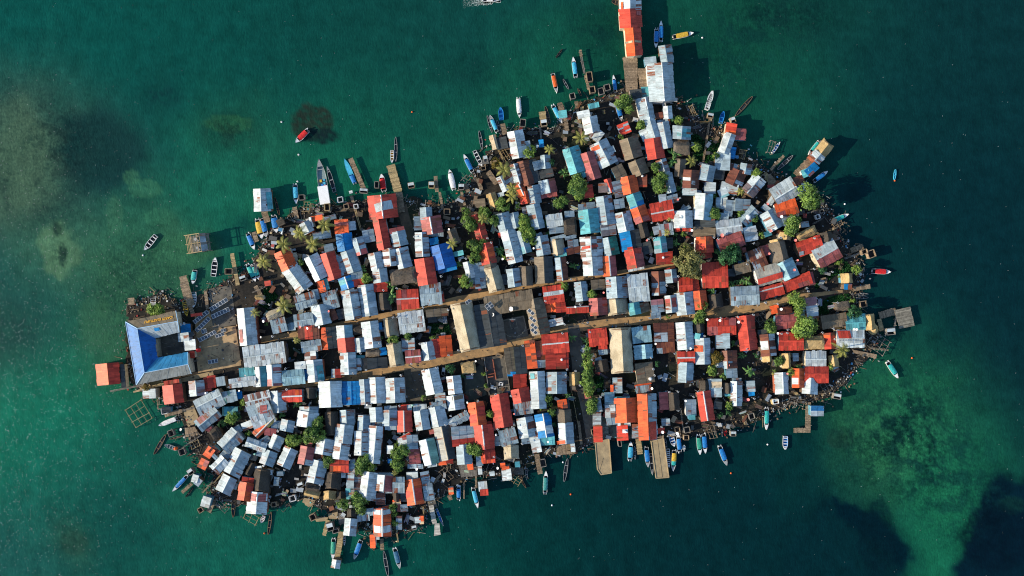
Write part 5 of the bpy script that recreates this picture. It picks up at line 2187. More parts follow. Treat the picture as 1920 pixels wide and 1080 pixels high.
# outhouses over the water: open-topped plank boxes on stilts
def outhouse(p):
    px, py, w, h, ang = map(float, p[:5]); z = GZ + .3; base = at(px, py, 0); W, H = max(.9, w / 6), max(.9, h / 6)
    root = empty('outhouse', base, math.radians(-ang)); mb = MB(); hh = R.uniform(1.1, 1.7)
    col = R.choice(['plank', 'plank_grey', 'plank', 'plank_grey', 'bamboo', 'plank', 'plank_grey', 'frame_white'])
    for sx, sy, lx, ly in ((0, -H / 2, W, .16), (0, H / 2, W, .16), (-W / 2, 0, .16, H - .17), (W / 2, 0, .16, H - .17)):
        mb.box((sx, sy, z + hh / 2), (lx, ly, hh), 0, 0, (R.uniform(.3, .8), 0, 0))
    mb.build('wall', M[col], root)
    mb = MB(); mb.box((0, 0, z + .04), (W - .2, H - .2, .08)); mb.build('floor', M['inside_dark'], root)
    if len(p) > 5 or (R.random() < .25):
        mb = MB(); mb.box((0, H * .22, z + hh + .06), (W * .98, H * .5, .05), 0, 0, (.6, .2, 0)); mb.build('roof', tin('W', 'N'), root)
    for sx in (-1, 1):
        for sy in (-1, 1):
            mb = MB(); mb.bar((sx * W * .45, sy * H * .45, -1), (sx * W * .45, sy * H * .45, z), .13); mb.build('post', M['plank_grey'], root)
    desc = {'plank': 'brown plank', 'plank_grey': 'grey plank', 'frame_white': 'whitewashed', 'bamboo': 'yellow plank'}[col] + ' outhouse box on stilts'
    thing(root, desc, 'outhouse', px, py, 'outhouse', 'outhouses on stilts along the shore')
for p in REC.get('u', []): outhouse(p)

# pole frames: drying racks, fish pens, unfinished house frames
def rack(p):
    x1, y1, x2, y2, w = map(float, p[:5]); z = GZ + (.9 if w < 20 else .5); a, b = at(x1, y1, z), at(x2, y2, z); d = b - a; L = d.length; d.normalize(); s = Vector((-d.y, d.x, 0)); W = w / 6
    base = at((x1 + x2) / 2, (y1 + y2) / 2, 0); root = empty('pole_frame', base); mb = MB()
    n = max(2, int(W / 1.6)); k = max(2, int(L / 1.8)); mk = R.choice(['bamboo', 'bamboo', 'plank', 'plank_grey'])
    for i in range(n + 1):
        o = s * (i / n - .5) * W; mb.bar(a + o + d * R.uniform(-.4, .3), b + o + d * R.uniform(-.3, .5), .10, .09, 0, (R.uniform(.1, .7), 0, 0))
    for i in range(k + 1):
        c = a.lerp(b, i / k) + Vector((0, 0, .13)); mb.bar(c - s * (W / 2 + R.uniform(0, .5)), c + s * (W / 2 + R.uniform(-.3, .5)) + d * R.uniform(-.5, .5), .10, .08, 0, (R.uniform(.3, .8), 0, 0))
    mb.build('top_rails', M[mk], root, base)
    for c in (a - s * W / 2, a + s * W / 2, b - s * W / 2, b + s * W / 2):
        mb = MB(); mb.bar((c.x, c.y, -1), (c.x, c.y, z + .2), .16); mb.build('post', M[mk], root, base)
    thing(root, ('large ' if W * L > 30 else 'small ') + {'bamboo': 'yellow', 'plank': 'brown', 'plank_grey': 'grey'}[mk] + ' open pole frame', 'pole frame', (x1 + x2) / 2, (y1 + y2) / 2, 'pole frame', 'open pole frames along the shore')
for p in REC.get('x', []): rack(p)

# the half-built hut standing alone offshore
def offshore_hut():
    base = at(380, 457, 0); root = empty('stilt_hut', base, math.radians(9)); z = 2.0
    mb = MB()
    for i in range(10): mb.box((-2.9 + i * .64, 0, z), (.52, 5.4, .08), 0, 0, (R.uniform(.2, .8), 0, 0))
    mb.build('floor', M['plank_grey'], root)
    mb = MB(); zz = z + 1.9
    for x in (-3.1, -2.65, -2.2, -1.75): mb.bar((x, -2.9, zz), (x, 2.9, zz), .17, .16, 0, (R.uniform(.5, .9), 0, 0))
    for y in (-2.8, 0, 2.8): mb.bar((-3.6, y, zz + .16), (1.2, y, zz + .16), .2, .14, 0, (R.uniform(.5, .9), 0, 0))
    for x in (.2, 1.0): mb.bar((x, -2.8, zz + .05), (x, 2.8, zz + .05), .16, .14, 0, (.5, 0, 0))
    mb.build('roof_frame', M['bamboo'], root)
    mb = MB(); slope_sheets(mb, (1.2, -2.7, zz + .5), (1.2, 2.7, zz + .5), (2.9, -2.7, zz - .1), (2.9, 2.7, zz - .1), 0, lambda u, v, q: (q.random(), q.random() * .5, q.choice((0, 1))), seed=5)
    mb.build('roof', tin('G', 'D'), root)
    mb = MB()
    for x, y, w_, c in ((-.9, 1.4, .9, .9), (-.3, .8, .7, .4), (-.7, -1.3, .9, .7), (-.4, -2.0, .8, .5), (.1, -.9, .5, .3)): mb.box((x, y, z + .3), (w_, w_ * .8, .5), R.random(), 0, (c, 0, 0))
    o = mb.build('stored_goods', M['metal'], root)
    for i in range(3):
        for j in range(3):
            mb = MB(); mb.bar((-3 + i * 2.9, -2.6 + j * 2.6, -1.5), (-3 + i * 2.9, -2.6 + j * 2.6, zz), .18); mb.build('post', M['plank_grey'], root)
    thing(root, 'half-built stilt hut with bare yellow rafters standing alone offshore', 'hut', 380, 457, 'half-built stilt hut')
offshore_hut()

# ------------------------------------------------------------------ boats
def hull_mesh(L, W, mi=0, mo=0, depth=.55, pointy_stern=False, rise=.28, full=.5):
    mb = MB(); n = 18; rings = []
    for i in range(n + 1):
        t = i / n
        if pointy_stern: hw = math.sin(math.pi * min(1, max(0, t * .96 + .02))) ** .55
        else: hw = (.84 + .16 * min(1, t / .3)) if t < .55 else max(0, 1 - ((t - .55) / .45) ** 2.2)
        hw = max(hw, .015) * W / 2
        x = -L / 2 + L * t; z = depth + rise * max(0, (t - .5) * 2) ** 2 + (rise * .5 * max(0, (.3 - t) / .3) ** 2 if pointy_stern else 0)
        rings.append((x, hw, z))
    rim = min(.09, W * .1)
    for (x0, h0, z0), (x1, h1, z1) in zip(rings, rings[1:]):
        for s in (-1, 1):
            i0, i1 = max(0.005, h0 - rim), max(.005, h1 - rim)
            mb.face([(x0, s * h0 * .72, -.15), (x1, s * h1 * .72, -.15), (x1, s * h1, z1), (x0, s * h0, z0)], 0)
            mb.face([(x0, s * h0, z0), (x1, s * h1, z1), (x1, s * i1, z1), (x0, s * i0, z0)], 1, (.75, 0, 0))
            mb.face([(x0, s * i0, z0), (x1, s * i1, z1), (x1, s * i1 * .85, .12), (x0, s * i0 * .85, .12)], 2)
        i0, i1 = max(.005, h0 - rim) * .86, max(.005, h1 - rim) * .86
        mb.face([(x0, -i0, .12), (x1, -i1, .12), (x1, i1, .12), (x0, i0, .12)], 2)
    x, h, z = rings[0]
    mb.box((x + .04, 0, z / 2 - .05), (.08, h * 2, z + .2), 0, 1)
    return mb, rings
def ring_at(rings, t):
    i = min(len(rings) - 2, int(t * (len(rings) - 1))); f = t * (len(rings) - 1) - i
    return tuple(a + (b - a) * f for a, b in zip(rings[i], rings[i + 1]))
def deck_strip(rings, t0, t1, dz, inset, tone=(.5, 0, 0), n=6):
    mb = MB()
    for i in range(n):
        a = ring_at(rings, t0 + (t1 - t0) * i / n); b = ring_at(rings, t0 + (t1 - t0) * (i + 1) / n)
        mb.face([(a[0], -max(.01, a[1] - inset), a[2] + dz), (b[0], -max(.01, b[1] - inset), b[2] + dz), (b[0], max(.01, b[1] - inset), b[2] + dz), (a[0], max(.01, a[1] - inset), a[2] + dz)], 0, tone)
    return mb
def boat(p):
    x1, y1, x2, y2, w = map(float, p[:5]); ty = p[5] if len(p) > 5 else 'skiff'; colr = p[6] if len(p) > 6 else 'grey'
    a, b = at(x1, y1, .5), at(x2, y2, .5); a.z = b.z = 0; L = (b - a).length; W = max(.55, w / 6 * .92); ang = math.atan2(b.y - a.y, b.x - a.x)
    zb = .0; mx, my = (x1 + x2) / 2, (y1 + y2) / 2
    name = {'canoe': 'dugout_canoe', 'kayak': 'kayak', 'big': 'cargo_boat', 'speed': 'speedboat'}.get(ty, 'motor_boat' if ty in ('can', 'can2', 'cov') else 'open_boat')
    root = empty(name, (a + b) / 2 + Vector((0, 0, zb)), ang)
    if ty == 'canoe' or ty == 'kayak':
        mk = {'grey': 'hull_grey', 'brown': 'hull_wood', 'wood': 'hull_wood', 'dark': 'hull_dark', 'teal': 'cv_lightblue', 'red': 'cv_red', 'orange': 'cv_orange'}.get(colr, 'hull_grey')
        mb, rings = hull_mesh(L, W, depth=.34, pointy_stern=True, rise=.22)
        mb.build('hull', [M['hull_dark'] if colr in ('grey', 'brown', 'wood', 'dark') else M[mk], M[mk], M[mk] if ty == 'kayak' or colr == 'teal' else M['inside_dark']], root)
        for t in (.3, .62):
            x, h, z = ring_at(rings, t); mb = MB(); mb.box((x, 0, z - .03), (.18, h * 1.8, .04)); mb.build('thwart', M[mk], root)
        desc = {'grey': 'slim grey', 'brown': 'slim brown', 'wood': 'slim wooden', 'dark': 'dark', 'teal': 'pale turquoise', 'red': 'red', 'orange': 'bright orange'}[colr] + (' kayak' if ty == 'kayak' else ' dugout canoe'); sh = 'canoe'; cat = 'canoe'
    else:
        dark_in = M['inside_dark']
        inn = dark_in
        rimm = M['white'] if ty in ('can', 'can2', 'cov', 'speed', 'skiff', 'ribs', 'big') and colr not in ('teal',) or ty == 'can' else M['cv_' + colr if 'cv_' + colr in M else 'white']
        outer = M['white']
        if ty == 'blueopen' or (ty == 'skiff' and colr in ('blue', 'yellow', 'teal', 'orange')): inn = M['cv_' + colr]; rimm = M['cv_' + colr if ty == 'blueopen' else 'white']
        if ty == 'skiff' and colr == 'clear': inn = M['cv_clear']; rimm = M['hull_grey']
        if ty in ('ribs', 'skiff') and colr == 'wood': rimm = M['cv_yellow']; outer = M['hull_wood']
        if ty == 'ribs' and colr == 'teal': inn = M['cv_tealdark']; rimm = M['white']
        if ty in ('open',): rimm = M['hull_grey']; inn = M['inside_dark'] if colr != 'bluered' else M['cv_blue']
        if ty == 'can2': outer = rimm = M['cv_lightblue']; inn = M['cv_blue']
        if ty == 'big': inn = M['cv_clear']; rimm = M['hull_grey']
        mb, rings = hull_mesh(L, W, depth=.6 if W > 1 else .45)
        mb.build('hull', [outer, rimm, inn], root)
        if ty in ('can', 'cov', 'can2', 'speed'):
            t0, t1 = {'can': (.13, .70), 'cov': (.05, .78), 'can2': (.02, .30), 'speed': (.2, .55)}[ty]
            cm = 'cv_' + ({'tealyellow': 'yellow'}.get(colr, colr))
            zt = .95; mb = MB(); n = 9
            prev = None
            for i in range(n + 1):
                t = t0 + (t1 - t0) * i / n; x, h, z = ring_at(rings, t); h *= .93
                row = [Vector((x, h * q, zt + .16 * (1 - q * q) + R.uniform(-.015, .015))) for q in (-1, -.5, 0, .5, 1)]
                if prev:
                    for k in range(4): mb.face([prev[k], row[k], row[k + 1], prev[k + 1]], 1 if colr == 'tealyellow' and i > 6 else 0, (.5 + .12 * ((i + k) % 3 - 1), 0, 0))
                    for k in (0, 4): mb.face([prev[k], row[k], row[k] - Vector((0, 0, .12)), prev[k] - Vector((0, 0, .12))], 0, (.4, 0, 0))
                prev = row
            mb.build('canopy', [M[cm], M['cv_teal']], root)
            for t in (t0 + .02, t1 - .02):
                for s in (-1, 1):
                    x, h, z = ring_at(rings, t); mb = MB(); mb.bar((x, s * h * .86, z - .05), (x, s * h * .86, zt), .05); mb.build('canopy_post', M['metal'], root)
            deck_strip(rings, t1 + .07, .97, -.02, .1, (.6, 0, 0)).build('foredeck', M['white' if ty != 'can2' else 'cv_lightblue'] if R.random() < .7 else M['hull_grey'], root)
        if ty in ('skiff', 'ribs', 'blueopen', 'open', 'can2', 'big'):
            k = {'ribs': 7, 'skiff': 4, 'blueopen': 3, 'open': 3, 'can2': 6, 'big': 2}[ty]; lo, hi = (.15, .78) if ty != 'can2' else (.36, .78)
            for i in range(k):
                x, h, z = ring_at(rings, lo + (hi - lo) * i / max(1, k - 1)); mb = MB(); mb.box((x, 0, z - .1), (.26, h * 1.8, .06)); mb.build('bench', rimm, root)
            deck_strip(rings, .84, .97, -.03, .09).build('foredeck', rimm, root)
        if ty == 'big':
            mb = MB(); x, h, z = ring_at(rings, .2); mb.box((-L * .27, 0, .9), (L * .36, W * .98, 1.2), 0, 0, (.6, 0, 0)); mb.box((-L * .27, 0, 1.56), (L * .38, W * 1.06, .08), 0, 0, (.7, 0, 0)); mb.build('cabin', M['white'], root)
            for (xx, yy, c, m) in ((-.02 * L, -.5, .9, 'cv_lightblue'), (.05 * L, -.6, .6, 'cv_lightblue'), (.04 * L, .45, .8, 'cv_yellow'), (-.06 * L, .1, 1.0, 'cv_blue'), (-.075 * L, -.6, .7, 'cv_red')):
                mb = MB(); mb.box((0, 0, .28), (c, c * .8, .45)); o = mb.build('cargo_crate', M[m]); o.location = root.location + Matrix.Rotation(ang, 3, 'Z') @ Vector((xx, yy, .2)); o.rotation_euler = (0, 0, ang)
                thing(o, {'cv_lightblue': 'pale blue', 'cv_yellow': 'tan', 'cv_blue': 'deep blue', 'cv_red': 'red'}[m] + ' crate aboard the cargo boat', 'crate', mx + xx, my, 'cargo crate', 'crates on the cargo boat')
        if ty in ('can', 'cov', 'can2', 'speed') or (ty == 'skiff' and R.random() < .4):
            for s in ((-.25, .25) if W > 1.2 and ty != 'skiff' else (0,)):
                mb = MB(); x = -L / 2; mb.box((x - .22, s * W, .72), (.42, .26, .32), 0, 0, (.5, 0, 0)); mb.box((x - .2, s * W, .25), (.14, .1, .8)); mb.build('outboard_motor', M[R.choice(['metal', 'white', 'black'])], root)
        cw = {'lightblue': 'sky blue', 'tealdark': 'dark teal', 'tealyellow': 'yellow and teal', 'bluedark': 'slate blue', 'bluered': 'blue', 'clear': 'grey-green'}.get(colr, colr)
        desc = {'can': 'motor boat with %s canopy' % cw, 'can2': 'pointed blue motor boat with stern canopy', 'cov': 'motor boat covered end to end in white', 'skiff': '%s open skiff with benches' % cw, 'ribs': '%s open boat with many benches' % cw,
                'blueopen': 'all-blue open boat', 'open': '%s open longboat' % cw, 'big': 'long grey cargo boat with white cabin', 'speed': 'white speedboat running with foaming wake'}[ty]
        sh = {'can': cw + ' canopied boat', 'cov': 'white covered boat'}.get(ty, 'open boat'); cat = 'boat'
    thing(root, desc, cat, mx, my, sh, 'boats around the island' if cat == 'boat' else 'dugout canoes around the island')
for p in REC.get('b', []): boat(p)

# ------------------------------------------------------------------ small equipment
def one_mesh_thing(mb, name, mats, base, desc, cat, px, py, sh, group):
    o = mb.build(name, mats, None, base); return thing(o, desc, cat, px, py, sh, group)
for p in REC.get('sp', []):
    px, py = map(float, p[:2]); h = R.uniform(3.6, 4.6); top = at(px, py, GZ + h); base = Vector((top.x, top.y, GZ)); mb = MB(); rz = R.uniform(-.9, -.2) if R.random() < .8 else R.uniform(.2, .8)
    mb.bar(base, top - Vector((0, 0, .05)), .07, .07, 2)
    mb.box(top, (.62, .42, .05), rz, 1, (.6, 0, 0), .2); mb.box(top + Vector((0, 0, .045)), (.44, .28, .03), rz, 0, (R.uniform(.3, .9), 0, 0), .2)
    one_mesh_thing(mb, 'solar_streetlight', [M['panel'], M['frame_white'], M['metal']], base, 'small white-framed solar street light', 'street light', px, py, 'solar street light', 'solar street lights on poles')
for p in REC.get('solar', []):
    px, py, w, h, ang = map(float, p[:5]); z = GZ + 1.0 if not 1000 < px < 1200 and px > 450 and 700 < px < 1000 else GZ + 1.2
    if 380 < px < 460: z = GZ + 1.0
    if 840 < px < 1010: z = GZ + 4.6
    base = at(px, py, z); root = empty('solar_array', base, math.radians(-ang)); W, H = w / 6, h / 6; n = max(2, int(round(W / .95))); rows = 2 if H > 1.6 else 1
    for i in range(n):
        for k in range(rows):
            mb = MB(); c = (-W / 2 + (i + .5) * W / n, -H / 2 + (k + .5) * H / rows, .25); mb.box(c, (W / n * .97, H / rows * .96, .05), 0, 1, (.6, 0, 0), .1)
            mb.box((c[0], c[1], c[2] + .035), (W / n * .8, H / rows * .82, .03), 0, 0, (R.uniform(.3, .8), 0, 0), .1); mb.build('panel', [M['panel'], M['frame_white']], root)
    mb = MB(); mb.bar((-W / 2, 0, .12), (W / 2, 0, .12), .08)
    for s in (-.45, .45): mb.bar((W * s, 0, .12), (W * s, 0, -(z - GZ)), .07)
    mb.build('rack', M['metal'], root)
    thing(root, ('double ' if rows == 2 else '') + 'row of %d white-framed solar panels' % (n * rows), 'solar array', px, py, 'solar array', 'banks of solar panels')
def dish_mesh(rad, tone):
    mb = MB(); n = 14; rr = [(0, 0), (.5, .06), (.85, .2), (1, .3)]
    Rx = Matrix.Rotation(-.45, 3, 'Y'); P = lambda r, z, t: Rx @ Vector((math.cos(t) * r * rad, math.sin(t) * r * rad, z * rad))
    for i in range(n):
        t, u = 2 * math.pi * i / n, 2 * math.pi * (i + 1) / n
        for (r0, z0), (r1, z1) in zip(rr, rr[1:]):
            q = [P(r0, z0, t), P(r1, z1, t), P(r1, z1, u), P(r0, z0, u)]
            mb.face(q if r0 else [q[0], q[1], q[2]], 0, (tone, 0, 0)); q2 = [v - Vector((0, 0, .03)) for v in q]; mb.face((q2 if r0 else q2[:3])[::-1], 0, (tone, 0, 0))
    mb.bar(P(0, 0, 0), P(0, .75, 0), .03, .03, 1)
    return mb
def roundthing(p, dish=False):
    px, py, r = map(float, p[:3]); c = p[3] if len(p) > 3 else 'white'; rad = max(.30, r / 6 * .95)
    top = at(px, py, GZ + 3.7); base = Vector((top.x, top.y, GZ))
    mk = {'white': 'white', 'pink': 'pink', 'teal': 'teal_plastic', 'red': 'cv_red', 'orange': 'cv_orange'}[c]
    if dish or (c in ('white',) and rad < .55 and R.random() < .75) or c == 'pink':
        root = empty('satellite_dish', base, R.uniform(-.5, .5)); mb = dish_mesh(rad, R.uniform(.5, .9)); o = mb.build('dish', [M[mk], M['metal']], root); o.location = (0, 0, 3.6)
        mb = MB(); mb.bar((0, 0, 0), (0, 0, 3.62), .08); mb.build('pole', M['metal'], root)
        thing(root, {'white': 'white', 'pink': 'reddish pink'}.get(c, c) + ' satellite dish on a pole', 'satellite dish', px, py, 'satellite dish', 'satellite dishes above the roofs')
    else:
        root = empty('water_tank', base); mb = MB(); h = rad * 1.6; mb.cyl((0, 0, 2.2), rad, rad, h, 16); mb.cyl((0, 0, 2.2 + h), rad, rad * .45, rad * .35, 16); mb.cyl((0, 0, 2.2 + h + rad * .35), rad * .4, rad * .4, .06, 12, 0, (.75, 0, 0)); mb.build('tank', M[mk], root)
        mb = MB()
        for i in range(4):
            t = i * math.pi / 2 + .7; mb.bar((math.cos(t) * rad * .7, math.sin(t) * rad * .7, 0), (math.cos(t) * rad * .7, math.sin(t) * rad * .7, 2.2), .1)
        mb.build('stand', M['plank_grey'], root)
        thing(root, {'teal': 'mint green'}.get(c, c) + ' round water tank on a stand', 'water tank', px, py, 'water tank', 'water tanks on stands')
for p in REC.get('tank', []): roundthing(p)
for p in REC.get('dish', []): roundthing(p, True)
for p in REC.get('buoy', []):
    px, py = map(float, p[:2]); base = at(px, py, 0); mb = MB(); r = .26
    mb.cyl(base - Vector((0, 0, .1)), r, r * 1.1, .22, 12); mb.cyl(base + Vector((0, 0, .12)), r * 1.1, r * .3, .2, 12)
    one_mesh_thing(mb, 'mooring_buoy', [M[R.choice(['white', 'white', 'cv_orange'])]], base, 'small round mooring buoy afloat', 'buoy', px, py, 'mooring buoy', 'mooring buoys on the water')

# ------------------------------------------------------------------ trees
def leaf_quad(mb, c, n, size, tone, asp=.6):
    n = n.normalized(); t = n.cross(Vector((R.uniform(-1, 1), R.uniform(-1, 1), R.uniform(-.3, .3))))
    if t.length < 1e-3: t = Vector((1, 0, 0))
    t.normalize(); b = n.cross(t)
    mb.face([c - t * size, c + b * size * asp, c + t * size, c - b * size * asp], 0, (tone, 0, 0))
def crown_broad(rad, nclump, nleaf, leaf, flat=.75):
    mb = MB()
    lobes = [(Vector((R.uniform(-.5, .5), R.uniform(-.5, .5), R.uniform(-.1, .35))) * rad, R.uniform(.5, .8) * rad) for _ in range(5)]
    for i in range(nclump):
        lc, lr = R.choice(lobes)
        th = R.uniform(0, 2 * math.pi); ph = math.acos(R.uniform(-.25, 1)); d = Vector((math.sin(ph) * math.cos(th), math.sin(ph) * math.sin(th), math.cos(ph) * flat))
        c = lc + d * lr * R.uniform(.75, 1.08); cs = rad * R.uniform(.13, .24); ct = R.uniform(.15, .85)
        for k in range(nleaf):
            o = Vector((R.gauss(0, 1), R.gauss(0, 1), R.gauss(0, .7))) * cs * .6
            leaf_quad(mb, c + o, d + Vector((R.uniform(-.8, .8), R.uniform(-.8, .8), R.uniform(.0, .9))), leaf * R.uniform(.7, 1.3), min(1, max(0, ct + R.uniform(-.2, .2))))
    return mb
def crown_palm(nf, ln):
    mb = MB()
    for i in range(nf):
        a = 2 * math.pi * i / nf * 2.4 + R.uniform(-.15, .15); el = R.uniform(.05, .75) if i % 3 else R.uniform(.7, 1.2); L = ln * R.uniform(.8, 1.1)
        d = Vector((math.cos(a), math.sin(a), 0)); s = Vector((-d.y, d.x, 0)); tone = R.uniform(.2, .95); prev = None; m = 13
        for k in range(m + 1):
            t = k / m; p = d * (L * t * math.cos(el * (1 - t * .3))) + Vector((0, 0, L * (math.sin(el) * t - .75 * t * t)))
            if prev is not None:
                w = .5 * ln * .34 * (math.sin(math.pi * min(1, t * .93 + .08)) ** .6)
                for q in (-1, 1):
                    for g in (0, .5):
                        o = prev.lerp(p, g); tip = o + s * q * w + d * w * .55 - Vector((0, 0, w * R.uniform(.15, .55)))
                        e = (p - prev) * .42
                        mb.face([o, o + e, tip + e * .15, tip], 0, (min(1, max(0, tone + R.uniform(-.15, .15))), 0, 0))
            prev = p
    return mb
def crown_banana(nf, ln):
    mb = MB()
    for i in range(nf):
        a = 2 * math.pi * i / nf * 1.7 + R.uniform(-.3, .3); el = R.uniform(.2, 1.1); L = ln * R.uniform(.65, 1.1); d = Vector((math.cos(a), math.sin(a), 0)); s = Vector((-d.y, d.x, 0)); tone = R.uniform(.1, .9)
        base = Vector((R.uniform(-.3, .3), R.uniform(-.3, .3), R.uniform(-.3, .2))) * ln; prev = None; m = 7
        for k in range(m + 1):
            t = k / m; p = base + d * L * t + Vector((0, 0, L * (math.sin(el) * t - .8 * t * t))); w = L * .17 * math.sin(math.pi * min(1, t * .9 + .12)) ** .7
            row = (p - s * w - Vector((0, 0, w * .5)), p, p + s * w - Vector((0, 0, w * .5)))
            if prev:
                for q in (0, 1): mb.face([prev[q], row[q], row[q + 1], prev[q + 1]], 0, (min(1, max(0, tone + R.uniform(-.12, .12) + .1 * q)), 0, 0))
            prev = row
    return mb
def trunk_mesh(h, r, palm=False, limbs=4):
    mb = MB(); n = 6; prev = None; bend = Vector((R.uniform(-.1, .1), R.uniform(-.1, .1), 0)) * h * (1 if palm else .5)
    for i in range(n + 1):
        t = i / n; c = bend * t * t + Vector((0, 0, h * t)); rr = r * (1 - .45 * t)
        ring = [c + Vector((math.cos(2 * math.pi * k / 7) * rr, math.sin(2 * math.pi * k / 7) * rr, 0)) for k in range(7)]
        if prev:
            for k in range(7): mb.face([prev[k], prev[(k + 1) % 7], ring[(k + 1) % 7], ring[k]])
        prev = ring
    if not palm:
        for i in range(limbs):
            a = 2 * math.pi * i / limbs + R.uniform(-.4, .4); q = bend + Vector((0, 0, h * R.uniform(.65, .95)))
            mb.bar(q, q + Vector((math.cos(a), math.sin(a), .8)) * h * .35, r * .55)
    return mb
MESH = {}
def variant(kind, i):
    key = (kind, i)
    if key in MESH: return MESH[key]
    if kind == 'S': c = crown_broad(.95, 26, 20, .13); t = trunk_mesh(1.7, .07); h = 2.0
    elif kind == 'Mx': c = crown_broad(1.75, 60, 24, .19); t = trunk_mesh(2.8, .15); h = 3.2
    elif kind == 'Lx': c = crown_broad(2.8, 120, 26, .25); t = trunk_mesh(3.0, .26, limbs=6); h = 3.3
    elif kind == 'palm': c = crown_palm(17, 2.5); t = trunk_mesh(6.4, .17, True); h = 6.4
    elif kind == 'banana': c = crown_banana(11, 1.5); t = trunk_mesh(1.6, .11, True); h = 1.7
    MESH[key] = (c, t, h); return MESH[key]
VAR = {}
def tree(p):
    px, py, r = map(float, p[:3]); k = p[3]; r /= 6
    if k in ('palm', 'palmy'): kind = 'palm'; ref = 2.35; leaf = 'leaf_palm'; name = 'coconut_palm'
    elif k.startswith('banana'): kind = 'banana'; ref = 1.45; leaf = 'leaf_banana'; name = 'banana_plant'
    else:
        kind = 'S' if r < 1.25 else ('Mx' if r < 2.3 else 'Lx'); ref = {'S': .95, 'Mx': 1.75, 'Lx': 2.8}[kind] * 1.12
        leaf = {'broad': 'leaf', 'light': 'leaf_light', 'dark': 'leaf_dark', 'olive': 'leaf_olive', 'orangelight': 'leaf_warm', 'shrublight': 'leaf_light', 'shrub': 'leaf_warm'}.get(k, 'leaf'); name = 'broadleaf_tree' if kind != 'S' else 'shrub'
    i = R.randrange(3); s = r / ref
    c, t, h = variant(kind, i)
    hs = s if kind not in ('palm',) else .75 + .25 * s
    z = GZ + h * hs; top = at(px, py, z); base = Vector((top.x, top.y, GZ)); root = empty(name, base, R.uniform(0, 6.28))
    key = (kind, i, leaf)
    if key in VAR:
        a = VAR[key][0].copy(); b = VAR[key][1].copy()
        for o in (a, b): COL.objects.link(o); o.parent = root
    else:
        a = t.build('trunk', M['trunk'], root); b = c.build('crown', M[leaf], root); VAR[key] = (a, b)
    a.scale = (s, s, hs); b.scale = (s, s, s * R.uniform(.9, 1.1)); b.location = (0, 0, h * hs)
    col = {'leaf': 'mid green', 'leaf_light': 'lime green', 'leaf_dark': 'deep green', 'leaf_olive': 'olive', 'leaf_warm': 'orange-tinged', 'leaf_palm': 'yellow-green', 'leaf_banana': 'bright green'}[leaf]
    size = 'large ' if r > 2.4 else ('small ' if r < 1.05 else '')
    noun = {'coconut_palm': 'coconut palm', 'banana_plant': 'banana plant', 'broadleaf_tree': 'leafy tree', 'shrub': 'leafy shrub'}[name]
    thing(root, size + col + ' ' + noun, noun.split()[-1] if noun != 'leafy tree' else 'tree', px, py, noun, {'coconut_palm': 'coconut palms on the island', 'banana_plant': 'banana plants between the houses'}.get(name, 'trees and shrubs between the houses'))
for p in REC.get('t', []): tree(p)

# ------------------------------------------------------------------ the island ground
OUT = [(238, 575), (275, 562), (300, 548), (345, 572), (390, 545), (440, 520), (470, 500), (488, 470), (500, 440), (540, 405), (570, 388), (640, 385), (690, 375), (735, 392), (770, 372), (830, 385), (865, 372), (888, 325), (915, 285), (945, 250), (985, 240), (1040, 238), (1085, 195), (1150, 172), (1185, 160), (1215, 160), (1262, 185), (1300, 205), (1325, 235), (1362, 245), (1395, 290), (1440, 320), (1490, 345), (1545, 375), (1570, 415), (1585, 455), (1605, 478), (1622, 520), (1600, 560), (1612, 600), (1650, 620), (1645, 650), (1605, 690), (1580, 720), (1548, 748), (1480, 760), (1445, 775), (1405, 795), (1345, 808), (1250, 820), (1120, 825), (1080, 848), (1015, 855), (975, 892), (890, 893), (815, 938), (790, 985), (725, 1008), (655, 985), (605, 955), (560, 930), (520, 950), (440, 945), (395, 935), (400, 890), (360, 845), (345, 790), (330, 765), (275, 735), (250, 722), (238, 690)]
def smooth_outline(pts, step=6, jit=2.2):
    res = []
    for i, a in enumerate(pts):
        b = pts[(i + 1) % len(pts)]; L = math.hypot(b[0] - a[0], b[1] - a[1]); n = max(1, int(L / step))
        for k in range(n): res.append((a[0] + (b[0] - a[0]) * k / n + R.gauss(0, jit), a[1] + (b[1] - a[1]) * k / n + R.gauss(0, jit)))
    return res
OUTJ = smooth_outline(OUT)
def in_poly(x, y, P):
    c = False; j = len(P) - 1
    for i in range(len(P)):
        if (P[i][1] > y) != (P[j][1] > y) and x < (P[j][0] - P[i][0]) * (y - P[i][1]) / (P[j][1] - P[i][1]) + P[i][0]: c = not c
        j = i
    return c
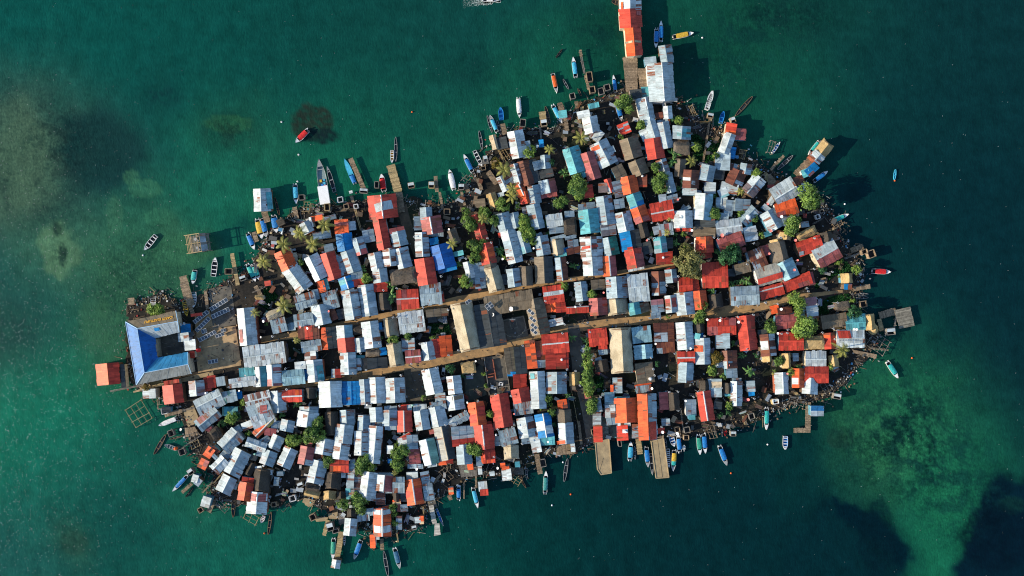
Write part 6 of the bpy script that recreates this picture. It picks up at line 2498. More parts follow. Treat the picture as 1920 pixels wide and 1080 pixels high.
def island():
    m, nt, b = mat_new('island_soil'); geo = N(nt, 'ShaderNodeNewGeometry')
    a = N(nt, 'ShaderNodeTexNoise', Scale=.13, Detail=6, Roughness=.6); d = N(nt, 'ShaderNodeTexNoise', Scale=1.4, Detail=7, Roughness=.7); g = N(nt, 'ShaderNodeTexNoise', Scale=.07, Detail=3)
    for q in (a, d, g): nt.links.new(geo.outputs['Position'], q.inputs['Vector'])
    col = mixc(nt, ramp(nt, a.outputs['Fac'], [(.35, 0.), (.65, 1.)]), (.017, .018, .018), (.056, .047, .036))
    col = mixc(nt, ramp(nt, g.outputs['Fac'], [(.52, 0.), (.66, .7)]), col, (.020, .032, .014))
    col = mixc(nt, .8, col, ramp(nt, d.outputs['Fac'], [(.3, .40), (.7, 1.25)]), 'MULTIPLY')
    nt.links.new(col, b.inputs['Base Color']); b.inputs['Roughness'].default_value = .95; b.inputs['Specular IOR Level'].default_value = .1
    bp = N(nt, 'ShaderNodeBump', Strength=.5, Distance=.15); nt.links.new(d.outputs['Fac'], bp.inputs['Height']); nt.links.new(bp.outputs[0], b.inputs['Normal'])
    bm = bmesh.new(); top = [bm.verts.new(at(x, y, GZ)) for x, y in OUTJ]; bm.faces.new(top)
    for i, v in enumerate(top): pass
    low = [bm.verts.new((v.co.x * 1.012, v.co.y * 1.012, -1.2)) for v in top]
    for i in range(len(top)):
        j = (i + 1) % len(top); bm.faces.new((top[i], top[j], low[j], low[i]))
    bmesh.ops.recalc_face_normals(bm, faces=bm.faces[:])
    bmesh.ops.triangulate(bm, faces=bm.faces[:1])
    me = bpy.data.meshes.new('island_ground'); bm.to_mesh(me); bm.free(); me.materials.append(m)
    o = bpy.data.objects.new('island_ground', me); COL.objects.link(o); structure(o)
island()
def strip(path, w, z, m, name):
    mb = MB(); P = []
    for i in range(len(path) - 1):
        a, b = path[i], path[i + 1]; L = math.hypot(b[0] - a[0], b[1] - a[1]); n = max(1, int(L / 8))
        for k in range(n): P.append((a[0] + (b[0] - a[0]) * k / n, a[1] + (b[1] - a[1]) * k / n, (path[i][2] + (path[i + 1][2] - path[i][2]) * k / n) if len(a) > 2 else w))
    P.append((path[-1][0], path[-1][1], path[-1][2] if len(path[-1]) > 2 else w)); prev = None
    for i, (x, y, ww) in enumerate(P):
        q = P[min(i + 1, len(P) - 1)]; o = P[max(i - 1, 0)]; dx, dy = q[0] - o[0], q[1] - o[1]; L = math.hypot(dx, dy) or 1; nx, ny = -dy / L, dx / L
        row = (at(x + nx * (ww / 2 + R.uniform(-.8, .8)), y + ny * ww / 2, z), at(x - nx * (ww / 2 + R.uniform(-.8, .8)), y - ny * ww / 2, z))
        if prev: mb.face([prev[0], row[0], row[1], prev[1]])
        prev = row
    return mb.build(name, m)
M['street'] = simple('packed_sand_street', (.44, .27, .12), .95, .4, .5, c2=(.25, .165, .085), bump=.3)
M['street2'] = simple('packed_earth_street', (.14, .10, .06), .95, .4, .4, c2=(.07, .055, .038), bump=.3)
structure(strip([(470, 640, 11), (560, 627, 13), (640, 610, 14), (700, 598, 15), (790, 580, 14), (860, 562, 14), (960, 545, 12), (1012, 533, 11), (1060, 525, 9), (1130, 517, 9), (1180, 508, 9), (1240, 497, 8), (1290, 490, 6)], 10, GZ + .012, M['street'], 'upper_street'))
structure(strip([(455, 727, 14), (530, 724, 13), (605, 715, 15), (680, 704, 17), (740, 690, 16), (800, 680, 20), (875, 664, 20), (945, 652, 20), (1000, 632, 14), (1052, 618, 17), (1140, 606, 16), (1185, 602, 15), (1260, 597, 15), (1350, 585, 20), (1437, 573, 20), (1500, 556, 10), (1580, 546, 5)], 12, GZ + .016, M['street'], 'lower_street'))
structure(strip([(752, 385, 22), (768, 440, 16), (790, 500, 8), (800, 560, 7)], 10, GZ + .020, M['street2'], 'north_path'))
structure(strip([(1075, 610, 20), (1082, 660, 26), (1085, 700, 20), (1100, 760, 22), (1110, 830, 18)], 10, GZ + .024, M['concrete'], 'south_path'))
structure(strip([(775, 690, 34), (776, 730, 38), (778, 752, 40)], 10, GZ + .028, simple('bare_earth_yard', (.12, .10, .07), .95, .35, .5), 'bare_yard'))
structure(strip([(250, 735, 3), (300, 722, 6), (345, 712, 8), (400, 700, 9)], 10, GZ + .032, M['sandy'], 'school_path'))

# grass and litter: what nobody could count
def grass():
    mb = MB(); g1 = (.022, .105, .026)
    for P in [pts_of(p) for p in REC.get('gr', [])]:
        xs = [p[0] for p in P]; ys = [p[1] for p in P]; A = (max(xs) - min(xs)) * (max(ys) - min(ys))
        q = [at(x, y, GZ + .04) for x, y in P]
        ar = sum(q[i].x * q[(i + 1) % len(q)].y - q[(i + 1) % len(q)].x * q[i].y for i in range(len(q)))
        mb.face(q if ar > 0 else q[::-1], 0, (.014, .06, .016))
        for _ in range(int(A * 1.2)):
            x, y = R.uniform(min(xs), max(xs)), R.uniform(min(ys), max(ys))
            if not in_poly(x, y, P): continue
            c = at(x, y, GZ + .04); a = R.uniform(0, 6.28); s = Vector((math.cos(a), math.sin(a), 0)) * R.uniform(.1, .25); h = Vector((R.uniform(-.15, .15), R.uniform(-.15, .15), R.uniform(.15, .4))); f = R.uniform(.5, 1.5)
            mb.face([c - s, c + s, c + s * .3 + h, c - s * .3 + h], 0, tuple(v * f for v in g1))
    stuff(mb.build('grass', M['litter']))
grass()
def debris():
    mb = MB(); PAL = [((.50, .50, .48), 9), ((.26, .28, .28), 22), ((.17, .115, .07), 34), ((.28, .19, .10), 14), ((.06, .06, .06), 22), ((.06, .22, .40), 3), ((.40, .06, .04), 4), ((.10, .35, .36), 2), ((.48, .38, .22), 6)]
    cols, wts = zip(*PAL)
    n = len(OUT)
    for i in range(10500):
        if i % 20 < 8:
            k = R.randrange(n); a, b = OUT[k], OUT[(k + 1) % n]; t = R.random(); x, y = a[0] + (b[0] - a[0]) * t + R.gauss(0, 8), a[1] + (b[1] - a[1]) * t + R.gauss(0, 8)
        else:
            x, y = R.uniform(235, 1650), R.uniform(160, 1010)
            if not in_poly(x, y, OUT): continue
        inside = in_poly(x, y, OUT)
        if not inside and R.random() < .45: continue
        z = GZ if inside else (.02 if R.random() < .35 else GZ * R.uniform(.2, .9))
        c = at(x, y, z); f = R.uniform(.5, 1.3); col = tuple(v * f for v in R.choices(cols, wts)[0]); rz = R.uniform(0, 3.14)
        if R.random() < .25: mb.box(c + Vector((0, 0, .08)), (R.uniform(.8, 3.2), R.uniform(.06, .16), .08), rz, 0, tuple(v * f for v in R.choice(((.20, .14, .08), (.26, .24, .2), (.12, .10, .08)))), R.uniform(-.1, .1))
        else: mb.box(c + Vector((0, 0, .1)), (R.uniform(.12, .75) * R.uniform(.4, 1), R.uniform(.12, .6), R.uniform(.06, .35)), rz, 0, col, R.uniform(-.3, .3))
    stuff(mb.build('debris', M['litter']))
debris()
STREETS = [[(470, 640), (560, 627), (700, 598), (860, 562), (960, 545), (1060, 525), (1180, 508), (1290, 490)], [(455, 727), (605, 715), (740, 690), (875, 664), (945, 652), (1052, 618), (1260, 597), (1437, 573), (1580, 546)], [(752, 385), (768, 440), (790, 500)], [(1075, 610), (1085, 700), (1110, 830)], [(775, 680), (778, 752)]]
def near_street(x, y):
    for L in STREETS:
        for a, b in zip(L, L[1:]):
            dx, dy = b[0] - a[0], b[1] - a[1]; t = max(0, min(1, ((x - a[0]) * dx + (y - a[1]) * dy) / (dx * dx + dy * dy)))
            if math.hypot(x - a[0] - t * dx, y - a[1] - t * dy) < 13: return True
    return (885 < x < 1010 and 560 < y < 660) or (240 < x < 452 and 540 < y < 715)
def scrap():
    # odd tin sheets, planks and low covers that fill the gaps between the houses
    mb = MB()
    for i in range(2600):
        x, y = R.uniform(420, 1640), R.uniform(180, 1000)
        if not in_poly(x, y, OUT) or near_street(x, y): continue
        z = GZ + R.uniform(.1, 1.5); c = at(x, y, z); rz = math.radians(R.choice((-12, -12, 78, 10, -25, 60))) + R.gauss(0, .15); f = R.uniform(.5, 1.2)
        col = R.choices([(.34, .39, .42), (.16, .11, .07), (.20, .075, .04), (.10, .10, .095), (.45, .44, .41), (.28, .20, .12), (.30, .06, .05), (.06, .20, .34)], [6, 6, 3, 6, 3, 3, 1, .6])[0]
        t = tuple(v * f for v in col); w, h = R.uniform(.7, 2.6), R.uniform(.5, 1.5)
        if R.random() < .35:
            for k in range(R.randrange(3, 7)): mb.box(c + Vector((-math.sin(rz), math.cos(rz), 0)) * (k * .22) + Vector((0, 0, R.uniform(-.04, .04))), (w * R.uniform(.8, 1.4), .15, .05), rz + R.gauss(0, .06), 0, tuple(v * R.uniform(.7, 1.3) for v in t))
        else:
            mb.box(c, (w, h, .05), rz, 0, t, R.uniform(-.25, .25))
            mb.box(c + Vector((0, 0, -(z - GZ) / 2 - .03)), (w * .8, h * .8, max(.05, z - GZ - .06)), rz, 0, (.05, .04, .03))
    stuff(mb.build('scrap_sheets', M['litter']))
scrap()

# ------------------------------------------------------------------ the sea
WPT = [(960, 540, 400, (16, 66, 60), .15), (1850, 300, 220, (6, 40, 45), 1), (1880, 560, 170, (5, 38, 44), 1), (1800, 100, 130, (9, 50, 50), 1), (1920, 760, 90, (9, 45, 46), 1), (1250, 960, 200, (4, 38, 42), 1.2), (1420, 920, 150, (4, 38, 42), 1), (1000, 1000, 130, (4, 48, 46), 1), (800, 1050, 110, (10, 72, 62), 1),
       (50, 790, 90, (19, 104, 80), 1.2), (130, 730, 60, (22, 98, 76), 1), (90, 60, 150, (8, 74, 66), 1), (350, 60, 150, (9, 70, 62), 1), (650, 80, 150, (10, 62, 56), 1), (850, 90, 110, (13, 64, 58), 1), (430, 320, 80, (24, 96, 74), 1), (700, 230, 80, (18, 84, 66), 1), (880, 270, 60, (20, 88, 66), 1), (1010, 150, 60, (18, 84, 62), 1), (600, 330, 70, (22, 98, 72), 1),
       (50, 270, 70, (66, 98, 82), 1.6), (30, 350, 45, (74, 102, 78), 1.2), (110, 470, 42, (58, 102, 76), 1.4), (20, 640, 60, (40, 74, 64), 1.2), (210, 300, 60, (24, 68, 62), 1.4), (90, 400, 60, (32, 76, 68), 1), (60, 540, 60, (28, 76, 68), 1.2), (190, 590, 45, (48, 92, 66), 1.2), (260, 480, 55, (48, 96, 72), 1.2), (250, 400, 45, (34, 86, 66), 1), (130, 600, 50, (22, 78, 68), 1), (300, 180, 35, (14, 60, 56), .8),
       (430, 240, 38, (22, 70, 56), 1.3), (500, 270, 40, (28, 80, 60), .8), (1350, 150, 90, (18, 82, 62), 1.3), (1500, 220, 70, (17, 80, 62), 1.1), (1180, 130, 70, (12, 62, 50), .8), (1400, 40, 60, (16, 70, 56), 1), (1570, 60, 90, (12, 62, 54), 1.1), (1650, 180, 70, (9, 52, 52), 1.2), (1300, 260, 60, (6, 46, 46), 1.2), (1290, 100, 40, (6, 44, 42), 1.2), (1480, 300, 50, (8, 52, 50), 1), (1620, 400, 90, (5, 39, 43), 1.5), (1680, 540, 70, (9, 54, 52), 1.2), (1740, 640, 50, (10, 60, 54), 1),
       (1680, 790, 75, (42, 124, 84), 2.0), (1655, 850, 48, (50, 112, 74), 1.7), (1612, 800, 32, (46, 100, 66), 1.1), (1545, 890, 34, (6, 48, 47), 1.6), (1500, 860, 40, (5, 46, 46), 1.6), (1590, 900, 22, (14, 70, 58), 1.2), (1555, 830, 22, (12, 62, 50), 1.0), (1750, 880, 70, (26, 110, 78), 1.8), (1770, 1010, 60, (24, 108, 76), 1.8), (1860, 880, 45, (18, 84, 64), 1.2), (1830, 780, 50, (12, 66, 56), 1.2), (1720, 720, 45, (18, 84, 62), 1.2), (1640, 730, 35, (14, 70, 56), .9), (1560, 770, 40, (12, 62, 52), 1), (1880, 1020, 60, (4, 24, 36), 2.4), (1900, 960, 40, (5, 28, 38), 1.6), (1660, 1040, 40, (5, 40, 42), 2.2), (1610, 970, 40, (4, 34, 40), 2.2), (1500, 980, 110, (4, 38, 42), 2.2), (1540, 880, 40, (5, 46, 46), 1.2),
       (480, 1020, 100, (17, 86, 70), 1.2), (250, 1000, 80, (16, 74, 64), 1.2), (100, 900, 70, (22, 82, 70), 1), (40, 1040, 60, (26, 80, 72), 1), (137, 1015, 22, (44, 80, 62), 1.2), (620, 1040, 70, (12, 74, 62), 1), (270, 860, 60, (17, 78, 64), 1), (370, 930, 40, (30, 92, 70), 1), (210, 1000, 40, (12, 62, 58), .8), (310, 640, 60, (32, 84, 58), .6), (180, 680, 50, (34, 88, 62), .9), (1490, 880, 45, (8, 58, 52), 1), (1420, 830, 40, (6, 52, 50), 1)]
REEFS = [(585, 230, 38, 33, (34, 40, 34), .9), (600, 255, 34, 14, (16, 34, 36), .95), (60, 290, 110, 130, (22, 40, 38), .35), (107, 430, 9, 13, (24, 50, 44), .9), (117, 478, 8, 20, (24, 50, 44), .9), (1577, 822, 24, 20, (26, 54, 44), .62), (1897, 948, 24, 16, (14, 52, 46), .62), (246, 332, 16, 13, (58, 108, 78), .62), (272, 355, 30, 18, (52, 104, 76), .62), (215, 405, 16, 34, (54, 100, 76), .62), (300, 408, 26, 16, (46, 100, 74), .62), (345, 470, 60, 30, (48, 98, 70), .62), (240, 520, 50, 30, (50, 98, 72), .62), (180, 600, 30, 50, (52, 96, 70), .62), (40, 280, 50, 60, (68, 98, 78), .62), (40, 360, 26, 30, (68, 98, 78), .62), (430, 232, 44, 16, (44, 96, 62), .62), (1690, 800, 120, 120, (8, 42, 42), .42), (1780, 900, 100, 110, (9, 48, 46), .38), (1450, 30, 120, 60, (9, 44, 42), .4), (1120, 50, 60, 40, (8, 40, 40), .35), (1350, 130, 120, 90, (8, 44, 44), .25), (430, 245, 55, 35, (20, 50, 42), .35), (215, 270, 60, 60, (18, 50, 48), .35), (20, 620, 70, 60, (24, 48, 46), .3), (137, 1018, 26, 22, (34, 66, 54), .6), (300, 180, 40, 20, (11, 48, 48), .4), (880, 130, 60, 30, (10, 50, 46), .3), (250, 560, 90, 90, (26, 62, 52), .3), (590, 1040, 50, 30, (12, 55, 48), .3), (1870, 1010, 70, 60, (3, 20, 32), .8), (1645, 1010, 34, 70, (3, 26, 34), .75), (480, 420, 60, 20, (10, 55, 50), .4)]
POLYS = [([(1566, 928), (1590, 931), (1637, 970), (1664, 1006), (1699, 1036), (1704, 1110), (1450, 1110), (1480, 1020), (1530, 960)], (4, 37, 42), 16), ([(1945, 893), (1883, 900), (1840, 940), (1831, 984), (1822, 1019), (1791, 1050), (1789, 1110), (1945, 1110)], (4, 29, 40), 18), ([(1563, 928), (1592, 930), (1640, 970), (1668, 1006), (1700, 1040), (1690, 1065), (1630, 1010), (1575, 960)], (2, 27, 36), 16),
         ([(88, 420), (120, 405), (142, 440), (150, 495), (120, 520), (85, 505), (78, 455)], (74, 112, 84), 14), ([(-15, 190), (50, 195), (100, 260), (110, 330), (60, 385), (-15, 400)], (64, 96, 78), 60), ([(120, 220), (200, 205), (270, 260), (275, 300), (200, 370), (130, 350), (100, 280)], (20, 56, 54), 44), ([(170, 500), (250, 470), (330, 430), (400, 470), (330, 560), (240, 640), (200, 700), (160, 650), (180, 570)], (46, 94, 70), 60)]
MOTTLE = [(1690, 830, 110, 110, 1.0), (1790, 920, 70, 80, .9), (60, 300, 100, 130, .8), (1450, 30, 90, 40, .6), (1350, 130, 80, 60, .5), (1120, 60, 50, 40, .55), (250, 520, 90, 90, .75), (130, 1000, 90, 50, .45), (430, 245, 40, 26, .6), (110, 480, 20, 30, .7), (700, 240, 70, 30, .35), (880, 140, 60, 30, .35)]
WATER_GAIN = 1.02
def s2l(c): c /= 255.0; return c / 12.92 if c <= .04045 else ((c + .055) / 1.055) ** 2.4
def sea():
    from mathutils import noise
    lin = [(x, y, r, tuple(s2l(v) for v in c), w) for x, y, r, c, w in WPT]
    reefs = [(x, y, a, b, tuple(s2l(v) for v in c), w) for x, y, a, b, c, w in REEFS]
    polys = [(P, tuple(s2l(v) for v in k), s, (min(p[0] for p in P) - s, max(p[0] for p in P) + s, min(p[1] for p in P) - s, max(p[1] for p in P) + s)) for P, k, s in POLYS]
    def sd(x, y, P):
        best = 1e9
        for i in range(len(P)):
            a, b = P[i], P[(i + 1) % len(P)]; dx, dy = b[0] - a[0], b[1] - a[1]; t = max(0, min(1, ((x - a[0]) * dx + (y - a[1]) * dy) / (dx * dx + dy * dy)))
            best = min(best, math.hypot(x - a[0] - t * dx, y - a[1] - t * dy))
        return best if in_poly(x, y, P) else -best
    def colour(px, py):
        o = noise.noise(Vector((px / 70, py / 70, 3))) * 26; o2 = noise.noise(Vector((px / 70, py / 70, 9))) * 26
        q1 = noise.noise(Vector((px / 16, py / 16, 4))) * 8; q2 = noise.noise(Vector((px / 16, py / 16, 8))) * 8; x, y = px + o + q1, py + o2 + q2; s = 1e-6; c = [0, 0, 0]
        for (a, b, r, k, w) in lin:
            d = ((x - a) ** 2 + (y - b) ** 2) / (2 * r * r)
            if d > 9: continue
            q = w * math.exp(-d); s += q
            for i in range(3): c[i] += q * k[i]
        q = .004; s += q; dflt = tuple(s2l(v) for v in (11, 56, 54))
        for i in range(3): c[i] = (c[i] + q * dflt[i]) / s
        for P, k, soft, box in polys:
            if x < box[0] or x > box[1] or y < box[2] or y > box[3]: continue
            m = sd(x, y, P) / soft; m = max(0, min(1, .5 + m)); m = m * m * (3 - 2 * m)
            for i in range(3): c[i] = c[i] * (1 - m) + k[i] * m
        nz = noise.fractal(Vector((px / 26, py / 26, 1)), 1.0, 2.0, 5); nf = noise.fractal(Vector((px / 7, py / 7, 5)), .9, 2.0, 4)
        for (a, b, rx, ry, k, w) in reefs:
            d = ((px - a) / rx) ** 2 + ((py - b) / ry) ** 2
            if d > 2.2: continue
            e = max(0, 1 - d / 1.6) if w < .6 else max(0, min(1, (1.25 - d + .45 * nz) * 3))
            m = w * e * (max(0, min(1, .55 + 1.5 * nz + .9 * nf)) if w < .6 else max(.35, min(1, .85 + .7 * nf)))
            m = min(1, m * (2.2 if w < .6 else 1.0))
            for i in range(3): c[i] = c[i] * (1 - m) + k[i] * m
        f = 1 + .22 * nz + .10 * nf
        rm = 0
        for (a, b, rx, ry, k) in MOTTLE: rm = max(rm, k * math.exp(-(((px - a) / rx) ** 2 + ((py - b) / ry) ** 2) / 2))
        return tuple(max(.0005, v * f * WATER_GAIN) for v in c) + (rm,)
    xs = [-3000, -700] + [-12 + i * 5 for i in range(390)] + [2600, 5000]; ys = [-3000, -700] + [-12 + i * 5 for i in range(222)] + [1800, 4000]
    V = []; C = []
    for y in ys:
        for x in xs:
            V.append(at(x, y, 0)); C.append(colour(min(1935, max(-15, x)), min(1095, max(-15, y))))
    nx = len(xs); F = [(j * nx + i, (j + 1) * nx + i, (j + 1) * nx + i + 1, j * nx + i + 1) for j in range(len(ys) - 1) for i in range(nx - 1)]
    me = bpy.data.meshes.new('sea_water'); me.from_pydata(V, [], F)
    ca = me.color_attributes.new('tone', 'FLOAT_COLOR', 'POINT'); ca.data.foreach_set('color', [v for c in C for v in c])
    m, nt, b = mat_new('sea_water'); a = N(nt, 'ShaderNodeAttribute', attribute_name='tone'); geo = N(nt, 'ShaderNodeNewGeometry')
    n1 = N(nt, 'ShaderNodeTexNoise', Scale=.55, Detail=6, Roughness=.65); nt.links.new(geo.outputs['Position'], n1.inputs['Vector'])
    mp = N(nt, 'ShaderNodeMapping'); mp.inputs['Rotation'].default_value = (0, 0, .5); mp.inputs['Scale'].default_value = (1, .45, 1); nt.links.new(geo.outputs['Position'], mp.inputs[0])
    n2 = N(nt, 'ShaderNodeTexNoise', Scale=1.7, Detail=5, Roughness=.6); nt.links.new(mp.outputs[0], n2.inputs['Vector'])
    n3 = N(nt, 'ShaderNodeTexNoise', Scale=.16, Detail=4, Roughness=.6); nt.links.new(mp.outputs[0], n3.inputs['Vector'])
    col = mixc(nt, .5, a.outputs['Color'], ramp(nt, n1.outputs['Fac'], [(.3, .70), (.7, 1.22)]), 'MULTIPLY')
    n4 = N(nt, 'ShaderNodeTexNoise', Scale=.50, Detail=8, Roughness=.68); nt.links.new(geo.outputs['Position'], n4.inputs['Vector'])
    n5 = N(nt, 'ShaderNodeTexNoise', Scale=.075, Detail=4, Roughness=.6); nt.links.new(geo.outputs['Position'], n5.inputs['Vector'])
    clump = math_n(nt, 'MULTIPLY', ramp(nt, n4.outputs['Fac'], [(.44, 0.0), (.53, 1.0)]), ramp(nt, n5.outputs['Fac'], [(.44, .0), (.56, 1.0)]))
    col = mixc(nt, math_n(nt, 'MULTIPLY', math_n(nt, 'MULTIPLY', clump, a.outputs['Alpha']), .8), col, mixc(nt, 1.0, col, (.30, .42, .50), 'MULTIPLY'))
    n6 = N(nt, 'ShaderNodeTexNoise', Scale=1.3, Detail=4, Roughness=.7); nt.links.new(geo.outputs['Position'], n6.inputs['Vector'])
    col = mixc(nt, a.outputs['Alpha'], col, mixc(nt, 1.0, col, ramp(nt, n6.outputs['Fac'], [(.36, (.62, .66, .66)), (.64, (1.5, 1.28, 1.15))]), 'MULTIPLY'))
    nt.links.new(col, b.inputs['Base Color']); b.inputs['Roughness'].default_value = .09; b.inputs['IOR'].default_value = 1.33; b.inputs['Specular IOR Level'].default_value = .12
    h = math_n(nt, 'ADD', math_n(nt, 'MULTIPLY', n2.outputs['Fac'], 1.0), math_n(nt, 'MULTIPLY', n3.outputs['Fac'], 2.2))
    bp = N(nt, 'ShaderNodeBump', Strength=.4, Distance=.3); nt.links.new(h, bp.inputs['Height']); nt.links.new(bp.outputs[0], b.inputs['Normal'])
    me.materials.append(m); o = bpy.data.objects.new('sea_water', me); COL.objects.link(o); structure(o)
sea()
def wake():
    mb = MB()
    for i in range(420):
        t = R.random(); x = 938 - t * 70; y = 1 + t * 1.5 + R.gauss(0, 1.2 + 4 * t) + 4 * t; s = R.uniform(.12, .5) * (1.2 - t)
        c = at(x, y, .06); a = R.uniform(0, 3.14); u = Vector((math.cos(a), math.sin(a), 0)) * s; w = Vector((-u.y, u.x, 0)) * .6
        mb.face([c - u, c - w, c + u, c + w], 0, (.6 - .35 * t, .66 - .3 * t, .62 - .3 * t))
    stuff(mb.build('wake_foam', M['litter']))
wake()
def flecks():  # bright flakes laid on the water imitate sun glitter
    mb = MB()
    for i in range(3300):
        near = i < 2600
        x, y = (abs(R.gauss(0, 170)) - 5, R.gauss(760, 230)) if near else (R.uniform(0, 1920), R.uniform(0, 1080))
        if not -10 < y < 1090 or in_poly(x, y, OUT): continue
        c = at(x, y, .04); s = R.uniform(.05, .17); a = R.gauss(.9, .4); u = Vector((math.cos(a), math.sin(a), 0)) * s; w = Vector((-u.y, u.x, 0)) * .45
        f = .62 if near else .42; mb.face([c - u, c - w, c + u, c + w], 0, (f, f * 1.08, f * 1.02))
    stuff(mb.build('sun_glint_flecks', M['litter']))
flecks()

# ------------------------------------------------------------------ labels
ANCH = [(300, 650, 'the blue school'), (870, 612, 'the long thatched hall'), (960, 612, 'the basketball court'), (828, 478, 'the deep-blue house'), (1238, 150, 'the big white pier hall'), (1292, 492, 'the big olive tree'), (1130, 855, 'the western sandy pier'), (1240, 860, 'the eastern sandy pier'),
        (1508, 785, 'the L-shaped jetty'), (1692, 595, 'the stone jetty'), (1540, 283, 'the thatched pier hut'), (738, 345, 'the long northern jetty'), (380, 457, 'the offshore stilt hut'), (1166, 655, 'the pale thatched hall'), (658, 742, 'the sky-blue roof'), (717, 980, 'the orange-and-white shore house'), (818, 970, 'the pale concrete jetty'),
        (483, 945, 'the white waterfront house'), (1103, 415, 'the turquoise house'), (585, 235, 'the dark reef'), (930, 702, 'the roofless building'), (1183, 50, 'the red pier houses'), (1680, 820, 'the green reef flat'), (490, 377, 'the white house on stilts'), (205, 707, 'the orange house on stilts'), (718, 400, 'the big red north-shore house'), (1404, 620, 'the large red hipped house'), (1075, 285, 'the aqua-roofed house')]
def bearing(px, py, ax, ay):
    a = (math.degrees(math.atan2(px - ax, -(py - ay))) + 360) % 360
    return ('north', 'north-east', 'east', 'south-east', 'south', 'south-west', 'west', 'north-west')[int((a + 22.5) // 45) % 8]
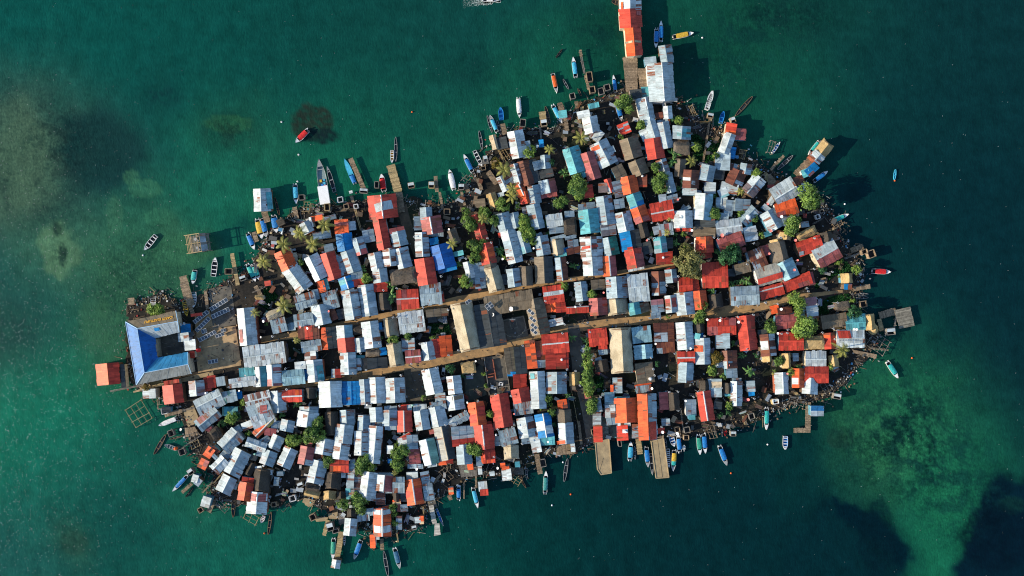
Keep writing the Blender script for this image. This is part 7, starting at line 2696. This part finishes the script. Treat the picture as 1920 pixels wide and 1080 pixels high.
def make_labels():
    T = THINGS; info = []; FREQ = {}
    for t in T: FREQ[t[4]] = FREQ.get(t[4], 0) + 1
    for (o, desc, px, py, sh) in T:
        ds = sorted(((math.hypot(px - a, py - b), a, b, nm) for a, b, nm in ANCH))
        d, a, b, nm = ds[0]
        if d < 7: d, a, b, nm = ds[1]
        pos = ('just ' if d < 32 else 'far ' if d > 95 else '') + bearing(px, py, a, b) + ' of ' + nm
        nb = []
        for (o2, d2, x2, y2, s2) in T:
            if o2 is o: continue
            q = abs(x2 - px) + abs(y2 - py)
            if q < 75 and s2 not in ('solar street light', 'satellite dish', 'mooring buoy', 'cargo crate', 'plank walkway', 'pole frame') and s2 != sh: nb.append((math.hypot(x2 - px, y2 - py) * (1 + FREQ[s2] / 60), s2))
        nb.sort(); seen = []
        for _, s in nb:
            if s not in seen: seen.append(s)
        info.append((o, desc, pos, seen[:4], px, py, sh))
    art = lambda s: ('an ' if s[0] in 'aeiou' else 'a ') + s
    count = {}; words = lambda s: len(s.split())
    uniq = {}
    for r in info: uniq.setdefault(r[1], []).append(r)
    for desc, L in uniq.items():
        if len(L) == 1 and words(desc) >= 7: L[0][0]['label'] = desc; continue
        used = {}
        for r in L:
            o, d, pos, nb, px, py, sh = r
            c = [d + ', ' + pos]
            if nb: c = ([d + ' between ' + art(nb[0]) + ' and ' + art(nb[1]) + ', ' + pos] if len(nb) > 1 else []) + [d + ' beside ' + art(nb[0]) + ', ' + pos] + c
            c = [x for x in c if words(x) <= 16] or [d + ', ' + pos.replace('just ', '').replace('far ', '')]
            used.setdefault(c[0], []).append(r)
        for lab, rs in used.items():
            if len(rs) == 1: rs[0][0]['label'] = lab; continue
            # look-alikes that share the place too: told apart by a second neighbour, else by their order from west to east
            base = rs[0][1]; sub = {}
            for r in rs:
                k = r[3][1] if len(r[3]) > 1 else ''
                sub.setdefault(k, []).append(r)
            for k, q in sub.items():
                t = base + (' near ' + art(k) if k else '') + ', ' + rs[0][2]
                if words(t) > 16: t = base + (' near ' + art(k) if k else '')
                if len(q) == 1 and t not in count: q[0][0]['label'] = t; count[t] = 1; continue
                axis = 4 if max(r[4] for r in q) - min(r[4] for r in q) >= max(r[5] for r in q) - min(r[5] for r in q) else 5
                q.sort(key=lambda r: r[axis]); n = len(q)
                for i, r in enumerate(q):
                    e = ('western', 'eastern') if axis == 4 else ('northern', 'southern')
                    w = (e[0] + ' one' if i == 0 else e[1] + ' one') if n == 2 else (e[0] + 'most' if i == 0 else e[1] + 'most' if i == n - 1 else ('middle one' if n == 3 else ('second', 'third', 'fourth', 'fifth', 'sixth', 'seventh')[min(i - 1, 5)] + ' from the ' + e[0][:-3] + ''))
                    t2 = base + ', ' + w + (' of %d' % n if n > 2 else '') + ' ' + rs[0][2]
                    if words(t2) > 16 or t2 in count: t2 = base + ', ' + w + ' ' + rs[0][2].replace('just ', '').replace('far ', '')
                    if t2 in count: t2 = base.replace('small ', '') + ', ' + w + ' ' + rs[0][2]
                    if words(t2) > 16: t2 = base.replace(' end to end', '') + ', ' + w + ' ' + rs[0][2].replace('just ', '').replace('far ', '')
                    count[t2] = 1; r[0]['label'] = t2
make_labels()

# ------------------------------------------------------------------ light, sky, camera
SUN_EL, SUN_TO = 20.0, 12.0      # elevation; the light travels towards this bearing (degrees above the x axis)
sun = bpy.data.lights.new('sun', 'SUN'); sun.energy = 5.0; sun.angle = math.radians(.5); sun.color = (1.0, .87, .68)
so = bpy.data.objects.new('sun', sun); COL.objects.link(so)
e, a = math.radians(SUN_EL), math.radians(SUN_TO)
d = Vector((math.cos(e) * math.cos(a), math.cos(e) * math.sin(a), -math.sin(e)))
so.rotation_euler = d.to_track_quat('-Z', 'Y').to_euler(); so.location = (-150, -40, 120)
w = bpy.data.worlds.new('World'); scene.world = w; w.use_nodes = True; nt = w.node_tree
sky = nt.nodes.new('ShaderNodeTexSky'); sky.sky_type = 'NISHITA'; sky.sun_disc = False; sky.sun_elevation = e; sky.ozone_density = 2.2; sky.dust_density = .4
sky.sun_rotation = math.atan2(-d.x, -d.y); nt.links.new(sky.outputs[0], nt.nodes['Background'].inputs[0]); nt.nodes['Background'].inputs[1].default_value = .15
cam = bpy.data.cameras.new('camera'); cam.sensor_width = 36; cam.lens = 18 / (160 / CAM_H); cam.clip_start = 1; cam.clip_end = 6000
co = bpy.data.objects.new('camera', cam); COL.objects.link(co); co.location = (0, 0, CAM_H); scene.camera = co
scene.view_settings.view_transform = 'Standard'; scene.view_settings.look = 'None'; scene.view_settings.gamma = 1; scene.view_settings.exposure = .60
scene.cycles.filter_width = 1.1; scene.cycles.max_bounces = 5; scene.cycles.diffuse_bounces = 2; scene.cycles.glossy_bounces = 2; scene.cycles.transparent_max_bounces = 4; scene.cycles.caustics_reflective = False; scene.cycles.caustics_refractive = False
